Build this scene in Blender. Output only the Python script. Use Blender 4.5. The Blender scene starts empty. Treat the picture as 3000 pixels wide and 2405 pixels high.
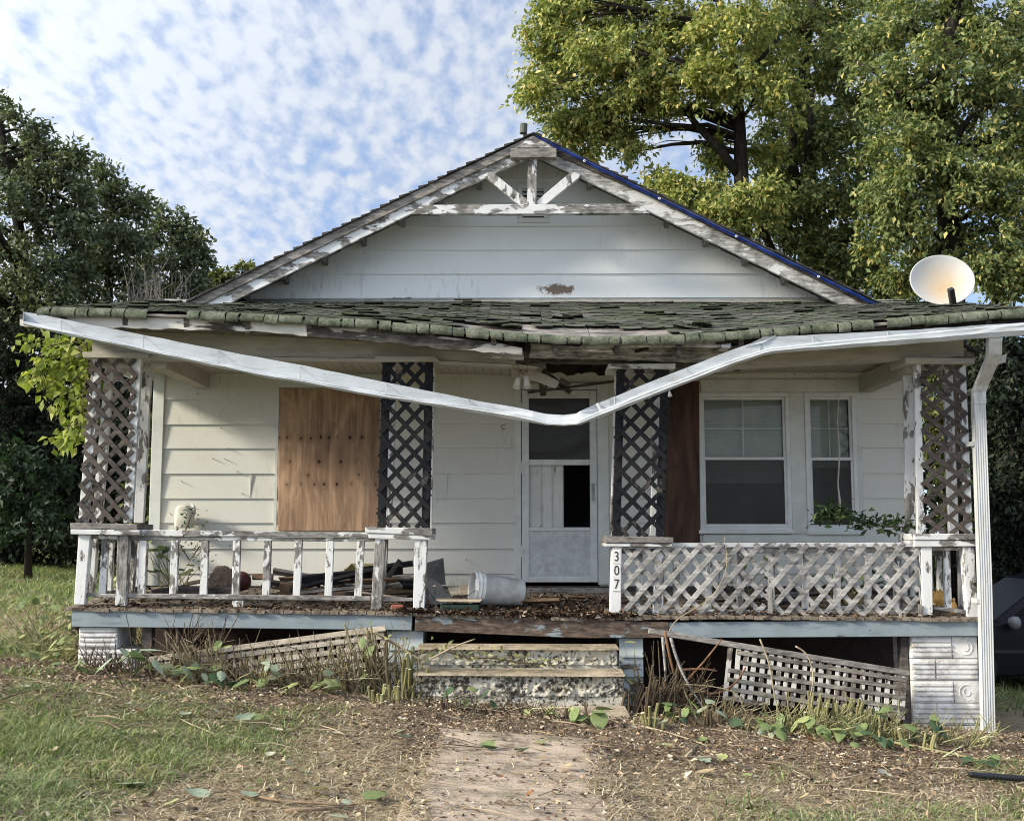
import bpy, bmesh, math, random
import numpy as np
from mathutils import Vector, Matrix
R = math.radians
random.seed(7)
rng = np.random.default_rng(7)
scn = bpy.context.scene
COL = scn.collection

# ------------------------------------------------------------------ camera
FPX, CX, CY = 3300.0, 1500.0, 1202.5          # focal length and centre in photo pixels
VPX, VPY = 1529.0, 1561.0                      # vanishing point of the porch's depth lines
CAMZ = 1.65
YAW = math.atan((VPX - CX) / FPX)
PIT = math.atan((VPY - CY) / FPX)
cam = bpy.data.cameras.new("camera")
cam.sensor_width = 36.0
cam.lens = 36.0 * FPX / 3000.0
cam.clip_start = 0.05
cam.clip_end = 2000.0
camo = bpy.data.objects.new("camera", cam)
COL.objects.link(camo)
camo.location = (0, 0, CAMZ)
camo.rotation_euler = (R(90) + PIT, 0, YAW)
scn.camera = camo

# ------------------------------------------------------------------ world, sun, exposure
SUN_TO = Vector((-1.0, -0.33, 0.52)).normalized()     # towards the sun
scn.view_settings.view_transform = 'Standard'
scn.view_settings.look = 'None'
scn.view_settings.exposure = 0.78
scn.view_settings.gamma = 1.0
w = bpy.data.worlds.new("World")
scn.world = w
w.use_nodes = True
wn = w.node_tree
wn.nodes.clear()
def wnode(t, **kw):
    n = wn.nodes.new(t)
    for k, v in kw.items():
        setattr(n, k, v)
    return n
wo = wnode('ShaderNodeOutputWorld')
bg = wnode('ShaderNodeBackground')
bg.inputs[1].default_value = 0.13
sky = wnode('ShaderNodeTexSky', sky_type='NISHITA', sun_disc=False)
sky.sun_elevation = math.asin(SUN_TO.z)
sky.sun_rotation = math.atan2(SUN_TO.x, SUN_TO.y)
sky.air_density = 1.0
sky.dust_density = 0.6
sky.ozone_density = 1.6
tc = wnode('ShaderNodeTexCoord')
sep = wnode('ShaderNodeSeparateXYZ')
wn.links.new(tc.outputs['Generated'], sep.inputs[0])
def wmath(op, a, b=None, c=None):
    n = wnode('ShaderNodeMath', operation=op)
    for i, v in enumerate((a, b, c)):
        if v is None:
            continue
        if isinstance(v, (int, float)):
            n.inputs[i].default_value = v
        else:
            wn.links.new(v, n.inputs[i])
    return n.outputs[0]
zz = wmath('ADD', wmath('MAXIMUM', sep.outputs[2], 0.0), 0.22)
u = wmath('DIVIDE', sep.outputs[0], zz)
v = wmath('DIVIDE', sep.outputs[1], zz)
cmb = wnode('ShaderNodeCombineXYZ')
wn.links.new(u, cmb.inputs[0]); wn.links.new(v, cmb.inputs[1])
mp = wnode('ShaderNodeMapping')
mp.inputs['Rotation'].default_value = (0, 0, R(24))
mp.inputs['Scale'].default_value = (1.0, 0.55, 1.0)
wn.links.new(cmb.outputs[0], mp.inputs[0])
def wnoise(vec, sc, det, rough, dist=0.0):
    n = wnode('ShaderNodeTexNoise')
    n.inputs['Scale'].default_value = sc
    n.inputs['Detail'].default_value = det
    n.inputs['Roughness'].default_value = rough
    n.inputs['Distortion'].default_value = dist
    wn.links.new(vec, n.inputs['Vector'])
    return n.outputs[0]
big = wnoise(mp.outputs[0], 1.5, 3, 0.5, 0.0)
cell = wnoise(mp.outputs[0], 38.0, 6, 0.52, 0.1)
vo = wnode('ShaderNodeTexVoronoi', feature='SMOOTH_F1')
vo.inputs['Scale'].default_value = 34.0
vo.inputs['Smoothness'].default_value = 0.9
wrp = wnode('ShaderNodeVectorMath', operation='MULTIPLY_ADD')
nz = wnode('ShaderNodeTexNoise'); nz.inputs['Scale'].default_value = 12.0; nz.inputs['Detail'].default_value = 4
wn.links.new(mp.outputs[0], nz.inputs['Vector'])
wn.links.new(nz.outputs[1], wrp.inputs[0]); wrp.inputs[1].default_value = (0.05, 0.05, 0.05)
wn.links.new(mp.outputs[0], wrp.inputs[2])
wn.links.new(wrp.outputs[0], vo.inputs['Vector'])
s1 = wmath('MULTIPLY_ADD', vo.outputs['Distance'], -0.55, 0.0)
s2 = wmath('MULTIPLY_ADD', cell, 0.95, s1)
s3 = wmath('MULTIPLY_ADD', big, 0.62, s2)
s4 = wmath('MULTIPLY_ADD', u, -0.17, s3)                 # thicker cloud towards the left
s5 = wmath('MULTIPLY_ADD', sep.outputs[1], -0.05, s4)
mr = wnode('ShaderNodeMapRange', interpolation_type='SMOOTHSTEP')
wn.links.new(s5, mr.inputs[0])
mr.inputs[1].default_value = 0.08; mr.inputs[2].default_value = 0.74
mr.inputs[3].default_value = 0.0; mr.inputs[4].default_value = 1.0
cr = wnode('ShaderNodeValToRGB')
cr.color_ramp.elements[0].position = 0.0; cr.color_ramp.elements[0].color = (1.65, 2.12, 3.0, 1)
cr.color_ramp.elements[1].position = 1.0; cr.color_ramp.elements[1].color = (3.35, 3.6, 4.0, 1)
wn.links.new(mr.outputs[0], cr.inputs[0])
dt = wnode('ShaderNodeVectorMath', operation='DOT_PRODUCT')          # cloud near the sun is brighter
wn.links.new(tc.outputs['Generated'], dt.inputs[0]); dt.inputs[1].default_value = tuple(SUN_TO)
glow = wnode('ShaderNodeMapRange', interpolation_type='SMOOTHSTEP')
wn.links.new(dt.outputs['Value'], glow.inputs[0])
glow.inputs[1].default_value = -0.1; glow.inputs[2].default_value = 0.95
glow.inputs[3].default_value = 1.0; glow.inputs[4].default_value = 2.2
crs = wnode('ShaderNodeVectorMath', operation='SCALE')
wn.links.new(cr.outputs[0], crs.inputs[0]); wn.links.new(glow.outputs[0], crs.inputs['Scale'])
mx = wnode('ShaderNodeMix', data_type='RGBA')
cvr = wmath('MULTIPLY_ADD', mr.outputs[0], 0.46, 0.52)
wn.links.new(cvr, mx.inputs[0])
skm = wnode('ShaderNodeMix', data_type='RGBA', blend_type='MULTIPLY')
skm.inputs[0].default_value = 1.0
skm.inputs[7].default_value = (0.88, 0.98, 1.18, 1)
wn.links.new(sky.outputs[0], skm.inputs[6])
wn.links.new(skm.outputs[2], mx.inputs[6]); wn.links.new(crs.outputs[0], mx.inputs[7])
wn.links.new(mx.outputs[2], bg.inputs[0])
wn.links.new(bg.outputs[0], wo.inputs[0])

sl = bpy.data.lights.new("sun", 'SUN')
sl.energy = 3.8
sl.angle = R(9.0)
sl.color = (1.0, 0.90, 0.72)
so = bpy.data.objects.new("sun", sl)
COL.objects.link(so)
so.rotation_euler = (-SUN_TO).to_track_quat('-Z', 'Y').to_euler()
so.location = SUN_TO * 60
scn.cycles.max_bounces = 8
scn.cycles.diffuse_bounces = 4
scn.cycles.transparent_max_bounces = 12
scn.cycles.use_denoising = True
scn.cycles.filter_width = 1.05

# ------------------------------------------------------------------ photo pixel -> point in the place
K = 3000.0 / 2156.0
_F = Vector((-math.sin(YAW) * math.cos(PIT), math.cos(YAW) * math.cos(PIT), math.sin(PIT)))
_Rt = Vector((math.cos(YAW), math.sin(YAW), 0))
_U = _Rt.cross(_F)
def ray(px, py):
    return _F + _Rt * ((px - CX) / FPX) - _U * ((py - CY) / FPX)
def S(px, py, Y):
    d = ray(px, py)
    return Vector((0, 0, CAMZ)) + d * (Y / d.y)
def SD(dx, dy, Y):
    return S(dx * K, dy * K, Y)

def _hash(ix, iy, s):
    h = np.sin(ix * 127.1 + iy * 311.7 + s * 74.7) * 43758.5453
    return h - np.floor(h)
def vnoise(x, y, s=0):
    x = np.asarray(x, float); y = np.asarray(y, float)
    ix = np.floor(x); iy = np.floor(y)
    fx = x - ix; fy = y - iy
    fx = fx * fx * (3 - 2 * fx); fy = fy * fy * (3 - 2 * fy)
    a = _hash(ix, iy, s); b = _hash(ix + 1, iy, s); c = _hash(ix, iy + 1, s); d = _hash(ix + 1, iy + 1, s)
    return (a * (1 - fx) + b * fx) * (1 - fy) + (c * (1 - fx) + d * fx) * fy
def fbm(x, y, s=0, o=4):
    t = 0; a = 0.5
    for k in range(o):
        t = t + a * vnoise(np.asarray(x) * 2 ** k, np.asarray(y) * 2 ** k, s + k); a *= 0.5
    return t / (1 - 0.5 ** o)
def sstep(a, b, x):
    t = np.clip((np.asarray(x, float) - a) / (b - a), 0, 1)
    return t * t * (3 - 2 * t)

def gz(x, y):
    x = np.asarray(x, float); y = np.asarray(y, float)
    xc = np.clip(x, -14, 9)
    z = 0.17 - 0.07 * xc - 0.015 * np.maximum(0, 9.3 - y)
    z = z + 0.05 * (fbm(x * 0.8, y * 0.8, 3, 3) - 0.5)
    z = z + 0.05 * sstep(10.6, 9.7, y) * sstep(7.6, 9.0, y) * fbm(x * 2.1, y * 2.1, 9, 3)
    z = z - 0.22 * sstep(-4.4, -3.6, x) * sstep(4.6, 3.9, x) * sstep(10.2, 10.7, y) * sstep(14, 13, y)
    return z
def G(px, py):
    d = ray(px, py)
    Y = 9.0
    for _ in range(30):
        p = Vector((0, 0, CAMZ)) + d * (Y / d.y)
        Y = 0.5 * Y + 0.5 * min(60, max(3, (CAMZ - float(gz(p.x, p.y))) / max(1e-4, -d.z / d.y)))
    p = Vector((0, 0, CAMZ)) + d * (Y / d.y)
    return Vector((p.x, p.y, float(gz(p.x, p.y))))
def GD(dx, dy):
    return G(dx * K, dy * K)

# ------------------------------------------------------------------ materials
class NT:
    def __init__(self, name):
        self.m = bpy.data.materials.new(name)
        self.m.use_nodes = True
        self.t = self.m.node_tree
        self.b = self.t.nodes['Principled BSDF']
        self.out = self.t.nodes['Material Output']
        self._c = None
    def n(self, t, **kw):
        n = self.t.nodes.new(t)
        for k, v in kw.items():
            setattr(n, k, v)
        return n
    def l(self, a, b):
        self.t.links.new(a, b)
    def put(self, sock, v):
        if isinstance(v, (int, float)):
            sock.default_value = v
        elif isinstance(v, (tuple, list)):
            sock.default_value = tuple(v) + (1,) if len(v) == 3 and sock.type == 'RGBA' else v
        else:
            self.l(v, sock)
    def co(self, scale=(1, 1, 1), off=(0, 0, 0), rot=(0, 0, 0)):
        if self._c is None:
            self._c = self.n('ShaderNodeTexCoord')
        m = self.n('ShaderNodeMapping')
        m.inputs['Scale'].default_value = scale
        m.inputs['Location'].default_value = off
        m.inputs['Rotation'].default_value = rot
        self.l(self._c.outputs['Object'], m.inputs[0])
        return m.outputs[0]
    def noise(self, vec, scale, det=5, rough=0.6, dist=0.0):
        n = self.n('ShaderNodeTexNoise')
        n.inputs['Scale'].default_value = scale
        n.inputs['Detail'].default_value = det
        n.inputs['Roughness'].default_value = rough
        n.inputs['Distortion'].default_value = dist
        self.l(vec, n.inputs['Vector'])
        return n.outputs[0]
    def mr(self, fac, a, b, c=0.0, d=1.0):
        n = self.n('ShaderNodeMapRange')
        self.l(fac, n.inputs[0])
        for i, v in enumerate((a, b, c, d)):
            n.inputs[i + 1].default_value = v
        return n.outputs[0]
    def mix(self, fac, a, b, mode='MIX'):
        n = self.n('ShaderNodeMix', data_type='RGBA', blend_type=mode)
        self.put(n.inputs[0], fac); self.put(n.inputs[6], a); self.put(n.inputs[7], b)
        return n.outputs[2]
    def math(self, op, a, b=0.0, c=0.0):
        n = self.n('ShaderNodeMath', operation=op)
        self.put(n.inputs[0], a); self.put(n.inputs[1], b); self.put(n.inputs[2], c)
        return n.outputs[0]
    def ramp(self, fac, stops):
        n = self.n('ShaderNodeValToRGB')
        e = n.color_ramp.elements
        while len(e) < len(stops):
            e.new(0.5)
        for k, (p, c) in enumerate(stops):
            e[k].position = p; e[k].color = tuple(c) + (1,)
        self.l(fac, n.inputs[0])
        return n.outputs[0]
    def bump(self, h, strength=0.5, dist=0.01):
        n = self.n('ShaderNodeBump')
        n.inputs['Strength'].default_value = strength
        n.inputs['Distance'].default_value = dist
        self.l(h, n.inputs['Height'])
        self.l(n.outputs[0], self.b.inputs['Normal'])
    def col(self, c, rough=0.8, spec=0.3):
        self.put(self.b.inputs['Base Color'], c)
        self.put(self.b.inputs['Roughness'], rough)
        self.b.inputs['Specular IOR Level'].default_value = spec
        return self.m

_seed = [0]
def grain(axis):
    return {'x': (0.18, 1, 1), 'y': (1, 0.18, 1), 'z': (1, 1, 0.18)}[axis]
def peel(name, amount=0.5, axis='x', paint=(0.68, 0.69, 0.69), wood=(0.19, 0.182, 0.172), scale=12.0, stretch=0.45):
    """flaking paint over grey weathered wood; amount = share still painted"""
    _seed[0] += 1
    o = (_seed[0] * 3.7, _seed[0] * 1.9, _seed[0] * 2.3)
    n = NT(name)
    st = {'x': (stretch, 1, 1), 'y': (1, stretch, 1), 'z': (1, 1, stretch)}[axis]
    a = n.noise(n.co(st, o), scale, 9, 0.62, 0.3)
    big = n.noise(n.co((1, 1, 1), o), 1.6, 2, 0.5)
    a = n.math('MULTIPLY_ADD', big, 0.35, a)
    th = 0.675 + (0.5 - amount) * 0.34
    mask = n.mr(a, th - 0.012, th + 0.012)
    gr = n.noise(n.co(grain(axis), o), 42, 6, 0.7)
    gr2 = n.noise(n.co((1, 1, 1), o), 6, 6, 0.7)
    wd = tuple(wood)
    wc = n.ramp(n.math('MULTIPLY_ADD', n.mr(gr2, 0.34, 0.66), 0.45, n.math('MULTIPLY', n.mr(gr, 0.36, 0.64), 0.55)),
                [(0.15, [c * 0.32 for c in wd]), (0.5, wd), (0.85, [min(1, c * 1.9) for c in wd])])
    dirt = n.noise(n.co((1, 1, 1), o), 4.5, 6, 0.7)
    pc = n.mix(n.mr(dirt, 0.42, 0.72, 0, 0.55), paint, [c * 0.66 for c in paint])
    ck = n.noise(n.co({'x': (0.10, 1, 1), 'y': (1, 0.10, 1), 'z': (1, 1, 0.10)}[axis], o), 30, 5, 0.75)
    pc = n.mix(n.mr(ck, 0.55, 0.68, 0, 0.55), pc, [c * 0.42 for c in paint])
    edge = n.mr(n.math('ABSOLUTE', n.math('SUBTRACT', a, th)), 0.0, 0.03, 0.35, 0.0)
    c = n.mix(mask, wc, pc)
    c = n.mix(edge, c, (0.12, 0.115, 0.105))
    h = n.math('ADD', n.math('MULTIPLY', mask, 0.7), n.math('MULTIPLY', gr, 0.35))
    n.bump(h, 0.6, 0.006)
    return n.col(c, 0.75)
def rawwood(name, wood=(0.2, 0.18, 0.16), axis='x', contrast=1.0, patch=None, scale=1.0):
    _seed[0] += 1
    o = (_seed[0] * 2.7, _seed[0] * 1.3, _seed[0] * 4.3)
    n = NT(name)
    gr = n.noise(n.co(grain(axis), o), 44 * scale, 7, 0.72)
    g2 = n.noise(n.co((1, 1, 1), o), 3.5 * scale, 5, 0.65)
    k = n.math('MULTIPLY_ADD', n.mr(g2, 0.34, 0.66), 0.45, n.math('MULTIPLY', n.mr(gr, 0.36, 0.64), 0.55))
    lo, hi = 1 - 0.62 * contrast, 1 + 0.75 * contrast
    c = n.ramp(k, [(0.15, [x * lo for x in wood]), (0.5, wood), (0.85, [min(1, x * hi) for x in wood])])
    if patch:
        p = n.noise(n.co((1, 1, 1), o), 5, 6, 0.65)
        c = n.mix(n.mr(p, 0.56, 0.62), c, patch)
    n.bump(gr, 0.5, 0.005)
    return n.col(c, 0.85, 0.2)
def plain(name, c, rough=0.6, var=0.25, scale=6.0, metal=0.0, bump=0.0, spec=0.4):
    _seed[0] += 1
    o = (_seed[0] * 2.7, _seed[0] * 1.3, _seed[0] * 4.3)
    n = NT(name)
    a = n.noise(n.co((1, 1, 1), o), scale, 6, 0.65)
    cc = n.ramp(a, [(0.3, [x * (1 - var) for x in c]), (0.7, [min(1, x * (1 + var)) for x in c])])
    n.b.inputs['Metallic'].default_value = metal
    if bump:
        n.bump(n.noise(n.co((1, 1, 1), o), scale * 6, 5, 0.7), bump, 0.01)
    return n.col(cc, rough, spec)
def leafmat(name, stops, trans=0.42, rough=0.6):
    n = NT(name)
    g = n.n('ShaderNodeNewGeometry')
    c = n.ramp(g.outputs['Random Per Island'], stops)
    big = n.noise(n.co((1, 1, 1)), 0.9, 3, 0.6)
    c = n.mix(n.mr(big, 0.35, 0.7, 0.0, 0.5), c, n.mix(1.0, c, (1.18, 1.08, 0.80), 'MULTIPLY'))
    n.col(c, rough, 0.3)
    tr = n.n('ShaderNodeBsdfTranslucent')
    n.l(n.mix(1.0, c, (1.02, 1.12, 0.62), 'MULTIPLY'), tr.inputs[0])
    ms = n.n('ShaderNodeMixShader')
    ms.inputs[0].default_value = trans
    n.l(n.b.outputs[0], ms.inputs[1]); n.l(tr.outputs[0], ms.inputs[2])
    n.l(ms.outputs[0], n.out.inputs[0])
    return n.m

# ------------------------------------------------------------------ objects
class Thing:
    pass
def prep(o, label=None, cat=None, group=None, kind=None):
    if label: o['label'] = label
    if cat: o['category'] = cat
    if group: o['group'] = group
    if kind: o['kind'] = kind
    return o
def thing(name, label, cat, loc, group=None):
    o = bpy.data.objects.new(name, None)
    o.empty_display_size = 0.1
    COL.objects.link(o)
    o.location = loc
    return prep(o, label, cat, group)
def wloc(o):
    v = Vector((0, 0, 0))
    while o is not None:
        v += o.location; o = o.parent
    return v
class MB:
    def __init__(self):
        self.v = []; self.f = []
    def add(self, vs, fs):
        b = len(self.v)
        self.v += [tuple(p) for p in vs]
        self.f += [tuple(b + i for i in q) for q in fs]
        return self
    def box(self, x0, x1, y0, y1, z0, z1):
        vs = [(x, y, z) for x in (x0, x1) for y in (y0, y1) for z in (z0, z1)]
        return self.add(vs, [(0, 1, 3, 2), (4, 6, 7, 5), (0, 4, 5, 1), (2, 3, 7, 6), (0, 2, 6, 4), (1, 5, 7, 3)])
    def bar(self, a, b, w, d, side=None, jit=0.0):
        """box from a to b; w across (in the plane of `side`), d thick along `side`"""
        a = Vector(a); b = Vector(b)
        t = (b - a).normalized()
        s = Vector(side) if side is not None else Vector((0, 1, 0))
        s = (s - t * s.dot(t)).normalized()
        u = t.cross(s)
        vs = []
        for p in (a, b):
            for i, j in ((-1, -1), (1, -1), (1, 1), (-1, 1)):
                vs.append(p + u * (i * w / 2) + s * (j * d / 2))
        return self.add(vs, [(0, 1, 2, 3), (7, 6, 5, 4), (0, 4, 5, 1), (1, 5, 6, 2), (2, 6, 7, 3), (3, 7, 4, 0)])
    def extr(self, poly, Y, th, d=False):
        """outline given in photo pixels on the plane at depth Y, pushed back by th"""
        pts = [S(x * (K if d else 1), y * (K if d else 1), Y) for x, y in poly]
        return self.prism(pts, (0, th, 0))
    def prism(self, pts, off):
        n = len(pts); off = Vector(off)
        vs = [Vector(p) for p in pts] + [Vector(p) + off for p in pts]
        fs = [tuple(range(n))[::-1], tuple(range(n, 2 * n))]
        fs += [(i, (i + 1) % n, n + (i + 1) % n, n + i) for i in range(n)]
        return self.add(vs, fs)
    def tube(self, pts, rad, n=6, cap=True):
        pts = [Vector(p) for p in pts]
        if isinstance(rad, (int, float)): rad = [rad] * len(pts)
        vs = []; up = Vector((0.31, 0.22, 0.93))
        for i, p in enumerate(pts):
            t = (pts[min(i + 1, len(pts) - 1)] - pts[max(i - 1, 0)])
            if t.length < 1e-9: t = Vector((0, 0, 1))
            t.normalize()
            if abs(t.dot(up)) > 0.97: up = Vector((1, 0.1, 0.05)).normalized()
            a = t.cross(up).normalized(); b = t.cross(a)
            for k in range(n):
                q = 2 * math.pi * k / n
                vs.append(p + a * (math.cos(q) * rad[i]) + b * (math.sin(q) * rad[i]))
        fs = []
        for i in range(len(pts) - 1):
            for k in range(n):
                fs.append((i * n + k, i * n + (k + 1) % n, (i + 1) * n + (k + 1) % n, (i + 1) * n + k))
        if cap:
            fs.append(tuple(range(n))[::-1]); fs.append(tuple((len(pts) - 1) * n + k for k in range(n)))
        return self.add(vs, fs)
    def lathe(self, prof, c=(0, 0, 0), axis=None, n=24):
        """prof: (r, h) pairs about the axis direction from c"""
        ax = Vector(axis if axis else (0, 0, 1)).normalized()
        a = ax.orthogonal().normalized(); b = ax.cross(a)
        c = Vector(c); vs = []
        for r, h in prof:
            for k in range(n):
                q = 2 * math.pi * k / n
                vs.append(c + ax * h + a * (r * math.cos(q)) + b * (r * math.sin(q)))
        fs = []
        for i in range(len(prof) - 1):
            for k in range(n):
                fs.append((i * n + k, i * n + (k + 1) % n, (i + 1) * n + (k + 1) % n, (i + 1) * n + k))
        return self.add(vs, fs)
    def build(self, name, mat, parent=None, smooth=False, bevel=0.0, solid=0.0, sub=0, fix=True):
        off = wloc(parent) if parent is not None else Vector((0, 0, 0))
        me = bpy.data.meshes.new(name)
        me.from_pydata([(x - off.x, y - off.y, z - off.z) for x, y, z in self.v], [], self.f)
        if fix:
            bm = bmesh.new(); bm.from_mesh(me)
            bmesh.ops.recalc_face_normals(bm, faces=bm.faces)
            bm.to_mesh(me); bm.free()
        me.materials.append(mat)
        if smooth:
            me.polygons.foreach_set('use_smooth', [True] * len(me.polygons))
        o = bpy.data.objects.new(name, me)
        COL.objects.link(o)
        if parent is not None: o.parent = parent
        if solid:
            m = o.modifiers.new('thick', 'SOLIDIFY'); m.thickness = solid; m.offset = 0
            if smooth:
                e_ = o.modifiers.new('split', 'EDGE_SPLIT'); e_.split_angle = R(50)
        if sub:
            m = o.modifiers.new('sub', 'SUBSURF'); m.levels = sub; m.render_levels = sub
        if bevel:
            m = o.modifiers.new('bevel', 'BEVEL'); m.width = bevel; m.segments = 1; m.limit_method = 'ANGLE'
        return o
def recenter(o):
    """put a one-mesh thing's origin at its base"""
    me = o.data
    n = len(me.vertices)
    c = np.empty(n * 3); me.vertices.foreach_get('co', c); c = c.reshape(-1, 3)
    b = np.array([c[:, 0].mean(), c[:, 1].mean(), c[:, 2].min()])
    me.vertices.foreach_set('co', (c - b).ravel())
    me.update()
    o.location = tuple(b)
    return o
def one(mb, name, mat, label, cat, group=None, **kw):
    o = mb.build(name, mat, None, **kw)
    recenter(o)
    return prep(o, label, cat, group)
def npmesh(name, verts, faces, mat, parent=None, smooth=False):
    off = wloc(parent) if parent is not None else Vector((0, 0, 0))
    verts = np.asarray(verts, np.float32) - np.array(off, np.float32)
    faces = np.asarray(faces, np.int32)
    me = bpy.data.meshes.new(name)
    me.vertices.add(len(verts)); me.vertices.foreach_set('co', verts.ravel())
    nf, k = faces.shape
    me.loops.add(nf * k); me.loops.foreach_set('vertex_index', faces.ravel())
    me.polygons.add(nf)
    me.polygons.foreach_set('loop_start', np.arange(0, nf * k, k, dtype=np.int32))
    if smooth: me.polygons.foreach_set('use_smooth', np.ones(nf, dtype=bool))
    me.update(calc_edges=True)
    me.materials.append(mat)
    o = bpy.data.objects.new(name, me)
    COL.objects.link(o)
    if parent is not None: o.parent = parent
    return o
def unit(a):
    return a / np.maximum(1e-9, np.linalg.norm(a, axis=1, keepdims=True))
def leaves(p, d, nrm, L, W, droop=0.15):
    """folded leaf blades: base, left, tip, right"""
    d = unit(d); s = unit(np.cross(d, nrm)); nn = np.cross(s, d)
    L = L[:, None]; W = W[:, None]
    v = np.stack([p, p + d * L * 0.42 + s * W * 0.5 + nn * W * 0.16,
                  p + d * L - nn * L * droop, p + d * L * 0.42 - s * W * 0.5 + nn * W * 0.16], 1)
    i = np.arange(len(p))[:, None] * 4
    f = np.concatenate([i + np.array([[0, 1, 2]]), i + np.array([[0, 2, 3]])], 1).reshape(-1, 3)
    return v.reshape(-1, 3), f
# ================================================================== MATERIAL SET
M = {}
M['trim'] = peel('white trim paint', 0.80, 'x')
M['trim_v'] = peel('white trim paint upright', 0.80, 'z')
M['rail'] = peel('rail paint', 0.40, 'x', scale=8)
M['rail2'] = peel('rail lower paint', 0.22, 'x', scale=10)
M['baluster'] = peel('baluster paint', 0.60, 'z', scale=13, paint=(0.70, 0.71, 0.71))
M['ped'] = peel('pedestal paint', 0.66, 'z', scale=12, paint=(0.70, 0.71, 0.71))
M['ped_grey'] = peel('pedestal mostly bare', 0.28, 'z', scale=6)
M['cap_white'] = peel('cap paint', 0.70, 'x', scale=7)
M['truss_h'] = peel('collar paint', 0.44, 'x', scale=15, stretch=0.3)
M['truss_v'] = peel('truss paint', 0.56, 'z', scale=12)
M['rake_l'] = peel('rake paint', 0.50, 'x', scale=8.5, paint=(0.70, 0.72, 0.73))
M['rake_r'] = peel('rake bare', 0.38, 'x', scale=6.5, wood=(0.30, 0.30, 0.29))
M['grey'] = rawwood('weathered grey wood x', (0.21, 0.195, 0.18), 'x')
M['grey_z'] = rawwood('weathered grey wood z', (0.21, 0.195, 0.18), 'z')
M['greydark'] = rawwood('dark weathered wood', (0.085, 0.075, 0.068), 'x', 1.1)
M['rot'] = peel('rotten fascia', 0.86, 'x', paint=(0.60, 0.58, 0.53), wood=(0.045, 0.038, 0.033), scale=6, stretch=0.25)
M['rotdark'] = rawwood('rotten black wood', (0.035, 0.030, 0.026), 'x', 1.0)
M['lat_brown'] = rawwood('brown lattice', (0.078, 0.066, 0.060), 'x', 0.9, scale=0.7)
M['lat_grey'] = rawwood('grey lattice', (0.30, 0.292, 0.28), 'x', 1.0, scale=0.7)
M['lat_black'] = peel('black lattice paint', 1.0, 'z', paint=(0.010, 0.011, 0.014), wood=(0.055, 0.05, 0.046), scale=12)
M['skirt'] = peel('blue grey board', 0.93, 'x', paint=(0.265, 0.315, 0.345), wood=(0.12, 0.105, 0.095), scale=9, stretch=0.3)
M['skirt_bare'] = peel('bare skirt board', 0.24, 'x', paint=(0.26, 0.31, 0.335), wood=(0.095, 0.070, 0.055), scale=9, stretch=0.3)
M['beam'] = rawwood('painted beam', (0.41, 0.39, 0.35), 'x', 0.30, scale=0.4)
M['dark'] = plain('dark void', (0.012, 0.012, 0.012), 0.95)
M['inside'] = plain('dim interior', (0.10, 0.10, 0.10), 0.9)
M['found'] = plain('foundation', (0.045, 0.030, 0.026), 0.9, 0.4, 9)
M['metal_w'] = plain('white enamel gutter', (0.47, 0.50, 0.53), 0.42, 0.10, 7, spec=0.5)
M['downspout'] = plain('downspout enamel', (0.50, 0.525, 0.535), 0.42, 0.2, 5, spec=0.5)

def metal_mat(name, base, axis):
    n = NT(name)
    st = n.noise(n.co({'x': (0.12, 1, 1), 'z': (1, 1, 0.12)}[axis]), 16, 6, 0.7)
    sp = n.noise(n.co(), 38, 4, 0.7); bl = n.noise(n.co(), 2.5, 5, 0.65)
    c = n.mix(n.mr(bl, 0.40, 0.66, 0, 0.5), base, [x * 0.72 for x in base])
    c = n.mix(n.mr(st, 0.50, 0.70, 0, 0.65), c, (0.24, 0.235, 0.215))
    c = n.mix(n.mr(sp, 0.66, 0.70, 0, 0.7), c, (0.16, 0.14, 0.12))
    n.bump(n.math('ADD', bl, n.math('MULTIPLY', st, 0.3)), 0.35, 0.012)
    return n.col(c, 0.42, 0.4)
M['metal_w'] = metal_mat('white enamel gutter', (0.52, 0.555, 0.585), 'x')
M['downspout'] = metal_mat('downspout enamel', (0.54, 0.565, 0.575), 'z')
def siding_mat(name, base, warm):
    n = NT(name)
    c0 = n.co((1, 1, 1))
    st = n.noise(n.co((1, 1, 0.10)), 19, 7, 0.7)
    bl = n.noise(c0, 1.4, 5, 0.6)
    c = n.mix(n.mr(bl, 0.40, 0.70, 0, 0.75), base, warm)
    c = n.mix(n.mr(st, 0.60, 0.85, 0, 0.22), c, [x * 0.52 for x in base])
    sp = n.noise(n.co((1, 1, 1.6)), 21, 4, 0.72)
    c = n.mix(n.mr(sp, 0.70, 0.72, 0, 0.75), c, (0.20, 0.18, 0.155))
    dr = n.noise(n.co((1, 1, 0.16), (4, 2, 7)), 30, 5, 0.7); dm = n.noise(n.co((1, 1, 1), (9, 3, 1)), 1.1, 3, 0.6)
    c = n.mix(n.math('MULTIPLY', n.mr(dr, 0.52, 0.70, 0, 0.75), n.mr(dm, 0.48, 0.64)), c, [x * 0.55 for x in warm])
    gr = n.noise(n.co((0.12, 1, 1)), 70, 4, 0.7)
    n.bump(gr, 0.18, 0.004)
    return n, c
_n, _c = siding_mat('porch siding paint', (0.645, 0.65, 0.615), (0.605, 0.595, 0.53))
M['siding'] = _n.col(_c, 0.62)
_n, _c = siding_mat('gable siding paint', (0.70, 0.73, 0.745), (0.655, 0.675, 0.67))
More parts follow.
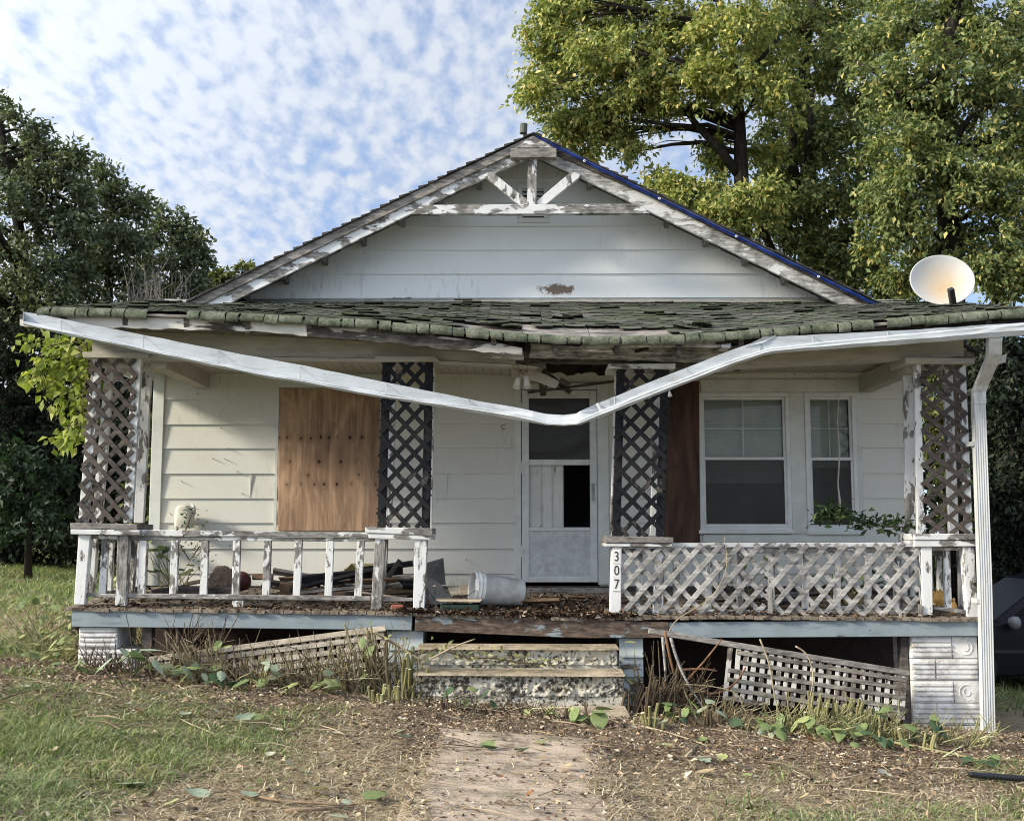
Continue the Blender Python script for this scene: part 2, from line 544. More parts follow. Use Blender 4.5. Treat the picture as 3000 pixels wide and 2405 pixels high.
# peeled patch low in the middle of the gable (bare brown board)
_p = SD(1175, 610, 12.1)
def add_patch(n, c, p, rx, rz, seed, bare, ring=(0.42, 0.40, 0.38)):
    sv = n.n('ShaderNodeVectorMath', operation='SUBTRACT')
    n.l(n.co((1, 1, 1)), sv.inputs[0]); sv.inputs[1].default_value = p
    sc = n.n('ShaderNodeVectorMath', operation='MULTIPLY')
    n.l(sv.outputs[0], sc.inputs[0]); sc.inputs[1].default_value = (1 / rx, 0.0, 1 / rz)
    ln = n.n('ShaderNodeVectorMath', operation='LENGTH'); n.l(sc.outputs[0], ln.inputs[0])
    d = n.math('MULTIPLY_ADD', n.noise(n.co((1, 1, 1), (seed, seed, seed)), 10, 8, 0.72), 3.6, n.math('SUBTRACT', ln.outputs[1], 1.8))
    c = n.mix(n.mr(d, 0.98, 1.0, 1, 0), c, ring)
    return n.mix(n.mr(d, 0.74, 0.78, 1, 0), c, bare)
SID_OFF = Vector((0.1, 12.1, 0.2))
_c = add_patch(_n, _c, tuple(_p - SID_OFF), 0.22, 0.055, 3, (0.165, 0.125, 0.095))
_c = add_patch(_n, _c, tuple(SD(840, 631, 12.1) - SID_OFF), 0.16, 0.022, 7, (0.2, 0.18, 0.16))
M['gable'] = _n.col(_c, 0.62)

def ply_mat(name, base, dark, knots, off):
    n = NT(name)
    g = n.noise(n.co((1, 1, 0.05), off), 26, 7, 0.68, 0.6)
    w = n.noise(n.co((1, 1, 0.28), off), 4.5, 5, 0.6, 1.2)
    c = n.ramp(n.math('MULTIPLY_ADD', w, 0.6, n.math('MULTIPLY', g, 0.4)),
               [(0.38, dark), (0.50, base), (0.62, [min(1, x * 1.6) for x in base])])
    for kx, ky, r in knots:
        sv = n.n('ShaderNodeVectorMath', operation='SUBTRACT')
        n.l(n.co((1, 1, 1)), sv.inputs[0]); sv.inputs[1].default_value = (kx, 0, ky)
        sc = n.n('ShaderNodeVectorMath', operation='MULTIPLY')
        n.l(sv.outputs[0], sc.inputs[0]); sc.inputs[1].default_value = (1 / r, 0, 0.75 / r)
        ln = n.n('ShaderNodeVectorMath', operation='LENGTH'); n.l(sc.outputs[0], ln.inputs[0])
        d = n.math('MULTIPLY_ADD', w, 2.2, n.math('SUBTRACT', ln.outputs[1], 1.1))
        c = n.mix(n.mr(d, 0.9, 4.2, 0.60, 0), c, dark)
        c = n.mix(n.mr(d, 0.6, 0.9, 0.92, 0), c, (0.035, 0.018, 0.010))
    n.bump(g, 0.25, 0.003)
    return n.col(c, 0.72, 0.25)

def shingle_mat():
    n = NT('mossy shingles')
    g = n.n('ShaderNodeNewGeometry')
    a = n.noise(n.co(), 2.2, 6, 0.7)
    f = n.noise(n.co(), 60, 5, 0.75)
    base = n.ramp(g.outputs['Random Per Island'], [(0.0, (0.050, 0.052, 0.047)), (0.5, (0.105, 0.106, 0.096)), (1.0, (0.185, 0.18, 0.16))])
    c = n.mix(n.mr(a, 0.42, 0.66, 0.0, 0.85), base, (0.085, 0.115, 0.062))
    c = n.mix(n.mr(f, 0.45, 0.75, 0, 0.55), c, (0.028, 0.028, 0.026))
    n.bump(f, 0.9, 0.01)
    return n.col(c, 0.95, 0.15)
M['shingle'] = shingle_mat()
def roll_mat():
    n = NT('mossy shingle edge')
    a = n.noise(n.co(), 7, 6, 0.7)
    f = n.noise(n.co(), 48, 6, 0.78)
    c = n.ramp(a, [(0.36, (0.060, 0.075, 0.050)), (0.5, (0.135, 0.155, 0.108)), (0.64, (0.23, 0.24, 0.185))])
    c = n.mix(n.mr(f, 0.46, 0.66, 0, 0.75), c, (0.045, 0.05, 0.04))
    n.bump(f, 1.0, 0.014)
    return n.col(c, 0.95, 0.15)
M['roll'] = roll_mat()
M['roofdark'] = plain('old dark shingles', (0.045, 0.043, 0.042), 0.9, 0.5, 14, bump=0.6)
M['beamgrey'] = rawwood('split grey beam', (0.36, 0.35, 0.335), 'x', 1.2, scale=0.8)
M['soffit'] = rawwood('soffit boards', (0.17, 0.165, 0.15), 'y', 0.9)

def ceil_mat():
    n = NT('beadboard ceiling')
    sx = n.n('ShaderNodeSeparateXYZ'); n.l(n.co((1, 1, 1), (0, 0, 0), (0, 0, R(0))), sx.inputs[0])
    fr = n.math('FRACT', n.math('MULTIPLY', sx.outputs[0], 11.0))
    gv = n.mr(n.math('ABSOLUTE', n.math('SUBTRACT', fr, 0.5)), 0.0, 0.07, 0, 1)
    d = n.noise(n.co(), 1.8, 5, 0.65)
    c = n.mix(n.mr(d, 0.4, 0.7, 0, 0.7), (0.47, 0.44, 0.38), (0.34, 0.31, 0.26))
    c = n.mix(gv, (0.22, 0.20, 0.17), c)
    n.bump(gv, 0.6, 0.01)
    return n.col(c, 0.75)
M['ceil'] = ceil_mat()
def glass_mat(name, tint, fac=1.35, mesh=0.0):
    n = NT(name)
    tr = n.n('ShaderNodeBsdfTransparent'); tr.inputs[0].default_value = tuple(tint) + (1,)
    gl = n.n('ShaderNodeBsdfGlossy'); gl.inputs['Roughness'].default_value = 0.02
    fr = n.n('ShaderNodeFresnel'); fr.inputs[0].default_value = fac
    wv = n.noise(n.co(), 1.6, 2, 0.5)
    bp = n.n('ShaderNodeBump'); bp.inputs['Strength'].default_value = 0.012; bp.inputs['Distance'].default_value = 0.05
    n.l(wv, bp.inputs['Height']); n.l(bp.outputs[0], gl.inputs['Normal'])
    ms = n.n('ShaderNodeMixShader'); n.l(fr.outputs[0], ms.inputs[0])
    n.l(tr.outputs[0], ms.inputs[1]); n.l(gl.outputs[0], ms.inputs[2])
    o_ = ms.outputs[0]
    if mesh:
        df = n.n('ShaderNodeBsdfDiffuse'); df.inputs[0].default_value = (0.13, 0.135, 0.13, 1)
        m2 = n.n('ShaderNodeMixShader'); m2.inputs[0].default_value = mesh
        n.l(o_, m2.inputs[1]); n.l(df.outputs[0], m2.inputs[2]); o_ = m2.outputs[0]
    n.l(o_, n.out.inputs[0])
    return n.m
M['glass'] = glass_mat('old window glass', (0.86, 0.90, 0.87), 1.5)
M['screen'] = glass_mat('insect screen', (0.46, 0.49, 0.48), 1.22, 0.42)
M['blind'] = plain('aged blind slats', (0.60, 0.62, 0.57), 0.7, 0.12, 5)
M['frame'] = plain('white window enamel', (0.66, 0.685, 0.68), 0.5, 0.10, 9)
M['casing'] = plain('painted casing', (0.60, 0.625, 0.60), 0.6, 0.14, 4)
M['doorw'] = peel('old inner door paint', 0.85, 'z', paint=(0.66, 0.67, 0.64), wood=(0.10, 0.09, 0.08), scale=9, stretch=0.2)
M['alu'] = plain('storm door enamel', (0.60, 0.63, 0.63), 0.45, 0.16, 7)
M['kick'] = plain('storm door panel', (0.50, 0.53, 0.54), 0.42, 0.22, 12, bump=0.15)
M['blackm'] = plain('black metal', (0.02, 0.02, 0.022), 0.45)

# ================================================================== HOUSE
YF, YW, YE, YB, YR = 10.30, 12.10, 9.86, 10.46, 11.60
XL, XR = S(455, 1300, YW).x, 4.22
house = thing('house', 'abandoned white clapboard house with a sagging front porch and peeling gable', 'house', tuple(SID_OFF))
def siding(mb, x0, x1, z0, z1, lines, holes, Y, clip=None):
    """overlapping boards; lines = heights of the board bottoms"""
    ls = sorted([z for z in lines if z0 < z < z1])
    rows = list(zip([z0] + ls, ls + [z1]))
    for a, b in rows:
        cuts = sorted(set([a, b] + [h for q in holes for h in (q[2], q[3]) if a < h < b]))
        for p, q in zip(cuts, cuts[1:]):
            m = (p + q) / 2
            iv = [(x0, x1)]
            if clip:
                lo, hi = clip(m); iv = [(max(x0, lo), min(x1, hi))]
            for hx0, hx1, hz0, hz1 in holes:
                if hz0 < m < hz1:
                    nv = []
                    for s, e in iv:
                        if hx1 <= s or hx0 >= e: nv.append((s, e)); continue
                        if s < hx0: nv.append((s, hx0))
                        if e > hx1: nv.append((hx1, e))
                    iv = nv
            for s, e in iv:
                if e - s < 0.005: continue
                if clip and False: continue
                yb = Y - 0.004 - 0.018 * (b - p) / (b - a); yt = Y - 0.004 - 0.018 * (b - q) / (b - a)
                if clip:
                    lo0, hi0 = clip(p); lo1, hi1 = clip(q)
                    s0, e0, s1, e1 = max(x0, lo0), min(x1, hi0), max(x0, lo1), min(x1, hi1)
                    if s1 > e1: s1 = e1 = (s1 + e1) / 2
                    if abs(s - max(x0, lo0)) > 0.3 and abs(s - max(x0, lo1)) > 0.3: s0 = s1 = s
                    if abs(e - min(x1, hi0)) > 0.3 and abs(e - min(x1, hi1)) > 0.3: e0 = e1 = e
                else:
                    s0 = s1 = s; e0 = e1 = e
                mb.add([(s0, yb, p), (e0, yb, p), (e1, yt, q), (s1, yt, q), (s0, Y, p), (e0, Y, p), (e1, Y, q), (s1, Y, q)],
                       [(0, 1, 2, 3), (7, 6, 5, 4), (0, 4, 5, 1), (3, 2, 6, 7), (0, 3, 7, 4), (1, 5, 6, 2)])
def zat(py, Y=YW, px=1529):
    return S(px, py, Y).z
def xat(px, Y=YW, py=1300):
    return S(px, py, Y).x
zbase = zat(1716)
zceil = zat(1098)
W1 = (xat(1470 * K), xat(1662 * K), zat(1118 * K), zat(828 * K))
W2 = (xat(1694 * K), xat(1802 * K), zat(1120 * K), zat(828 * K))
WG = (xat(1476 * K), xat(1812 * K), zat(1142 * K), zat(800 * K))   # whole window trim
DR = (xat(1098 * K), xat(1256 * K), zat(1226 * K), zat(822 * K))
holes = [WG, (DR[0] - 0.02, DR[1] + 0.02, zbase - 0.3, DR[3] + 0.02)]
l0 = zat(1170); lines = [l0 + 0.2665 * k + 0.004 * math.sin(k * 2.3) for k in range(-12, 8)]
mb = MB(); siding(mb, XL, XR, zbase, zceil + 0.25, lines, holes, YW)
mb.build('wall_siding', M['siding'], house)
# vertical butt joints between boards
mb = MB()
for px, r in ((1000, 3), (738, 9), (1012, 10), (1350, 5), (1310, 9)):
    z1 = l0 - 0.2665 * (r - 6); x = xat(px)
    mb = MB(); mb.box(x - 0.003, x + 0.003, YW - 0.024, YW - 0.012, z1 - 0.26, z1 - 0.005); mb.build('board_joint', M['casing'], house)

# corner boards
mb = MB(); mb.box(XL - 0.03, XL + 0.09, YW - 0.036, YW + 0.08, zbase, zceil + 0.1)
mb.build('corner_board', M['casing'], house, bevel=0.004)
mb = MB(); mb.box(XR - 0.09, XR + 0.03, YW - 0.036, YW + 0.08, zbase, zceil + 0.1)
mb.build('corner_board', M['casing'], house, bevel=0.004)
# side and back walls, floor of the house (a closed dark room)
YBK = 21.0
mb = MB()
for x in (XL, XR):
    s = 1 if x < 0 else -1
    mb.box(min(x, x + s * 0.12), max(x, x + s * 0.12), YW + 0.005, YBK, zbase - 0.05, zceil + 0.25)
mb.box(XL + 0.13, XR - 0.13, YBK - 0.12, YBK, zbase - 0.05, zceil + 0.25)
mb.build('side_wall', M['siding'], house)
mb = MB()
mb.box(XL + 0.13, XR - 0.13, YW + 0.01, YBK - 0.13, zbase - 0.12, zbase - 0.02)
mb.box(XL + 0.13, XR - 0.13, YW + 2.6, YW + 2.7, zbase - 0.01, zceil + 0.1)
mb.box(XL + 0.13, XR - 0.13, YW + 0.01, YW + 2.59, zceil + 0.0, zceil + 0.09)
mb.build('room', M['inside'], house)
mb = MB()
mb.box(XL + 0.02, XR - 0.02, YW + 0.06, YW + 0.2, -1.2, zbase - 0.13)
for x in (XL + 0.02, XR - 0.16):
    mb.box(x, x + 0.14, YW + 0.21, YBK - 0.05, -1.2, zbase - 0.06)
mb.build('foundation', M['found'], house)

# ---- gable
zr0 = S(1560, 402, YR).z                       # ridge (underside of the shingles) at the rake
xrg = S(1560, 402, YR).x
sl_l = (S(1250, 540, YR).z - S(538, 889, YR).z) / (S(1250, 540, YR).x - S(538, 889, YR).x)
sl_r = -(S(1900, 545, YR).z - S(2627, 901, YR).z) / (S(1900, 545, YR).x - S(2627, 901, YR).x)
def rake_z(x, drop=0.0):
    return zr0 - drop - (sl_l * (xrg - x) if x < xrg else sl_r * (x - xrg))
ztop_porch = zat(900)
def gclip(z):
    d = zr0 - 0.05 - z
    return (xrg - d / sl_l, xrg + d / sl_r)
VENT = (xat(1516), xat(1611), zat(655), zat(540))
mb = MB()
gl = zat(874); gline = [gl + 0.2665 * k for k in range(-2, 12)]
siding(mb, -4.0, 4.3, zat(930), zr0 - 0.06, gline, [VENT], YW, gclip)
mb.build('gable_siding', M['gable'], house)
mb = MB()
for px, pa, pb in ((1053, 795, 868), (1315, 874, 893), (2327, 876, 900)):
    x = xat(px); mb = MB(); mb.box(x - 0.004, x + 0.004, YW - 0.029, YW - 0.02, zat(pb), zat(pa)); mb.build('gable_joint', M['casing'], house)
mb = MB()
mb.prism([(XL, YW + 0.004, zceil + 0.26), (XR, YW + 0.004, zceil + 0.26), (XR, YW + 0.004, rake_z(XR) - 0.08), (xrg, YW + 0.004, zr0 - 0.08), (XL, YW + 0.004, rake_z(XL) - 0.08)], (0, 0.06, 0))
mb.build('gable_backing', M['inside'], house)
# vent
vf = MB()
x0, x1, z0, z1 = VENT
t = 0.055
for b in ((x0, x1, z0, z0 + t), (x0, x1, z1 - t, z1), (x0, x0 + t, z0 + t + 0.001, z1 - t - 0.001), (x1 - t, x1, z0 + t + 0.001, z1 - t - 0.001)):
    vf.box(b[0], b[1], YW - 0.035, YW + 0.003, b[2], b[3])
vfr = vf.build('gable_vent', M['casing'], house, bevel=0.003)
mb = MB()
for k in range(7):
    z = z0 + t + 0.02 + k * (z1 - z0 - 2 * t) / 7
    mb.add([(x0 + t, YW - 0.026, z), (x1 - t, YW - 0.026, z), (x1 - t, YW + 0.002, z + 0.03), (x0 + t, YW + 0.002, z + 0.03)], [(0, 1, 2, 3)])
mb.build('louver', M['casing'], vfr, solid=0.005)
# ---- main roof: two thick slabs
OV = 0.10
def roof_side(sgn, sl, name):
    xe = xrg + sgn * (4.62 if sgn > 0 else 4.62)
    mb = MB()
    nn = 46
    for k in range(nn):                                     # shingle courses step down the slope
        a = k / nn; b = (k + 1) / nn
        xa = xrg + (xe - xrg) * a; xb = xrg + (xe - xrg) * b
        za = zr0 + 0.020 - sl * abs(xa - xrg); zb = zr0 + 0.020 - sl * abs(xb - xrg)
        lift = 0.012 + 0.012 * random.random()
        y0 = YR - 0.055 - 0.035 * random.random()
        mb.prism([(xa, y0, za), (xb, y0, zb), (xb, y0, zb + lift + 0.012), (xa, y0, za + 0.006)], (0, YBK + 0.3 - y0, 0))
    return mb.build(name, M['roofdark'], house)
roof_side(-1, sl_l, 'main_roof'); roof_side(1, sl_r, 'main_roof')
mb = MB()
for s, sl in ((-1, sl_l), (1, sl_r)):
    xe = xrg + s * 4.6
    mb.prism([(xrg, YR + 0.05, zr0 - 0.03), (xe, YR + 0.05, zr0 - 0.03 - sl * 4.6), (xe, YR + 0.05, zr0 + 0.018 - sl * 4.6), (xrg, YR + 0.05, zr0 + 0.018)], (0, YBK - YR, 0))
mb.build('roof_deck', M['soffit'], house)
# rake boards
def rake(poly, Y, th, mat, name):
    m = MB(); m.extr(poly, Y, th); return m.build(name, mat, house, bevel=0.004)
rake([(1558, 398), (1250, 545), (538, 893), (590, 893), (1250, 572), (1558, 424)], YR - 0.045, 0.04, M['grey'], 'fascia_trim')
rake([(1562, 424), (1250, 571), (588, 893), (664, 893), (1250, 604), (1562, 455)], YR - 0.02, 0.045, M['rake_l'], 'rake_board')
rake([(1563, 424), (1563, 455), (1900, 619), (2492, 908), (2565, 908), (1900, 573)], YR - 0.02, 0.045, M['rake_r'], 'rake_board')
rake([(1560, 391), (1560, 424), (1900, 573), (2570, 908), (2606, 908), (1900, 556)], YR - 0.045, 0.04, M['greydark'], 'fascia_trim')
rake([(1512, 433), (1562, 398), (1628, 433)], YR - 0.062, 0.016, M['truss_h'], 'peak_board')
# truss
rake([(1496, 436), (1630, 434), (1631, 461), (1496, 463)], YR - 0.12, 0.095, M['grey'], 'truss_block')
rake([(1547, 463), (1573, 463), (1572, 599), (1545, 599)], YR - 0.06, 0.08, M['truss_v'], 'king_post')
rake([(1235, 601), (1870, 597), (1905, 622), (1900, 626), (1205, 628)], YR - 0.072, 0.075, M['truss_h'], 'collar_tie')
rake([(1416, 514), (1441, 503), (1545, 586), (1544, 599), (1522, 600)], YR - 0.04, 0.06, M['truss_v'], 'brace')
rake([(1677, 501), (1705, 514), (1600, 599), (1574, 599), (1574, 588)], YR - 0.04, 0.06, M['truss_v'], 'brace')
mb = MB(); p = S(1533, 392, 12.6)
mb.tube([p, S(1535, 364, 12.6)], [0.045, 0.043], 10)
mb.build('vent_pipe', plain('mossy pipe', (0.09, 0.10, 0.08), 0.9), house)
# rafter tails / dark edge under the left rake: lookout blocks
for k in range(9):
    for x in (xrg - 0.6 - 0.42 * k, xrg + 0.6 + 0.42 * k):
        mb = MB(); mb.box(x, x + 0.045, YR + 0.03, YW - 0.03, rake_z(x) - 0.13, rake_z(x) - 0.05)
        mb.build('lookout', M['soffit'], house)

# ---- porch floor, skirt, piers
ZFL, ZFR = S(210, 1781, YF).z, S(2868, 1812, YF).z
def zf(x, y=YF):
    t = (x + 4.12) / 8.24
    return ZFL * (1 - t) + ZFR * t + 0.115 * (y - YF) / (YW - YF) - 0.03 * math.exp(-((x - 0.3) / 1.1) ** 2) * (1 - (y - YF) / 2)
mb = MB()
x = -4.14
while x < 4.16:
    wd = 0.083
    y0 = YF - 0.035 + 0.03 * random.random()
    if -0.6 < x < 1.0 and random.random() < 0.45: y0 += 0.05 * random.random()
    h = 0.006 * random.random()
    pts = []
    for y in (y0, YW - 0.03):
        for xx in (x, x + wd - 0.006):
            pts.append((xx, y, zf(xx, y) + h))
    v = pts + [(a, b, c - 0.028) for a, b, c in pts]
    mb.add(v, [(0, 1, 3, 2), (4, 6, 7, 5), (0, 4, 5, 1), (2, 3, 7, 6), (0, 2, 6, 4), (1, 5, 7, 3)])
    x += wd
mb.build('porch_floor', rawwood('porch floor boards', (0.20, 0.165, 0.13), 'y', 0.9, patch=(0.07, 0.055, 0.045)), house)
def part_extr(name, poly, Y, th, mat, bevel=0.004, parent=None):
    m = MB(); m.extr(poly, Y, th); return m.build(name, mat, parent or house, bevel=bevel)
o = part_extr('skirt_board', [(210, 1786), (1208, 1797), (1206, 1846), (700, 1840), (210, 1836)], YF + 0.005, 0.045, M['skirt'])
o = part_extr('skirt_board', [(1217, 1798), (1600, 1812), (1960, 1822), (1960, 1868), (1700, 1869), (1215, 1848)], YF - 0.004, 0.045, M['skirt_bare'])
o['label'] = 'rotten brown skirt board above the steps'
o = part_extr('skirt_board', [(1960, 1823), (2300, 1820), (2862, 1812), (2868, 1863), (2400, 1866), (1960, 1869)], YF + 0.004, 0.045, M['skirt'])
mb = MB()
for x in (-4.1, 4.06):
    mb.box(x, x + 0.045, YF + 0.06, YW - 0.02, zf(x) - 0.20, zf(x) - 0.04)
for x in np.linspace(-3.5, 3.5, 12):
    mb.box(x, x + 0.045, YF + 0.06, YW - 0.02, zf(x) - 0.16, zf(x) - 0.034)
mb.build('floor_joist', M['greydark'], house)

def pier_mat(name, horizontal=True):
    n = NT(name)
    a = n.noise(n.co(), 7, 8, 0.65); f = n.noise(n.co(), 30, 5, 0.7)
    c = n.mix(n.mr(a, 0.47, 0.56, 0, 1), (0.70, 0.70, 0.69), (0.52, 0.51, 0.49))
    c = n.mix(n.mr(f, 0.64, 0.68, 0, 0.8), c, (0.16, 0.13, 0.11))
    b = n.noise(n.co(), 2.6, 4, 0.6)
    c = n.mix(n.mr(b, 0.66, 0.74, 0, 0.6), c, (0.20, 0.12, 0.09))
    n.bump(n.math('ADD', a, n.math('MULTIPLY', f, 0.4)), 0.7, 0.012)
    return n.col(c, 0.85, 0.2)
M['pier'] = pier_mat('painted ribbed block')
M['pierside'] = pier_mat('painted pier side')
def tiled_pier(name, x0, x1, Y, dep, z0, z1, seed, bite=False):
    """hollow-tile blocks laid in courses; each face carries raised ribs or a swirl"""
    r = random.Random(seed); mb = MB()
    H = 0.195; z = z1; row = 0
    bx0 = x1 - 0.19 if bite else x1
    while z > z0:
        zb = max(z0, z - H)
        xe = bx0 if (bite and row < 1) else (x1 - 0.03 if bite and row == 1 else x1)
        cuts = [x0, x0 + (xe - x0) * ((0.62 if row % 2 == 0 else 0.36) if not bite else (0.55 if row % 2 else 0.98)), xe]
        for a, b in zip(cuts, cuts[1:]):
            if b - a < 0.02: continue
            yy = Y + 0.006 * r.random()
            mb.box(a + 0.003, b - 0.003, yy, Y + dep, zb + 0.004, z - 0.003)
            if r.random() < 0.5 and not bite and row % 2 == 0 and a > x0:
                cx, cz = (a + b) / 2, (z + zb) / 2                 # swirl of worn relief
                for rad_ in (0.028, 0.060):
                    q0 = r.uniform(0, 6); pts_ = [(cx + math.cos(q0 + q * .45) * rad_ * 1.1, yy - 0.002, cz + math.sin(q0 + q * .45) * rad_ * (1 + 0.03 * q)) for q in range(11)]
                    mb.tube(pts_, [0.002 + 0.0035 * math.sin(math.pi * q / 10) for q in range(11)], 6)
                continue
            k = 0.024
            zz = zb + 0.022
            while zz < z - 0.02:
                mb.box(a + 0.012, b - 0.012, yy - 0.013 - 0.004 * r.random(), yy + 0.001, zz, zz + 0.024)
                zz += 0.043
        z -= H; row += 1
    return mb.build(name, M['pier'], house, bevel=0.005)
tiled_pier('pier', S(222, 1900, YF).x, S(402, 1900, YF).x, YF + 0.05, 0.5, -0.1, S(300, 1838, YF).z, 1, True)
tiled_pier('pier', S(2674, 1900, YF).x, S(2871, 1900, YF).x, YF + 0.05, 0.5, -0.6, S(2770, 1866, YF).z, 2)
def small_pier(px0, px1, py, lap, zb):
    mb = MB(); a = S(px0, py, YF).x; b = S(px1, py, YF).x; zt = S(px0, py, YF).z
    mb.box(a + 0.01, b - 0.01, YF + 0.09, YF + 0.5, zb, zt - 0.005)
    k = 0; z = zt
    while z > zb:
        mb.add([(a, YF + 0.065, z - 0.17), (b, YF + 0.065, z - 0.17), (b, YF + 0.085, z - 0.004), (a, YF + 0.085, z - 0.004)], [(0, 1, 2, 3)])
        z -= 0.175
    mb.build('pier', peel('pier siding %d' % px0, 0.62, 'x', paint=(0.50, 0.56, 0.57), wood=(0.14, 0.12, 0.1), scale=6), house, solid=0.012)
small_pier(1130, 1238, 1850, 1, -0.1)
small_pier(1816, 1886, 1871, 1, -0.2)
mb = MB(); mb.box(S(2650, 1900, YF).x, S(2671, 1900, YF).x, YF + 0.1, YF + 0.2, -0.4, S(2660, 1869, YF).z)
mb.build('support_post', M['greydark'], house)
mb = MB(); mb.box(S(404, 1900, YF).x, S(432, 1900, YF).x, YF + 0.1, YF + 0.2, 0.1, S(415, 1840, YF).z)
mb.build('support_post', M['greydark'], house)

# ---- porch roof
ecurve = [(60, 652), (150, 653), (400, 661), (600, 669), (800, 681), (950, 693), (1100, 707), (1250, 715), (1400, 712), (1550, 703), (1700, 690), (1900, 674), (2050, 662), (2156, 655), (2330, 650)]
ex = [SD(a, b, YE).x for a, b in ecurve]; ez = [SD(a, b, YE).z for a, b in ecurve]
def eave_z(x):
    return float(np.interp(x, ex, ez))
EXL, EXR = SD(74, 652, YE).x, 4.66
def base_z(x):
    return float(np.interp(x, [EXL, EXR], [SD(74, 652, YE).z, SD(2240, 652, YE).z]))
YT = YW - 0.06
def top_z(x):
    return S(1529 + x / YT * FPX, 889, YT).z + 0.0
def rsurf(x, t):
    s = base_z(x) - eave_z(x)
    n = 0.016 * (float(fbm(x * 1.7, t * 3.0, 21, 3)) - 0.5)
    z = base_z(x) * (1 - t) + top_z(x) * t - s * (1 - t) ** 1.35 + n * min(1, 4 * t)
    return Vector((x, YE + (YT - YE) * t, z))
rsh = MB(); rr = random.Random(5)
NC = 20
for c in range(NC):
    t0 = 0.035 + c / NC * 0.965; t1 = min(1.0, t0 + 1.55 / NC)
    x = EXL + 0.02 - (0.1 if c % 2 else 0)
    while x < EXR:
        wd = 0.205; a = max(EXL, x + 0.004); b = min(EXR, x + wd - 0.004); x += wd
        if b - a < 0.05: continue
        hole = (c in (0, 1, 2, 3) and -0.55 < (a + b) / 2 < 1.35 and not (c == 3 and rr.random() < 0.45)) or (c == 4 and -0.4 < (a + b) / 2 < 0.2)
        if hole: continue
        lf = 0.003 + 0.009 * rr.random() + (0.03 * rr.random() if rr.random() < 0.15 else 0)
        cup = 0.002 + 0.009 * rr.random() ** 2; skew = rr.uniform(-0.012, 0.012)
        vs = []
        for j, tt in enumerate((t0 + skew / 2, t0 + 0.35 / NC, t1)):
            for i in range(5):
                q = i / 4
                p = rsurf(a + (b - a) * q, tt)
                e = (1 - j / 2)
                p.z += (lf * e + cup * e * (2 * q - 1) ** 2 + (0.004 if j == 2 else 0.006))
                vs.append(p)
        fs = [(j * 5 + i, j * 5 + i + 1, (j + 1) * 5 + i + 1, (j + 1) * 5 + i) for j in range(2) for i in range(4)]
        rsh.add(vs, fs)
proof = rsh.build('porch_roof', M['shingle'], house, solid=0.006, fix=False)
proof['label'] = 'sagging porch roof of mossy curled shingles'
# moss-covered eave shingles curling over the edge
rol = MB(); x = EXL + 0.02; kx_ = 0
while x < EXR:
    kx_ = 1 - kx_; wd = (0.115 if kx_ else 0.22) * rr.uniform(0.9, 1.1)
    a, b = x + rr.uniform(0.003, 0.009), min(EXR, x + wd - rr.uniform(0.004, 0.012)); x += wd
    if (-3.36 < a < -3.2 or 3.05 < a < 3.22) or b - a < 0.04:
        if rol.v: rol.build('eave_shingle_edge', M['roll'], house, solid=0.012, smooth=True, fix=False); rol = MB()
        continue
    dz = rr.uniform(-0.004, 0.005); R0 = 0.050 + 0.008 * rr.random(); n5 = 5
    kq = rr.uniform(0.82, 1.08); prof = [(0.15, 0.026), (0.07, 0.028), (0.02, 0.022), (-0.018, 0.004), (-0.034, -0.024 * kq), (-0.032, -0.050 * kq), (-0.020, -0.062 * kq)]
    vs = []
    for i in range(n5):
        q = i / (n5 - 1); xx = a + (b - a) * q
        bz = eave_z(xx) + 0.004 + dz
        w = rr.uniform(-0.003, 0.003)
        for py, pz in prof:
            sq = 1 + 0.10 * math.sin(q * math.pi)
            vs.append((xx + rr.uniform(-.005, .005) * (1 if i in (0, n5 - 1) else .4), YE + 0.02 + py * sq + w, bz + pz * (1 if pz < 0 else 1) + w))
    m = len(prof)
    rol.add(vs, [(i * m + j, i * m + j + 1, (i + 1) * m + j + 1, (i + 1) * m + j) for i in range(n5 - 1) for j in range(m - 1)])
rol.build('eave_shingle_edge', M['roll'], house, solid=0.012, smooth=True, fix=False)
# roof deck boards below the shingles (show through the hole)
dk = MB()
for k in range(13):
    t0 = k / 13; t1 = (k + 0.96) / 13
    segs = [EXL + 0.02, -2.2, -0.28 + 0.3 * rr.random(), 0.62, 1.5, 2.8, EXR - 0.02]
    for a, b in zip(segs, segs[1:]):
        nseg = max(2, int((b - a) / 0.4)); vs = []
        for i in range(nseg + 1):
            xx = a + (b - a - 0.006) * i / nseg
            p0 = rsurf(xx, t0 + 0.005); p1 = rsurf(xx, t1)
            vs += [p0 - Vector((0, 0, 0.026)), p1 - Vector((0, 0, 0.026))]
        dk.add(vs, [(2 * i, 2 * i + 2, 2 * i + 3, 2 * i + 1) for i in range(nseg)])
dk.build('porch_roof_deck', M['grey'], house, solid=0.018, fix=False)
mb = MB()
for xx in np.arange(-4.1, 4.6, 0.55):
    mb.bar(rsurf(xx, 0.02) - Vector((0, 0, 0.10)), rsurf(xx, 0.99) - Vector((0, 0, 0.10)), 0.045, 0.12, (0, 0, 1))
mb.build('porch_rafter', M['greydark'], house)
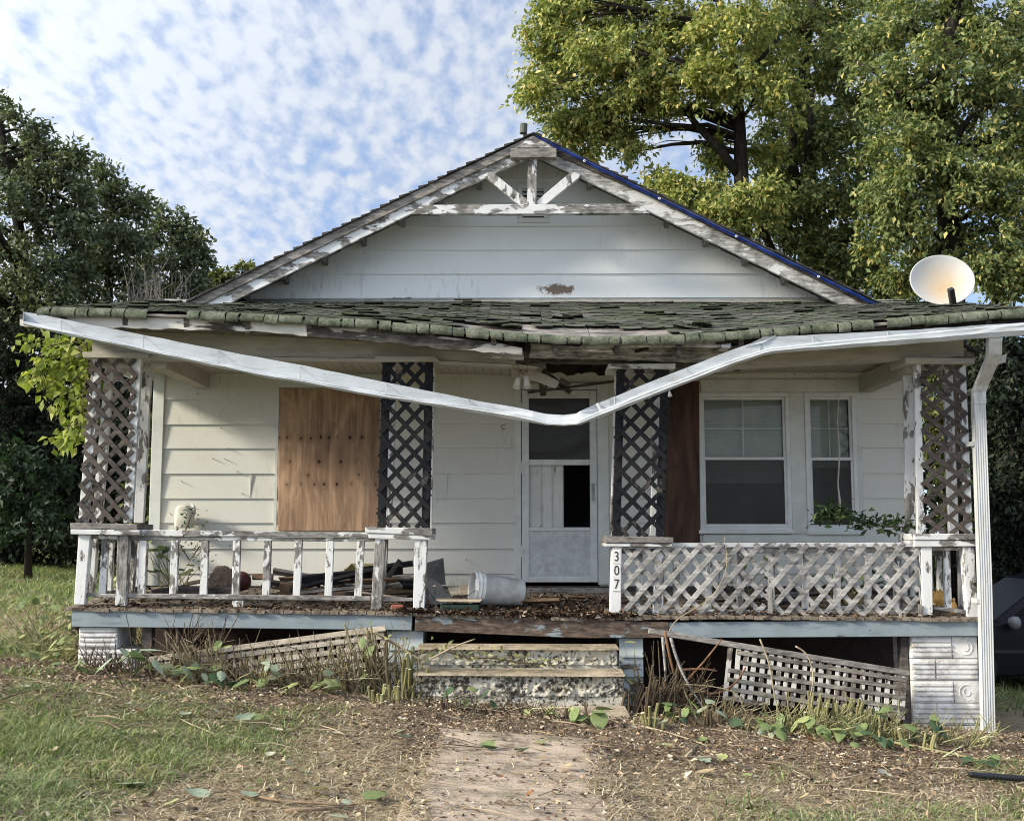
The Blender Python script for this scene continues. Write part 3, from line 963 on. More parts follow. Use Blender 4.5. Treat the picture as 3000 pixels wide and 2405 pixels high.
# torn lifted shingles beside the hole
for px, py, w, h in ((1405, 945, 88, 12), (1470, 958, 60, 10), (1975, 958, 70, 16), (2030, 950, 60, 12)):
    a = S(px, py, YE + 0.25); b = S(px + w, py + 4, YE + 0.25)
    n = 6; vs = []
    for i in range(n + 1):
        q = i / n; p = a.lerp(b, q); up = 0.016 + 0.012 * math.sin(q * 3.1 + px)
        vs += [p + Vector((0, -0.02, up)), p + Vector((0, 0.03, up + 0.012)), p + Vector((0, 0.13, 0.01 + up * 0.4))]
    mb = MB(); mb.add(vs, [(3 * i + j, 3 * i + 3 + j, 3 * i + 4 + j, 3 * i + 1 + j) for i in range(n) for j in range(2)])
    mb.build('torn_shingle', M['roll'], house, solid=0.014, fix=False)
# flashing strip along the top of the porch roof
mb = MB(); vs = []
n = 40
for i in range(n + 1):
    x = -3.9 + 8.05 * i / n
    p = rsurf(x, 1.0); w = 0.004 * math.sin(i * 1.7)
    vs += [p + Vector((0, -0.16, -0.016)), p + Vector((0, -0.05, 0.016 + w)), p + Vector((0, 0.028, 0.050))]
mb.add(vs, [(3 * i + j, 3 * i + 3 + j, 3 * i + 4 + j, 3 * i + 1 + j) for i in range(n) for j in range(2)])
mb.build('roof_flashing', plain('dull flashing', (0.27, 0.27, 0.25), 0.8, 0.35, 6), house, solid=0.005, fix=False)

# ---- fascia and beam under the eave
def strip(name, top, bot, Y, th, mat, jag=0.0, seed=0, bevel=0.0):
    """ragged board: top and bottom edges given as photo-pixel polylines"""
    r = random.Random(seed)
    xs = np.linspace(top[0][0], top[-1][0], max(6, int(abs(top[-1][0] - top[0][0]) / 22)))
    tp = np.interp(xs, [p[0] for p in top], [p[1] for p in top]); bt = np.interp(xs, [p[0] for p in bot], [p[1] for p in bot])
    mb = MB(); n = len(xs); vs = []
    for i in range(n):
        j = jag * r.uniform(-1, 1)
        a = S(xs[i], tp[i], Y); b = S(xs[i], bt[i] + j, Y)
        vs += [a, b, a + Vector((0, th, 0)), b + Vector((0, th, 0))]
    fs = []
    for i in range(n - 1):
        o = 4 * i
        fs += [(o, o + 1, o + 5, o + 4), (o + 2, o + 6, o + 7, o + 3), (o, o + 4, o + 6, o + 2), (o + 1, o + 3, o + 7, o + 5)]
    fs += [(0, 2, 3, 1), (4 * n - 4, 4 * n - 3, 4 * n - 1, 4 * n - 2)]
    mb.add(vs, fs)
    return mb.build(name, mat, house, bevel=bevel)
strip('fascia', [(58, 922), (210, 926), (750, 936), (900, 946)], [(58, 955), (350, 960), (750, 971), (900, 984)], YE + 0.05, 0.035, M['rot'], 2.5, 1)
strip('fascia', [(902, 946), (1076, 961), (1450, 1003), (1530, 1020)], [(902, 984), (1020, 994), (1450, 1036), (1530, 1046)], YE + 0.05, 0.035, peel('rotten streaked fascia', 0.36, 'x', paint=(0.42, 0.40, 0.37), wood=(0.060, 0.053, 0.047), scale=13, stretch=0.12), 3.5, 11)
strip('fascia', [(1720, 1006), (2115, 992)], [(1720, 1016), (2117, 1017)], YE + 0.10, 0.03, M['beamgrey'], 1.5, 2)
strip('fascia', [(2100, 992), (2250, 972), (2600, 943), (3060, 916)], [(2100, 1010), (2250, 996), (2600, 968), (3060, 946)], YE + 0.06, 0.035, M['rotdark'], 4, 3)
strip('porch_beam', [(270, 958), (800, 980), (1160, 1000), (1510, 1040)], [(270, 1040), (800, 1045), (1160, 1050), (1510, 1066)], YB, 0.09, M['beam'], 0.5, 4)
strip('beam_trim', [(415, 1041), (800, 1046), (1160, 1051), (1500, 1067)], [(415, 1053), (800, 1057), (1160, 1061), (1500, 1074)], YB - 0.025, 0.14, M['beam'], 0.8, 5)
strip('porch_beam', [(2090, 1062), (2250, 1028), (2500, 1008), (2823, 992)], [(2090, 1088), (2250, 1075), (2530, 1063), (2823, 1043)], YB, 0.09, M['beam'], 1.2, 6)
strip('broken_beam', [(1550, 1006), (1800, 1022), (2150, 1040)], [(1535, 1046), (1800, 1052), (2150, 1062)], YB - 0.16, 0.07, M['beamgrey'], 2.0, 7)
strip('broken_beam', [(1490, 1048), (1800, 1054), (2170, 1062)], [(1500, 1060), (1800, 1066), (2170, 1084)], YB + 0.01, 0.09, M['greydark'], 2.5, 8)
strip('broken_beam', [(1700, 1012), (1900, 1018), (2140, 1020)], [(1700, 1021), (1900, 1030), (2140, 1038)], YB - 0.24, 0.05, M['beamgrey'], 1.6, 9)
strip('broken_beam', [(1400, 1010), (1480, 1018), (1535, 1030)], [(1400, 1046), (1480, 1050), (1532, 1052)], YB - 0.22, 0.06, M['beamgrey'], 3.0, 10)
part_extr('rafter_tail', [(1536, 995), (1557, 1012), (1552, 1034), (1535, 1028)], YB - 0.28, 0.05, M['rotdark'])
part_extr('rafter_tail', [(2112, 990), (2146, 990), (2140, 1020), (2114, 1018)], YE + 0.07, 0.2, M['trim'])
for (a, b) in (((1860, 1030), (2060, 985)), ((1405, 998), (1530, 1022)), ((1430, 986), (1545, 1020))):
    mb = MB(); mb.bar(S(a[0], a[1], YB - 0.25), S(b[0], b[1], YB - 0.15), 0.028, 0.02); mb.build('splintered_lath', M['rotdark'], house)
# soffit under the overhang, left and right
mb = MB()
for a, b in ((EXL + 0.05, -0.15), (1.75, EXR - 0.05)):
    n = 16; vs = []
    for i in range(n + 1):
        x = a + (b - a) * i / n
        z = eave_z(x) - 0.10
        vs += [(x, YE + 0.09, z), (x, YB - 0.005, z + 0.03)]
    mb.add(vs, [(2 * i, 2 * i + 2, 2 * i + 3, 2 * i + 1) for i in range(n)])
mb.build('soffit', M['soffit'], house, solid=0.012, fix=False)
# ---- side beams from the columns back to the wall
mb = MB(); zs0, zs1 = zat(1139, px=590), zat(1097, px=590)
mb.box(xat(571), xat(611), YB + 0.10, YW - 0.03, zs0, zs1 + 0.02)
mb.build('side_beam', M['beam'], house, bevel=0.005)
mb = MB()
mb.box(xat(2520) , xat(2556), YB + 0.10, YW - 0.03, zat(1151, px=2550), zat(1108, px=2540) + 0.02)
mb.build('side_beam', M['beam'], house, bevel=0.005)
mb = MB()
mb.prism([(xat(545) - 0.62, YB + 0.1, zs1 - 0.05), (xat(545) - 0.62, YW + 0.3, zs1 - 0.05), (xat(545) - 0.62, YW + 0.3, zs1 + 0.05), (xat(545) - 0.62, YB + 0.1, zs1 + 0.05)], (0.03, 0, 0))
mb.build('side_fascia', M['trim'], house)
# ---- ceiling in two halves with a torn hole in the middle
zc = zs1 - 0.005
def ceil_half(x0, x1, edge):
    mb = MB(); vs = []; n = 26
    for i in range(n + 1):
        x = x0 + (x1 - x0) * i / n
        for j in range(5):
            y = YB + 0.10 + (YW - 0.03 - YB - 0.10) * j / 4
            s = 0.0
            k = (i / n) if edge == 'r' else 1 - i / n
            if k > 0.6: s = 0.17 * ((k - 0.6) / 0.4) ** 1.6 * (1 - 0.75 * j / 4)
            xx = x
            if k >= 0.999: xx += 0.06 * math.sin(j * 4.1 + x0)
            vs.append((xx, y, zc - s + 0.02))
    mb.add(vs, [(i * 5 + j, (i + 1) * 5 + j, (i + 1) * 5 + j + 1, i * 5 + j + 1) for i in range(n) for j in range(4)])
    return mb.build('porch_ceiling', M['ceil'], house, solid=0.014, fix=False)
ceil_half(-3.98, xat(1560), 'r'); ceil_half(xat(1990), 4.2, 'l')
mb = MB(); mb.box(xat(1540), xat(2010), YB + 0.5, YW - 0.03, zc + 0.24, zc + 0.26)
mb.build('void_sheet', M['dark'], house)  # black sheet standing in for the unlit roof space above the hole
# hanging scraps in the hole
hs = MB()
for a, b, w, Y in (((1500, 1075), (1636, 1130), 30, 11.2),):
    pts = [(1498, 1062), (1545, 1076), (1600, 1098), (1640, 1118), (1627, 1138), (1590, 1124), (1555, 1112), (1500, 1100)]
    hs.extr(pts, 11.10, 0.03)
hs.build('torn_ceiling_board', peel('torn ceiling board', 0.85, 'x', paint=(0.62, 0.60, 0.54), wood=(0.16, 0.14, 0.12), scale=7), house)
for pa, pb, w, Y in (((1545, 1150), (1800, 1117), 0.028, 11.5), ((1590, 1085), (1672, 1150), 0.05, 11.3), ((1640, 1112), (1670, 1128), 0.05, 11.1), ((1585, 1122), (1590, 1160), 0.05, 11.9), ((1600, 1124), (1596, 1158), 0.03, 11.9)):
    mb = MB(); mb.bar(S(pa[0], pa[1], Y), S(pb[0], pb[1], Y), w, 0.02); mb.build('hanging_lath', M['greydark'], house)
mb = MB(); r_ = random.Random(4); pts_t = []
xs = np.linspace(1600, 1815, 22)
top = [S(x, 1060, 11.8) for x in xs]; bot = [S(x, 1092 + r_.uniform(-3, 10), 11.8) for x in xs]
mb.add(top + bot, [(i, i + 1, 22 + i + 1, 22 + i) for i in range(21)])
mb.build('void_strip', M['rotdark'], house, solid=0.006, fix=False)  # ragged black strip standing in for the dark void over the hole

# ---- windows (one assembly of two)
def window(rect, mid_py, muntin, blind_py, name, Yd):
    x0, x1, z0, z1 = rect
    zm = zat(mid_py)
    fr = MB(); t = 0.045
    for b in ((x0, x1, z0, z0 + t), (x0, x1, z1 - t, z1), (x0, x0 + t, z0 + t + .001, z1 - t - .001), (x1 - t, x1, z0 + t + .001, z1 - t - .001)):
        fr.box(b[0], b[1], YW - 0.045, YW + 0.06, b[2], b[3])
    f = fr.build(name, M['frame'], house, bevel=0.004)
    a0, a1 = x0 + t, x1 - t
    sp = MB(); s = 0.030
    for zz0, zz1, yy in ((zm - 0.01, z1 - t, YW - 0.012), (z0 + t, zm + 0.026, YW - 0.030)):
        for b in ((a0, a1, zz0, zz0 + s), (a0, a1, zz1 - s, zz1), (a0, a0 + s * .8, zz0 + s + .001, zz1 - s - .001), (a1 - s * .8, a1, zz0 + s + .001, zz1 - s - .001)):
            sp.box(b[0], b[1], yy, yy + 0.03, b[2], b[3])
    sp.build('sash', M['frame'], f, bevel=0.002)
    mu = MB(); mu.box((a0 + a1) / 2 - 0.009, (a0 + a1) / 2 + 0.009, YW + 0.022, YW + 0.034, zm + 0.025, z1 - t - s - .001)
    zh = zm + (z1 - zm) * 0.47
    mu.box(a0 + s, a1 - s, YW + 0.023, YW + 0.033, zh - 0.008, zh + 0.008)
    mu.build('muntin', M['frame'], f)
    pn = MB(); pn.add([(a0 + s * .5, YW + 0.004, zm + .01), (a1 - s * .5, YW + 0.004, zm + .01), (a1 - s * .5, YW + 0.004, z1 - t - s * .5), (a0 + s * .5, YW + 0.004, z1 - t - s * .5)], [(0, 1, 2, 3)])
    pn.build('pane', M['glass'], f, fix=False)
    pn = MB(); pn.add([(a0 + s * .5, YW - 0.014, z0 + t + s * .5), (a1 - s * .5, YW - 0.014, z0 + t + s * .5), (a1 - s * .5, YW - 0.014, zm + .01), (a0 + s * .5, YW - 0.014, zm + .01)], [(0, 1, 2, 3)])
    pn.build('screen_pane', M['screen'], f, fix=False)
    bl = MB(); zb = zat(blind_py); z = z1 - t - 0.01
    while z > zb:
        bl.add([(a0 + .02, YW + 0.072, z - 0.012), (a1 - .02, YW + 0.072, z - 0.012), (a1 - .02, YW + 0.083, z + 0.008), (a0 + .02, YW + 0.083, z + 0.008)], [(0, 1, 2, 3)])
        z -= 0.021
    bl.build('blind', M['blind'], f, fix=False)
    sl_ = MB(); sl_.box(x0 - 0.02, x1 + 0.02, YW - 0.075, YW - 0.046, z0 - 0.025, z0 + 0.012)
    sl_.build('sill', M['frame'], f, bevel=0.003)
    return f
window(W1, 968 * K, True, 1015 * K, 'window', 0)
window(W2, 969 * K, True, 985 * K, 'window', 0)
cs = MB()
xa, xb, za, zb_ = WG
e = 0.0015
cs.box(xa, xb, YW - 0.030, YW + 0.04, W1[3] + e, zb_)
cs.box(xa, xb, YW - 0.030, YW + 0.04, za, W1[2] - 0.03)
cs.box(W1[1] + e, W2[0] - e, YW - 0.032, YW + 0.04, W1[2] - 0.03 + e, W1[3])
cs.box(W2[1] + e, xb, YW - 0.032, YW + 0.04, W1[2] - 0.03 + e, W1[3])
cs.build('window_casing', M['casing'], house, bevel=0.004)
part_extr('casing_joint', [(2442, 1589), (2445, 1589), (2445, 1600), (2442, 1600)], YW - 0.035, 0.004, M['greydark'], 0)

# ---- front door: casing, storm door, half-gone inner door
x0, x1, z0, z1 = DR
cs = MB(); cw = 0.075
cs.box(x0 - cw, x0 - 0.002, YW - 0.05, YW + 0.05, z0 - 0.02, z1 + cw)
cs.box(x1 + 0.002, x1 + cw + 0.05, YW - 0.05, YW + 0.05, z0 - 0.02, z1 + cw)
cs.box(x0 - 0.001, x1 + 0.001, YW - 0.05, YW + 0.05, z1 + 0.002, z1 + cw)
cs.build('door_casing', M['casing'], house, bevel=0.005)
sd = MB()
Z = lambda d: zat(d * K)
def dbox(dx0, dx1, dy0, dy1, ya, yb):
    sd.box(xat(dx0 * K), xat(dx1 * K), ya, yb, Z(dy1), Z(dy0))
ya, yb = YW - 0.065, YW - 0.030
dbox(1099, 1113.5, 823, 1225, ya, yb); dbox(1241, 1255.5, 823, 1225, ya, yb)
dbox(1113.6, 1240.9, 823, 840, ya, yb); dbox(1113.6, 1240.9, 968, 980, ya, yb)
dbox(1113.6, 1240.9, 1110, 1118, ya, yb); dbox(1113.6, 1240.9, 1213, 1225, ya, yb)
door = sd.build('storm_door', M['alu'], house, bevel=0.004)
mb = MB(); mb.box(xat(1113 * K), xat(1241 * K), YW - 0.052, YW - 0.044, Z(1214), Z(1117))
mb.build('kick_panel', M['kick'], door)
mb = MB(); mb.add([(xat(1113 * K), YW - 0.047, Z(969)), (xat(1241 * K), YW - 0.047, Z(969)), (xat(1241 * K), YW - 0.047, Z(839)), (xat(1113 * K), YW - 0.047, Z(839))], [(0, 1, 2, 3)])
mb.build('screen_pane', M['screen'], door, fix=False)
mb = MB(); mb.box(xat(1244 * K), xat(1250 * K), YW - 0.080, YW - 0.066, Z(1055), Z(1018)); mb.box(xat(1245.5 * K), xat(1248.5 * K), YW - 0.100, YW - 0.081, Z(1032), Z(1022))
mb.build('handle', plain('door handle', (0.30, 0.31, 0.31), 0.4), door, bevel=0.003)
mb = MB()
for dy in (862, 985, 1160):
    mb.box(xat(1096 * K), xat(1100 * K), YW - 0.075, YW - 0.066, Z(dy + 12), Z(dy - 12))
mb.build('hinge', M['casing'], door)
mb = MB(); mb.box(xat(1111 * K), xat(1186 * K), YW + 0.0, YW + 0.04, z0, Z(972))
idoor = mb.build('inner_door', M['doorw'], house)
mb = MB()
for a, b in ((1113, 1140), (1142, 1163), (1165, 1186)):
    mb.box(xat(a * K), xat(b * K) - 0.006, YW - 0.012, YW - 0.0015, z0 + 0.02, Z(978))
mb.build('inner_door_board', M['doorw'], idoor, bevel=0.004)
mb = MB(); mb.box(xat(1111 * K), xat(1241 * K), YW + 0.06, YW + 0.09, Z(978), Z(830))
mb.build('transom_board', plain('dark transom', (0.09, 0.10, 0.09), 0.6), house)
mb = MB(); mb.box(x0 - 0.1, x1 + 0.15, YW - 0.14, YW - 0.031, zbase - 0.07, zbase - 0.015)
mb.build('door_sill', M['grey'], house, bevel=0.004)
# low base board where the wall meets the porch floor
mb = MB(); mb.box(XL, XR, YW - 0.012, YW + 0.055, zbase - 0.30, zbase - 0.001)
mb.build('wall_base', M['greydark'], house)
# plywood boards over the openings
z_r1, z_r2 = zat(1284), zat(1417)
def plywood(name, poly, Y, th, mat, label):
    m = MB(); m.extr(poly, Y, th, True)
    o = m.build(name, mat, None, bevel=0.003)
    return o
kn = []
cen = SD(693, 1118, YW)
def knot(zx, zy, r):
    p = S(700 + zx * 0.3761, 850 + zy * 0.3761, YW - 0.04)
    return (p.x - cen.x, p.z - cen.z, r)
for zx, zy in ((320, 1150), (382, 1150), (477, 1152), (563, 1150), (643, 1148), (705, 1150), (770, 1143), (868, 1152), (958, 1147), (400, 1338), (622, 1335), (790, 1335), (545, 1438), (940, 1433), (372, 1512), (478, 1506), (584, 1512), (666, 1514), (758, 1512), (876, 1506), (983, 1510), (1062, 1510)):
    kn.append(knot(zx + random.uniform(-6, 6), zy + random.uniform(-4, 4), random.choice((0.008, 0.011, 0.015, 0.018))))
ply1 = ply_mat('plywood left', (0.335, 0.22, 0.142), (0.19, 0.118, 0.076), kn, (0, 0, 0))
o = plywood('plywood_board', [(587, 817), (800, 820), (798, 1118), (585, 1117)], YW - 0.042, 0.018, ply1, '')
bl = cen; me = o.data
for vv in me.vertices: vv.co -= Vector((bl.x, bl.y, bl.z))
o.location = bl
prep(o, 'tan knotty plywood sheet nailed over the window left of the door', 'plywood')
ply2 = ply_mat('plywood right', (0.080, 0.044, 0.031), (0.036, 0.020, 0.015), [], (5, 2, 1))
o = plywood('plywood_board', [(1402, 800), (1472, 803), (1474, 1142), (1398, 1142)], YW - 0.062, 0.018, ply2, '')
recenter(o); prep(o, 'dark reddish brown plywood sheet between the door and the window', 'plywood')
mb = MB(); mb.box(xat(583 * K), xat(800 * K), YW - 0.036, YW - 0.024, zat(816 * K), zceil)
mb.box(xat(581.5 * K), xat(587 * K), YW - 0.038, YW - 0.024, zat(1118 * K), zat(816 * K) - .001)
mb.build('window_head_trim', M['casing'], house)
# nails left in the siding
mb = MB()
for zx, zy, ox, oy in ((1730, 1080, 0, 850), (1665, 1315, 0, 850), (1755, 1318, 0, 850), (1420, 1493, 0, 850), (1890, 1587, 0, 850), (1545, 815, 0, 850), (1850, 1415, 0, 850), (1780, 1235, 0, 850), (1370, 505, 850, 1450)):
    p = S(ox + zx * 0.376, oy + zy * 0.376, YW - 0.012)
    mb.tube([p, p + Vector((0.004, -0.045, 0.008))], 0.0035, 5)
mb.build('nail', plain('rusty nail', (0.10, 0.06, 0.04), 0.8), house)
# ================================================================== LATTICE COLUMNS
def clip_line(p, d, poly):
    """part of the infinite 2D line p+t*d inside a convex polygon (counter-clockwise or not)"""
    t0, t1 = -1e9, 1e9
    n = len(poly); cx = sum(q[0] for q in poly) / n; cz = sum(q[1] for q in poly) / n
    for i in range(n):
        a = poly[i]; b = poly[(i + 1) % n]
        nx, nz = -(b[1] - a[1]), b[0] - a[0]
        if nx * (cx - a[0]) + nz * (cz - a[1]) < 0: nx, nz = -nx, -nz
        den = nx * d[0] + nz * d[1]; num = nx * (a[0] - p[0]) + nz * (a[1] - p[1])
        if abs(den) < 1e-9:
            if num > 0: return None
            continue
        t = num / den
        if den > 0: t0 = max(t0, t)
        else: t1 = min(t1, t)
    return (t0, t1) if t1 - t0 > 0.02 else None
def lattice(mb, poly, Y, ang, pitch, w, th, seed=0, drop=0.0, phase=0.0, lean=0.0):
    """poly: world (x,z) outline on plane Y; strips at +ang (front) and -ang (behind)"""
    r = random.Random(seed)
    cx = sum(p[0] for p in poly) / len(poly); cz = sum(p[1] for p in poly) / len(poly)
    for layer, sg in ((0, -1), (1, 1)):
        a = R(ang) * sg
        d = (math.cos(a), math.sin(a)); nrm = (-d[1], d[0])
        for k in range(-60, 61):
            o = (k + phase) * pitch + r.uniform(-0.004, 0.004)
            if r.random() < drop: continue
            aa = a + r.uniform(-0.012, 0.012); dd = (math.cos(aa), math.sin(aa))
            p = (cx + nrm[0] * o, cz + nrm[1] * o)
            c = clip_line(p, dd, poly)
            if not c: continue
            e0 = c[0] + r.uniform(-0.006, 0.012); e1 = c[1] - r.uniform(-0.006, 0.012)
            y = Y + layer * (th + 0.001)
            A = Vector((p[0] + dd[0] * e0, y + lean * 0, p[1] + dd[1] * e0)); B = Vector((p[0] + dd[0] * e1, y + r.uniform(-0.002, 0.002), p[1] + dd[1] * e1))
            mb.bar(A, B, w, th)
def xz(p): return (p.x, p.z)
def column(label, tl, tr, bl, br, Y, dep, stile, lat, post, left_st, right_st, seed, ang=47, pitch=0.118, drop=0.0, back=True, latpoly=None, stile_m=None):
    """tapering lattice column: corners in photo pixels"""
    TL, TR, BL, BR = (S(q[0], q[1], Y) for q in (tl, tr, bl, br))
    root = thing('lattice_column', label, 'porch column', ((BL.x + BR.x) / 2, Y + dep / 2, BL.z), 'lattice columns holding up the porch roof')
    ins = 0.030
    for nm, a, b, mat, wd in (('post', BL, TL, left_st, stile), ('post', BR, TR, right_st, stile)):
        s = 1 if a is BL else -1
        mb = MB(); off = Vector((s * wd / 2, 0.045, 0))
        mb.bar(a + off, b + off, wd, 0.05); mb.build(nm, mat, root, bevel=0.004)
    if back:
        for a, b, s in ((BL, TL, 1), (BR, TR, -1)):
            mb = MB(); off = Vector((s * 0.05, dep, 0))
            mb.bar(a + off, b + off, 0.09, 0.05); mb.build('post', post, root, bevel=0.004)
    P = [xz(TL), xz(TR), xz(BR), xz(BL)] if latpoly is None else [xz(S(q[0], q[1], Y)) for q in latpoly]
    mb = MB(); lattice(mb, P, Y, ang, pitch, 0.043, 0.009, seed, drop)
    mb.build('lattice_panel', lat, root, bevel=0.0015)
    return root
def slab(name, root, poly, Y, th, mat, bevel=0.005):
    m = MB(); m.extr(poly, Y, th); return m.build(name, mat, root, bevel=bevel)

YC = 10.40
A = column('far left lattice column with brown strips and a vine-covered top', (268, 1049), (412, 1049), (226, 1531), (385, 1531), YC, 0.36, 0.085, M['lat_brown'], M['ped'], M['ped'], M['trim_v'], 11, pitch=0.116, drop=0.03,
           latpoly=[(262, 1049), (402, 1049), (374, 1531), (226, 1531)])
slab('top_cap', A, [(241, 1031), (434, 1033), (434, 1049), (243, 1048)], YC - 0.04, 0.45, M['beam'])
slab('base_cap', A, [(205, 1531), (402, 1535), (402, 1552), (206, 1549)], YC - 0.05, 0.46, M['grey'])
slab('base_cap', A, [(206, 1550), (409, 1553), (411, 1568), (207, 1565)], YC - 0.06, 0.48, M['cap_white'])
slab('pedestal_post', A, [(230, 1566), (264, 1567), (247, 1771), (216, 1771)], YC - 0.02, 0.085, M['ped'])
slab('pedestal_post', A, [(344, 1568), (377, 1569), (368, 1775), (337, 1775)], YC - 0.02, 0.085, M['ped_grey'])
slab('pedestal_post', A, [(263, 1568), (285, 1568), (273, 1740), (251, 1740)], YC + 0.34, 0.07, M['ped'])
slab('pedestal_post', A, [(378, 1568), (398, 1568), (389, 1740), (370, 1740)], YC + 0.34, 0.07, M['ped'])
B = column('black lattice column standing beside the tan plywood sheet', (1120, 1060), (1268, 1060), (1104, 1546), (1258, 1546), YC, 0.36, 0.075, M['lat_black'], M['ped'], M['lat_black'], M['lat_black'], 23, pitch=0.121)
slab('top_cap', B, [(1098, 1042), (1276, 1043), (1288, 1058), (1098, 1060)], YC - 0.05, 0.45, M['beam'])
slab('base_cap', B, [(1070, 1544), (1267, 1547), (1267, 1567), (1071, 1561)], YC - 0.05, 0.46, M['cap_white'])
slab('base_cap', B, [(1079, 1563), (1265, 1569), (1265, 1581), (1080, 1577)], YC - 0.04, 0.45, M['cap_white'])
slab('pedestal_post', B, [(1098, 1579), (1130, 1580), (1117, 1786), (1086, 1785)], YC - 0.02, 0.085, M['ped_grey'])
slab('pedestal_post', B, [(1215, 1581), (1252, 1582), (1243, 1790), (1210, 1789)], YC - 0.02, 0.085, M['ped'])
slab('pedestal_post', B, [(1112, 1580), (1136, 1580), (1128, 1750), (1106, 1750)], YC + 0.34, 0.07, M['ped_grey'])
C = column('black lattice column standing beside the storm door above the house number', (1808, 1081), (1962, 1081), (1794, 1571), (1947, 1571), YC, 0.36, 0.075, M['lat_black'], M['ped'], M['lat_black'], M['lat_black'], 31, ang=46, pitch=0.127, drop=0.0)
slab('top_cap', C, [(1782, 1066), (1979, 1064), (1979, 1080), (1783, 1080)], YC - 0.05, 0.45, M['cap_white'])
slab('base_cap', C, [(1772, 1570), (1973, 1574), (1973, 1591), (1772, 1590)], YC - 0.05, 0.46, M['grey'])
slab('base_cap', C, [(1773, 1591), (1830, 1592), (1970, 1592), (1970, 1602), (1774, 1601)], YC - 0.04, 0.45, M['cap_white'])
slab('pedestal_post', C, [(1791, 1602), (1822, 1602), (1819, 1808), (1786, 1808)], YC - 0.02, 0.085, M['ped'])
slab('pedestal_post', C, [(1922, 1603), (1948, 1603), (1943, 1808), (1912, 1808)], YC + 0.015, 0.07, M['ped'])
D = column('far right lattice column with brown strips beside the downspout', (2681, 1066), (2832, 1066), (2691, 1564), (2853, 1564), YC, 0.36, 0.062, M['lat_brown'], M['ped'], M['trim_v'], M['ped'], 47, ang=39, pitch=0.125,
           latpoly=[(2697, 1066), (2828, 1066), (2850, 1564), (2705, 1564)])
slab('top_cap', D, [(2652, 1047), (2855, 1049), (2857, 1066), (2653, 1065)], YC - 0.05, 0.45, M['beam'])
slab('base_cap', D, [(2680, 1563), (2891, 1563), (2892, 1581), (2680, 1582)], YC - 0.05, 0.46, M['cap_white'])
slab('base_cap', D, [(2679, 1583), (2893, 1582), (2893, 1600), (2680, 1602)], YC - 0.04, 0.45, M['cap_white'])
slab('pedestal_post', D, [(2699, 1602), (2731, 1602), (2733, 1802), (2704, 1802)], YC - 0.02, 0.085, M['ped'])
slab('pedestal_post', D, [(2821, 1602), (2855, 1602), (2866, 1808), (2835, 1808)], YC - 0.02, 0.085, M['ped'])
slab('pedestal_post', D, [(2809, 1612), (2826, 1612), (2830, 1780), (2815, 1780)], YC + 0.34, 0.07, M['ped'])

# ================================================================== RAILINGS
YRL = YC + 0.0
def zfp(px, py, Y): return S(px, py, Y)
rl = thing('porch_railing', 'peeling white baluster railing across the left half of the porch front', 'railing', S(740, 1780, YRL), 'porch railings')
slab('top_rail', rl, [(378, 1551), (1098, 1560), (1098, 1574), (378, 1569)], YRL + 0.0, 0.09, M['rail'])
slab('top_rail', rl, [(378, 1570), (1098, 1575), (1098, 1587), (378, 1582)], YRL + 0.018, 0.05, M['rail2'])
slab('bottom_rail', rl, [(369, 1738), (1086, 1746), (1086, 1761), (369, 1752)], YRL + 0.01, 0.07, M['rail2'])
slab('bottom_rail', rl, [(1119, 1750), (1209, 1752), (1209, 1761), (1118, 1762)], YRL + 0.012, 0.07, M['rail2'])
slab('rail_block', rl, [(680, 1759), (713, 1759), (712, 1779), (680, 1779)], YRL + 0.01, 0.05, M['ped'])
for k, (xt, xb) in enumerate(((419, 412), (512, 506), (600, 595), (693, 689), (784, 778), (875, 868), (967, 961), (1057, 1048))):
    w_ = 10.5
    slab('baluster', rl, [(xt - w_, 1583), (xt + w_, 1584), (xb + w_, 1741 + k * 0.8), (xb - w_, 1740 + k * 0.8)], YRL + 0.018, 0.045, M['baluster'], 0.003)
def side_rail(label, x, ya, yb, ztop_l, zbot_l, n, xs=0.0, skew=0.0):
    r = thing('porch_railing', label, 'railing', (x, (ya + yb) / 2, zbot_l - 0.05), 'porch railings')
    mb = MB(); mb.box(x - 0.05, x + 0.05, ya, yb, ztop_l - 0.045, ztop_l); mb.build('top_rail', M['rail'], r, bevel=0.004)
    mb = MB(); mb.box(x - 0.03, x + 0.03, ya, yb, ztop_l - 0.085, ztop_l - 0.047); mb.build('top_rail', M['rail2'], r, bevel=0.004)
    mb = MB(); mb.bar((x, ya, zbot_l - skew), (x, yb, zbot_l), 0.06, 0.045, (0, 0, 1)); mb.build('bottom_rail', M['rail'], r, bevel=0.004)
    for k in range(n):
        y = ya + (yb - ya) * (k + 0.6) / n
        mb = MB(); mb.box(x - 0.022, x + 0.022, y, y + 0.055, zbot_l + 0.022, ztop_l - 0.088); mb.build('baluster', M['baluster'], r, bevel=0.003)
    return r
zt_ = S(400, 1560, YC).z
side_rail('short side railing on the left end of the porch', -3.99, YC + 0.42, YW - 0.02, zt_, zf(-4, 11) + 0.06, 5)
zt_ = S(2780, 1604, YC).z
side_rail('short side railing on the right end of the porch behind the sun face', 4.02, YC + 0.42, YW - 0.02, zt_, zf(4, 11) + 0.05, 5)
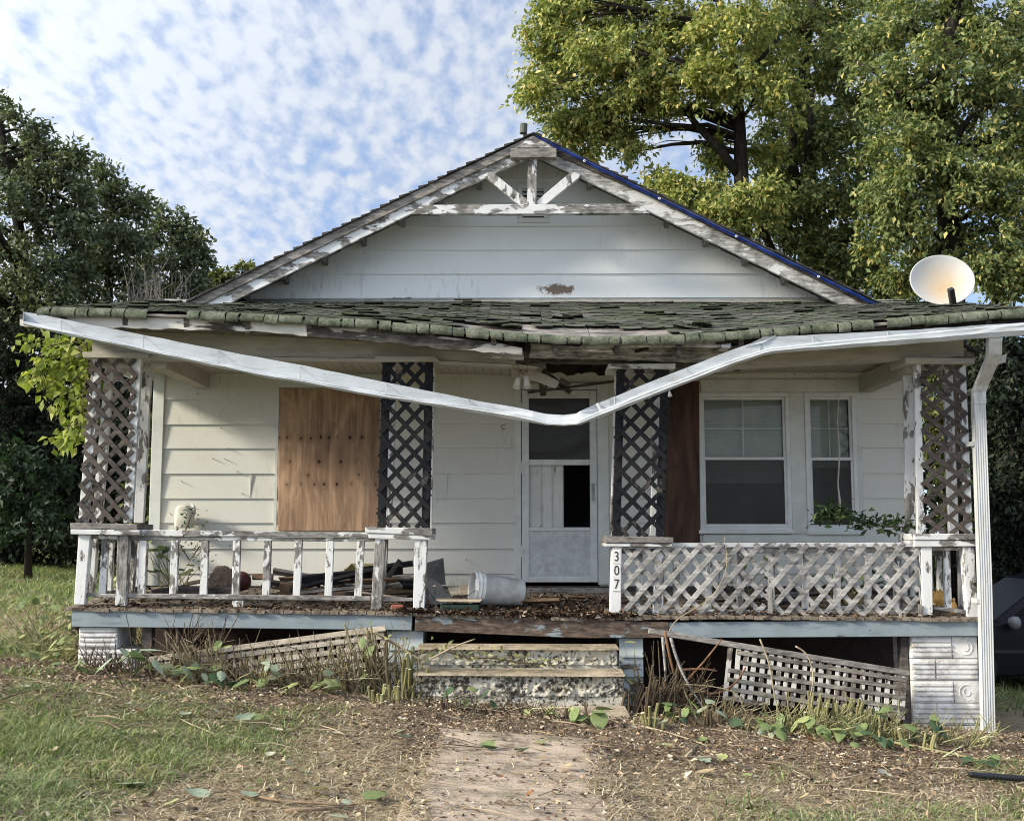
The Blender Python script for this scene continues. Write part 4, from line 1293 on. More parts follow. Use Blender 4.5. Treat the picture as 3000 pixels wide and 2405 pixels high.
# infill between the two right pedestal posts
fr_ = thing('porch_railing', 'two-baluster railing scrap between the far right pedestal posts', 'railing', S(2780, 1790, YC), 'porch railings')
slab('top_rail', fr_, [(2732, 1602), (2820, 1602), (2820, 1612), (2732, 1612)], YC + 0.02, 0.05, M['rail2'])
slab('bottom_rail', fr_, [(2734, 1776), (2834, 1787), (2834, 1799), (2736, 1785)], YC + 0.01, 0.06, M['rail2'])
slab('baluster', fr_, [(2767, 1613), (2784, 1613), (2789, 1781), (2770, 1780)], YC + 0.055, 0.045, M['baluster'], 0.003)
fl_ = thing('porch_railing', 'single railing scrap between the far left pedestal posts', 'railing', S(300, 1770, YC), 'porch railings')
slab('top_rail', fl_, [(265, 1568), (343, 1569), (343, 1580), (264, 1578)], YC + 0.02, 0.05, M['rail2'])
slab('bottom_rail', fl_, [(250, 1736), (337, 1740), (337, 1752), (249, 1748)], YC + 0.01, 0.06, M['rail'])
slab('baluster', fl_, [(297, 1580), (317, 1580), (309, 1738), (288, 1738)], YC + 0.05, 0.045, M['baluster'], 0.003)

rr_ = thing('lattice_railing', 'grey diagonal lattice railing across the right half of the porch front', 'railing', S(2260, 1810, YRL), 'porch railings')
slab('top_rail', rr_, [(1823, 1591), (2692, 1589), (2692, 1602), (1823, 1604)], YRL + 0.03, 0.09, M['cap_white'])
slab('top_rail', rr_, [(1823, 1606), (2692, 1603), (2692, 1618), (1823, 1622)], YRL + 0.05, 0.05, M['rail'])
slab('bottom_rail', rr_, [(1822, 1782), (2200, 1786), (2692, 1782), (2692, 1800), (2200, 1800), (1822, 1797)], YRL + 0.03, 0.06, M['rail2'])
for xt in (1874, 1982, 2078, 2170, 2262, 2362, 2455, 2545, 2630):
    slab('baluster', rr_, [(xt - 9, 1621), (xt + 10, 1621), (xt + 8, 1783), (xt - 10, 1783)], YRL + 0.055, 0.045, M['baluster'], 0.003)
def lat_part(name, poly, seed, ph):
    mb = MB(); P = [xz(S(q[0], q[1], YRL - 0.012)) for q in poly]
    lattice(mb, P, YRL + 0.002, 47, 0.1175, 0.046, 0.009, seed, 0.0, ph)
    # strips leaning one way sit in front
    o = mb.build(name, M['lat_grey'], rr_, bevel=0.0015)
    return o
# (front layer leans like "/")
def lattice2(mb, poly, Y, ang, pitch, w, th, seed, ph):
    r = random.Random(seed)
    cx = sum(p[0] for p in poly) / len(poly); cz = sum(p[1] for p in poly) / len(poly)
    for layer, sg in ((0, 1), (1, -1)):
        a = R(ang) * sg; nrm = (-math.sin(a), math.cos(a))
        for k in range(-60, 61):
            o = (k + ph) * pitch + r.uniform(-0.004, 0.004)
            aa = a + r.uniform(-0.012, 0.012); dd = (math.cos(aa), math.sin(aa))
            p = (cx + nrm[0] * o, cz + nrm[1] * o)
            c = clip_line(p, dd, poly)
            if not c: continue
            e0 = c[0] + r.uniform(-0.02, 0.012); e1 = c[1] - r.uniform(-0.012, 0.012); y = Y + layer * (th + 0.001)
            mb.bar((p[0] + dd[0] * e0, y, p[1] + dd[1] * e0), (p[0] + dd[0] * e1, y + r.uniform(-0.003, 0.003), p[1] + dd[1] * e1), w, th)
for seed, poly, ph in ((3, [(1826, 1594), (2236, 1596), (2238, 1810), (1796, 1806)], 0.1), (4, [(2244, 1594), (2690, 1592), (2694, 1812), (2246, 1814)], 0.45)):
    mb = MB(); lattice2(mb, [xz(S(q[0], q[1], YRL - 0.012)) for q in poly], YRL - 0.012, 48, 0.131, 0.045, 0.009, seed, ph)
    mb.build('lattice_panel', M['lat_grey'], rr_, bevel=0.0015)
slab('broken_slat', rr_, [(2249, 1728), (2262, 1728), (2264, 1800), (2258, 1842), (2252, 1800)], YRL - 0.026, 0.008, M['grey_z'], 0)
slab('broken_slat', rr_, [(2690, 1768), (2706, 1775), (2706, 1800), (2692, 1822)], YRL - 0.034, 0.008, M['grey_z'], 0)

# house number tiles on the right pedestal post
hn = thing('house_number', 'black house number 307 on white tiles down the porch post', 'house number', S(1803, 1740, YC - 0.03))
tile_m = plain('number tile', (0.72, 0.72, 0.70), 0.5, 0.08, 12)
for ch, cy in (('3', 1631), ('0', 1672), ('7', 1712)):
    c = S(1806.5, cy, YC - 0.026)
    mb = MB(); mb.box(c.x - 0.038, c.x + 0.038, YC - 0.027, YC - 0.021, c.z - 0.060, c.z + 0.060)
    tl = mb.build('number_tile', tile_m, hn, bevel=0.002)
    cu = bpy.data.curves.new('digit', 'FONT'); cu.body = ch; cu.size = 0.125; cu.align_x = 'CENTER'; cu.align_y = 'CENTER'; cu.extrude = 0.0012
    cu.materials.append(M['blackm'])
    tmp = bpy.data.objects.new('digit_curve', cu)
    me = bpy.data.meshes.new_from_object(tmp); bpy.data.objects.remove(tmp); me.name = 'digit'
    me.transform(Matrix.Translation(Vector((c.x, YC - 0.0285, c.z)) - wloc(hn)) @ Matrix.Rotation(R(90), 4, 'X') @ Matrix.Diagonal((0.8, 1, 1, 1)))
    if not me.materials: me.materials.append(M['blackm'])
    t = bpy.data.objects.new('digit', me); COL.objects.link(t); t.parent = tl

# ================================================================== GUTTER, DOWNSPOUT, TARP, DISH, LIGHT
gx = [68, 300, 750, 1100, 1450, 1560, 1600, 1650, 1688, 1700, 1757, 1950, 2150, 2235, 2262, 2500, 2800, 3060]
gB = [914, 958, 1045, 1114, 1183, 1204, 1213, 1216, 1212, 1204, 1179, 1101, 1023, 994, 987, 975, 959, 941]
gF = [944, 995, 1089, 1150, 1203, 1224, 1238, 1243, 1240, 1233, 1207, 1131, 1055, 1028, 1021, 996, 968, 946]
gU = [0.022, 0.025, 0.030, 0.035, 0.042, 0.040, 0.020, 0.012, 0.014, 0.030, 0.045, 0.046, 0.042, 0.038, 0.040, 0.062, 0.084, 0.092]   # how deep the front face shows
_g = [(gx[i], gB[i], gF[i], gU[i]) for i in range(len(gx))]
mb = MB(); vs = []; ns = len(gx)
gp = []
for i in range(ns):
    yo = 0.0 if i < 5 or i > 9 else -0.03
    Bk = S(gx[i], gB[i], YE - 0.01 + yo); Fr = S(gx[i], gF[i], YE - 0.125 + yo)
    Fb = Fr + Vector((0, 0.022, -gU[i])); Bb = Bk + Vector((0, 0.004 + 0.0 * i, -0.105 if i < 13 else -0.11))
    Bb.z = min(Bb.z, Fb.z + 0.012 + 0.02); Bb.z = max(Bb.z, Fb.z - 0.05)
    if 4 < i < 10: Bb = Bk + Vector((0, -0.02, -0.03))
    prof = [Bk, Bk.lerp(Bb, 0.5) + Vector((0, 0.004, 0)), Bb, Bb.lerp(Fb, 0.5), Fb, Fb.lerp(Fr, 0.45) + Vector((0, -0.016, 0)), Fb.lerp(Fr, 0.7) + Vector((0, -0.006, 0)), Fr, Fr + Vector((0, 0.010, 0.009)), Fr + Vector((0, 0.022, 0.007)), Fr + Vector((0, 0.024, -0.006))]
    gp.append(prof); vs += prof
npf = len(gp[0])
gp0 = gp; gp1 = []; rgut = random.Random(8)
for i in range(ns - 1):
    m_ = max(1, int(abs(gx[i + 1] - gx[i]) / 45))
    for k in range(m_):
        f = k / m_; e = 0.0 if k == 0 else 1.0
        gp1.append([gp0[i][j].lerp(gp0[i + 1][j], f) + Vector((0, rgut.gauss(0, .0022), rgut.gauss(0, .0026))) * e for j in range(npf)])
gp1.append(gp0[-1]); vs = [p for q in gp1 for p in q]; ns = len(gp1)
mb.add(vs, [(i * npf + j, i * npf + j + 1, (i + 1) * npf + j + 1, (i + 1) * npf + j) for i in range(ns - 1) for j in range(npf - 1)])
gut = thing('gutter', 'bent white gutter hanging loose across the porch front', 'gutter', gp[9][4])
mb.build('gutter_trough', M['metal_w'], gut, solid=0.003, fix=False)
mb = MB(); p = gp[0]
mb.add(p[:8], [(0, 1, 2, 3, 4, 5, 6, 7)]); mb.build('end_cap', M['metal_w'], gut, solid=0.003, fix=False)
mb = MB()
def gl_(i, q, f):
    a = [gp[i][k].lerp(gp[i + 1][k], f) for k in range(npf)]; return a
for i, f in ((12, 0.9), (10, 0.15)):
    a = gl_(i, 0, f); b = gl_(i, 0, f + 0.07) if f + 0.07 < 1 else gl_(i, 0, 0.99)
    vv = [q + Vector((0, -0.004, 0.0015)) for q in a[:3]] + [q + Vector((0, -0.004, 0.0015)) for q in b[:3]]
    mb.add(vv, [(0, 1, 4, 3), (1, 2, 5, 4)])
gsk = plain('seam sealant', (0.34, 0.36, 0.37), 0.6)
mb.build('gutter_seam', gsk, gut, solid=0.002, fix=False)
mb = MB()
p = S(2228, 996, YE - 0.02)
mb.add([S(2180, 1016, YE - 0.015), S(2236, 988, YE - 0.03), S(2276, 982, YE - 0.015), S(2238, 1004, YE - 0.02)], [(0, 1, 2, 3)])
mb.build('creased_flap', M['metal_w'], gut, solid=0.003, fix=False)
for px_ in (180, 420, 640, 880, 1130, 1370, 1800, 2010, 2380, 2600, 2860):
    a = S(px_, float(np.interp(px_, gx, gB)) + 3, YE - 0.012); b = S(px_, float(np.interp(px_, gx, gF)), YE - 0.125)
    mb = MB(); mb.bar(a, a.lerp(b, 0.5) + Vector((0, 0, 0.004)), 0.010, 0.003, (0, 0, 1)); mb.bar(a.lerp(b, 0.5) + Vector((0, 0, 0.004)), b, 0.010, 0.003, (0, 0, 1))
    mb.build('hanger', gsk, gut)
mb = MB(); mb.add([S(1745, 1183, YE - 0.02), S(1752, 1180, YE - 0.02), S(1768, 1212, YE - 0.13), S(1760, 1214, YE - 0.13)], [(0, 1, 2, 3)])
mb.build('crease_strip', gsk, gut, solid=0.003, fix=False)  # dark strip laid on the gutter to draw its shaded crease

def rect_sweep(path, w, d, name, mat, root):
    mb = MB(); vs = []
    prof = []
    nrib = 5
    for i in range(nrib * 2 + 1):                       # ribbed front
        q = -w / 2 + w * i / (nrib * 2); prof.append((q, -d / 2 - (0.0 if i % 2 == 0 else -0.0035)))
    prof += [(w / 2, d / 2), (-w / 2, d / 2)]
    m = len(prof)
    for p in path:
        for a, b in prof: vs.append(Vector(p) + Vector((a, b, 0)))
    n = len(path)
    fs = [(i * m + j, i * m + (j + 1) % m, (i + 1) * m + (j + 1) % m, (i + 1) * m + j) for i in range(n - 1) for j in range(m)]
    mb.add(vs, fs); return mb.build(name, mat, root, bevel=0.0)
YD = YF - 0.06
gtx = S(2912, 985, YE - 0.06)
pth = [gtx + Vector((0, 0, 0.0)), S(2912, 1000, YE - 0.05), S(2911, 1040, YE + 0.02), S(2901, 1066, YE + 0.10), S(2873, 1132, YD - 0.03), S(2866, 1150, YD)]
ds = thing('downspout', 'white ribbed downspout running down the right corner of the porch', 'downspout', S(2893, 2143, YD))
rect_sweep(pth, 0.112, 0.075, 'elbow', M['downspout'], ds)
rect_sweep([S(2866, 1146, YD), S(2866, 1186, YD), S(2884, 1700, YD), S(2894, 2144, YD)], 0.105, 0.075, 'pipe', M['downspout'], ds)
mb = MB(); a = S(2866, 1150, YD)
mb.box(a.x - 0.056, a.x + 0.056, YD - 0.041, YD + 0.041, a.z - 0.11, a.z + 0.0)
mb.build('collar', M['downspout'], ds, bevel=0.006)
mb = MB(); a = S(2887, 1760, YD)
mb.box(a.x - 0.08, a.x - 0.056, YD - 0.02, YD + 0.12, a.z - 0.02, a.z + 0.02)
a = S(2870, 1300, YD); mb.box(a.x - 0.08, a.x - 0.056, YD - 0.02, YD + 0.12, a.z - 0.02, a.z + 0.02)
mb.build('strap', M['downspout'], ds)
mb = MB(); mb.extr([(2925, 1045), (2950, 1036), (2946, 1062), (2922, 1064)], YC + 0.1, 0.4)
mb.build('side_board_end', M['trim'], house)

mb = MB(); r_ = random.Random(3); n = 60; vs = []
for i in range(n + 1):
    q = i / n; px = 1570 + (2590 - 1570) * q; py = 396 + (905 - 396) * q ** 1.0
    py = np.interp(px, [1570, 1900, 2590], [400, 566, 905])
    wv = r_.uniform(-1.2, 1.2)
    t_ = 2.5 if q < 0.06 else 4.2
    for k, (dy, yy) in enumerate(((-t_ + wv, -0.075), (-t_ * 0.3 + wv * .5, -0.094 + r_.uniform(-.004, .004)), (t_ * 0.25, -0.082 + r_.uniform(-.004, .004)), (t_ + wv, -0.100))):
        vs.append(S(px, py + dy, YR + yy))
mb.add(vs, [(4 * i + j, 4 * i + 4 + j, 4 * i + 5 + j, 4 * i + 1 + j) for i in range(n) for j in range(3)])
tarp = thing('tarp', 'rolled blue tarp nailed along the right rake of the gable', 'tarp', S(2080, 660, YR - 0.1))
mb.build('tarp_roll', plain('blue tarp', (0.010, 0.032, 0.17), 0.55, 0.6, 9), tarp, solid=0.006, fix=False)
for px in (1712, 1932, 2157, 2398):
    py = float(np.interp(px, [1570, 1900, 2590], [400, 566, 905]))
    mb = MB(); c = S(px, py, YR - 0.106); mb.lathe([(0.006, 0.0), (0.007, 0.004), (0.013, 0.004), (0.014, 0.0)], c, (0, -1, 0), 12)
    mb.build('grommet', plain('grommet %d' % px, (0.75, 0.75, 0.74), 0.4), tarp)

# satellite dish on the porch roof
dc = S(2761, 820, 11.35)
dish = thing('satellite_dish', 'rust-stained white satellite dish on the right end of the porch roof', 'satellite dish', S(2790, 893, 11.35))
ax = Vector((-0.06, -1.0, 0.16)).normalized()
n = NT('rusty dish')
gr = n.co()
sv = n.n('ShaderNodeVectorMath', operation='SUBTRACT'); n.l(gr, sv.inputs[0])
pr = dc - wloc(dish) + Vector((0.03, 0, -0.06)); sv.inputs[1].default_value = pr
ln = n.n('ShaderNodeVectorMath', operation='LENGTH'); n.l(sv.outputs[0], ln.inputs[0])
d_ = n.math('MULTIPLY_ADD', n.noise(gr, 7, 7, 0.7), 0.26, n.math('SUBTRACT', ln.outputs[1], 0.13))
c = n.mix(n.mr(d_, 0.02, 0.34, 0.85, 0.0), (0.56, 0.58, 0.59), (0.52, 0.34, 0.15))
sp = n.noise(gr, 45, 3, 0.6); c = n.mix(n.mr(sp, 0.68, 0.72, 0, 0.5), c, (0.35, 0.30, 0.25))
n.col(c, 0.6, 0.3)
mb = MB(); prof = [(0.0, -0.075)]
for k in range(1, 11):
    r0 = 0.31 * k / 10; prof.append((r0, -0.075 + 0.075 * (k / 10) ** 2))
prof += [(0.318, 0.003), (0.320, -0.006), (0.314, -0.012)]
for k in range(9, -1, -1):
    prof.append((0.31 * k / 10, -0.090 + 0.075 * (k / 10) ** 2))
# elliptical: a bit wider than tall
mb.lathe(prof, dc, ax, 48)
mb.v = [(dc.x + (x - dc.x) * 1.02, y, dc.z + (z - dc.z) * 0.86) for x, y, z in mb.v]
mb.build('reflector', n.m, dish, smooth=True)
mb = MB(); pa = S(2785, 846, 11.05); pb = S(2796, 912, 11.22)
mb.bar(pa, pb, 0.055, 0.05); mb.bar(pb + Vector((0, 0, 0)), Vector((pb.x, 11.45, pb.z + 0.05)), 0.045, 0.04, (0, 0, 1))
mb.build('feed_arm', M['blackm'], dish, bevel=0.004)
mb = MB(); b0 = S(2784, 872, 11.5)
mb.tube([b0 + Vector((0, 0.0, 0.1)), b0 + Vector((0, 0.02, -0.05)), Vector((b0.x, 11.5, rsurf(b0.x, (11.5 - YE) / (YT - YE)).z + 0.0))], 0.022, 10)
mb.lathe([(0.0, 0.012), (0.075, 0.012), (0.08, 0.0)], Vector((b0.x, 11.5, rsurf(b0.x, (11.5 - YE) / (YT - YE)).z + 0.008)), (0, -0.15, 1), 14)
mb.build('mast', plain('dish mast', (0.25, 0.26, 0.27), 0.5), dish, smooth=False)

# porch light: round base with two tilted cone shades
lc = S(1533, 1084, 11.0)
lt = thing('porch_light', 'porch light with two white cone shades dangling from torn ceiling', 'lamp', lc)
mb = MB(); mb.lathe([(0.0, 0.02), (0.045, 0.02), (0.06, 0.0), (0.058, -0.01), (0, -0.012)], lc + Vector((0, -0.01, 0.008)), (0.2, -0.75, -0.6), 20)
mb.build('lamp_base', plain('brass lamp base', (0.30, 0.22, 0.13), 0.45, 0.3), lt, smooth=True)
whm = plain('white lamp shade', (0.74, 0.75, 0.76), 0.4, 0.06)
for (ax0, az0, ax1, az1) in ((1520, 1108, 1512, 1137), (1541, 1104, 1545, 1136)):
    p0 = S(ax0, az0 - 6, 10.93); p1 = S(ax1, az1, 10.90); t_ = (p1 - p0)
    mb = MB(); mb.tube([lc + Vector((0, -0.02, 0)), p0], 0.009, 8); mb.lathe([(0.018, 0), (0.022, 0.02), (0.0, 0.0)], p0, t_, 14); mb.build('lamp_arm', plain('lamp arm %d' % ax0, (0.55, 0.54, 0.5), 0.4), lt)
    mb = MB(); h = t_.length; mb.lathe([(0.0, 0.012), (0.020, 0.014), (0.026, 0.03), (0.036, h), (0.032, h - 0.003), (0.020, 0.03), (0.0, 0.03)], p0, t_, 20); mb.build('lamp_shade', whm, lt, smooth=True)

# ================================================================== STEPS AND WALK
def worley(x, y, s):
    ix = np.floor(x); iy = np.floor(y); best = np.full(x.shape, 9.0)
    for a in (-1, 0, 1):
        for b in (-1, 0, 1):
            cx = ix + a + _hash(ix + a, iy + b, s); cy = iy + b + _hash(ix + a, iy + b, s + 5)
            best = np.minimum(best, np.hypot(x - cx, y - cy))
    return best
def stone_mat():
    n = NT('pebble riser')
    v = n.n('ShaderNodeTexVoronoi'); v.inputs['Scale'].default_value = 24
    wv = n.n('ShaderNodeVectorMath', operation='MULTIPLY_ADD')
    nz_ = n.n('ShaderNodeTexNoise'); nz_.inputs['Scale'].default_value = 13; n.l(n.co(), nz_.inputs['Vector'])
    n.l(nz_.outputs[1], wv.inputs[0]); wv.inputs[1].default_value = (0.05, 0.05, 0.05); n.l(n.co((1, 1, 1.15)), wv.inputs[2])
    n.l(wv.outputs[0], v.inputs['Vector'])
    ir = n.noise(n.co(), 17, 6, 0.7)
    m = n.mr(n.math('MULTIPLY_ADD', ir, 1.0, n.math('MULTIPLY_ADD', v.outputs['Distance'], -0.55, 0.30)), 0.47, 0.56)
    a = n.noise(n.co(), 5, 5, 0.65)
    cs_ = n.mix(n.mr(a, 0.36, 0.62, 0.0, 1.0), (0.66, 0.64, 0.56), (0.44, 0.41, 0.33))
    cav = n.noise(n.co((1, 1, 1), (2, 8, 5)), 30, 5, 0.7); low = n.noise(n.co((1, 1, 1), (7, 1, 3)), 3.2, 4, 0.6)
    m = n.mr(n.math('MULTIPLY_ADD', low, 0.45, n.math('MULTIPLY_ADD', ir, 0.35, n.math('MULTIPLY', cav, 0.75))), 0.80, 0.87, 1, 0)
    c = n.mix(m, (0.075, 0.064, 0.05), cs_)
    mo = n.noise(n.co(), 3, 5, 0.7); c = n.mix(n.mr(mo, 0.56, 0.74, 0, 0.6), c, (0.15, 0.15, 0.07))
    n.bump(m, 0.9, 0.02)
    return n.col(c, 0.9, 0.2)
def conc(name, base):
    n = NT(name)
    a = n.noise(n.co(), 3.0, 7, 0.7); f = n.noise(n.co(), 40, 6, 0.75); s = n.noise(n.co((0.5, 1, 1)), 8, 6, 0.7)
    c = n.ramp(n.math('MULTIPLY_ADD', a, 0.6, n.math('MULTIPLY', f, 0.4)), [(0.38, [x * 0.42 for x in base]), (0.5, base), (0.62, [min(1, x * 1.4) for x in base])])
    c = n.mix(n.mr(s, 0.52, 0.66, 0, 0.75), c, (0.095, 0.078, 0.058))
    ms_ = n.noise(n.co((1, 1, 1), (5, 5, 5)), 2.2, 6, 0.7); c = n.mix(n.mr(ms_, 0.52, 0.66, 0, 0.5), c, (0.16, 0.155, 0.085))
    n.bump(n.math('ADD', a, n.math('MULTIPLY', f, 0.6)), 0.6, 0.02)
    return n.col(c, 0.95, 0.2)
M['stone'] = stone_mat(); M['tread'] = conc('stained step tread', (0.36, 0.30, 0.22)); M['walk'] = conc('old concrete walk', (0.43, 0.345, 0.262))
steps = thing('porch_steps', 'two crumbling concrete steps with pebbled risers up to the porch', 'steps', S(1515, 2040, 9.62))
def step(pxl, pxr, py_t, py_rt, py_rb, Yr, back, tilt):
    """tread slab plus a lumpy pebble riser below its nose"""
    a = S(pxl, py_rt, Yr); b = S(pxr, py_rt + tilt, Yr); zb = S(pxl, py_rb, Yr).z
    m = MB(); n = 46; vs = []
    th = 0.014
    for i in range(n + 1):
        p = a.lerp(b, i / n); nose = 0.018 * (float(fbm(p.x * 5, 1.3, 4, 3)) - 0.5)
        ch = -0.03 * max(0, float(fbm(p.x * 3, 7.7, 9, 3)) - 0.62) * 6
        zz_ = p.z + 0.010 * (float(fbm(p.x * 4, 2.2, 6, 3)) - 0.5)
        vs += [(p.x, Yr - 0.028 + nose - ch, zz_), (p.x, Yr - 0.020 + nose - ch, zz_ + th), (p.x, Yr + 0.10, zz_ + th + 0.004 + 0.005 * math.sin(i * 1.1)), (p.x, Yr + back, zz_ + th + 0.008), (p.x, Yr + back, zz_ - 0.02), (p.x, Yr + 0.01, zz_ - 0.006)]
    fs = [(6 * i + j, 6 * i + (j + 1) % 6, 6 * i + 6 + (j + 1) % 6, 6 * i + 6 + j) for i in range(n) for j in range(6)]
    fs += [tuple(range(6)), tuple(6 * n + j for j in range(6))[::-1]]
    m.add(vs, fs); m.build('tread', M['tread'], steps)
    nx, nz = 150, 26
    X, Zr = np.meshgrid(np.linspace(a.x + 0.015, b.x - 0.015, nx), np.linspace(0, 1, nz))
    zt = a.z + (b.z - a.z) * (X - a.x) / (b.x - a.x) - 0.004
    Z = zb + (zt - zb) * Zr
    wv = worley(X * 21 + fbm(X * 9, Z * 9, 2, 3), Z * 23, 3)
    lum = np.clip(0.75 - wv, 0, 1) * 0.012 + 0.045 * (fbm(X * 22, Z * 22, 8, 3) - 0.5) + 0.02 * (fbm(X * 5, Z * 5, 18, 3) - 0.5)
    Yy = Yr + 0.02 - lum + 0.015 * (1 - Zr)
    V = np.stack([X, Yy, Z], -1).reshape(-1, 3)
    idx = (np.arange(nz - 1)[:, None] * nx + np.arange(nx - 1)[None, :]).ravel()
    F = np.stack([idx, idx + 1, idx + nx + 1, idx + nx], 1)
    npmesh('riser', V, F, M['stone'], steps, True)
    m = MB(); m.box(a.x + 0.006, b.x - 0.006, Yr + 0.045, Yr + back, zb - 0.3, min(a.z, b.z) - 0.022)
    m.build('step_core', M['stone'], steps)
step(1222, 1812, 1880, 1902, 1948, 9.98, 0.30, 1)
step(1212, 1830, 1950, 1978, 2040, 9.64, 0.345, 2)
# low landing slab by the steps
mb = MB(); a = S(1420, 2052, 9.3); b = S(1850, 2064, 9.3)
mb.prism([S(1600, 2078, 9.36), S(1852, 2084, 9.36), S(1832, 2046, 9.6), S(1580, 2046, 9.6)], (0, 0, -0.12))
mb.v = [(x, y, z - 0.055) for x, y, z in mb.v]
mb.build('landing', M['tread'], steps, bevel=0.01)

# ================================================================== FALLEN SQUARE LATTICE SKIRTS
def fallen_panel(label, ta, tb, drop_a, drop_b, Ya, Yb, lean, nh, nv, mat_s, mat_r, seed, railw=0.05, start=0.0, missing=0.0, mat_v=None, wv=0.036, wh=0.036):
    mat_v = mat_v or mat_s
    """top rail ta->tb (photo pixels), lattice hanging below it, leaning towards the viewer at the bottom"""
    r = random.Random(seed)
    A = S(ta[0], ta[1], Ya); B = S(tb[0], tb[1], Yb)
    t = (B - A).normalized()
    dn = Vector((t.z * 1.0, -lean, -abs(t.x))).normalized()
    dn = (dn - t * dn.dot(t)).normalized()
    nrm = t.cross(dn).normalized()
    root = thing('lattice_skirt', label, 'lattice panel', (A + B) / 2 + dn * 0.3, 'fallen lattice skirts')
    mb = MB(); mb.bar(A, B, railw, 0.03, nrm); mb.build('top_rail', mat_r, root, bevel=0.004)
    L = (B - A).length
    mb = MB()
    for k in range(nv):
        f = start + (1 - start) * (k + 0.5) / nv
        if r.random() < missing: continue
        p = A + t * (L * f); h = drop_a * (1 - f) + drop_b * f
        if h < 0.05: continue
        sk = t * r.uniform(-0.012, 0.012)
        mb.bar(p + dn * 0.02 + nrm * 0.006, p + dn * h + sk + nrm * 0.006, wv, 0.008, nrm)
    mb.build('upright_slats', mat_v, root, bevel=0.001)
    mb = MB()
    for k in range(nh):
        hh = (k + 0.8) * 0.080
        f0 = start + 0.01; f1 = 0.99
        # only where the panel is deep enough
        while f0 < 1 and drop_a * (1 - f0) + drop_b * f0 < hh: f0 += 0.01
        while f1 > f0 and drop_a * (1 - f1) + drop_b * f1 < hh: f1 -= 0.01
        if f1 - f0 < 0.05: continue
        f0 += r.uniform(0, 0.05) * (1 if start else 0.2)
        n = 6; q0 = A + t * (L * f0) + dn * (hh + r.uniform(-.006, .006)) - nrm * 0.004; q1 = A + t * (L * f1) + dn * (hh + r.uniform(-.006, .006)) - nrm * 0.004
        mb.bar(q0, q1, wh, 0.008, nrm)
    mb.build('cross_slats', mat_s, root, bevel=0.001)
    return root
tanw = rawwood('tan weathered strips', (0.35, 0.315, 0.26), 'x', 0.7, scale=0.6)
tanr = rawwood('tan weathered rail', (0.42, 0.365, 0.29), 'x', 0.6, scale=0.6)
ws = peel('white flaked strips', 0.55, 'z', paint=(0.62, 0.60, 0.55), wood=(0.15, 0.125, 0.105), scale=10)
fallen_panel('tan square lattice skirt sagging left of the steps', (412, 1936), (1130, 1840), 0.10, 0.55, 10.10, 10.20, 0.22, 7, 28, tanw, tanr, 5, wv=0.044, wh=0.042, mat_v=rawwood('darker tan strips', (0.22, 0.195, 0.155), 'z', 0.8, scale=0.6))
fallen_panel('white flaked square lattice skirt sagging right of the steps', (1900, 1848), (2664, 1972), 0.52, 0.40, 10.12, 10.16, 0.20, 6, 22, rawwood('grey cross strips', (0.20, 0.185, 0.16), 'x', 1.1, scale=0.7), M['grey'], 9, 0.05, 0.30, wv=0.042, wh=0.036, mat_v=ws)
for pa, pb in (((2165, 1906), (2160, 2060)), ((2194, 1912), (2172, 2062)), ((2225, 1912), (2232, 2040)), ((2140, 2020), (2650, 2055)), ((2200, 1960), (2320, 1985))):
    pass
# ================================================================== THINGS ON THE PORCH
def fl(px, Y):
    """point on the porch floor under photo column px at depth Y"""
    x = S(px, 1750, Y).x
    return Vector((x, Y, zf(x, Y)))
# white plastic jug hanging on the wall
jc = S(541, 1505, 11.97)
jug_m = plain('aged white plastic', (0.60, 0.585, 0.50), 0.5, 0.10, 6)
mb = MB()
for k, (w0, z0) in enumerate(()): pass
jug = thing('plastic_jug', 'aged white plastic jug with cut-off neck hanging on the left siding', 'jug', jc)
h0 = S(541, 1547, 11.97).z; h1 = S(541, 1481, 11.97).z; hw = 0.098; hd = 0.075
sec = [(0.86, 0.84, h0), (1, 1, h0 + 0.02), (1, 1, h0 + (h1 - h0) * 0.62), (1.0, 0.95, h0 + (h1 - h0) * 0.72), (0.80, 0.75, h0 + (h1 - h0) * 0.92), (0.55, 0.6, h1), (0.42, 0.5, h1 + 0.006), (0.40, 0.46, h1 - 0.015), (0.6, 0.6, h0 + (h1 - h0) * 0.8), (0.8, 0.8, h0 + 0.06)]
vs = []; n = 20
for a, b, z in sec:
    for k in range(n):
        q = 2 * math.pi * k / n
        sx = math.copysign(abs(math.cos(q)) ** 0.6, math.cos(q)); sy = math.copysign(abs(math.sin(q)) ** 0.6, math.sin(q))
        vs.append((jc.x + hw * a * sx, jc.y + hd * b * sy - (0.03 if z > h0 + (h1 - h0) * 0.9 else 0), z))
mb.add(vs, [(i * n + k, i * n + (k + 1) % n, (i + 1) * n + (k + 1) % n, (i + 1) * n + k) for i in range(len(sec) - 1) for k in range(n)])
mb.add([vs[k] for k in range(n)], [tuple(range(n))])
mb.build('jug_body', jug_m, jug, smooth=True)
mb = MB(); mb.tube([jc + Vector((0.085, -0.02, 0.10)), jc + Vector((0.115, -0.03, 0.06)), jc + Vector((0.112, -0.02, 0.0)), jc + Vector((0.09, -0.01, -0.03))], 0.013, 8); mb.build('handle', jug_m, jug, smooth=True)

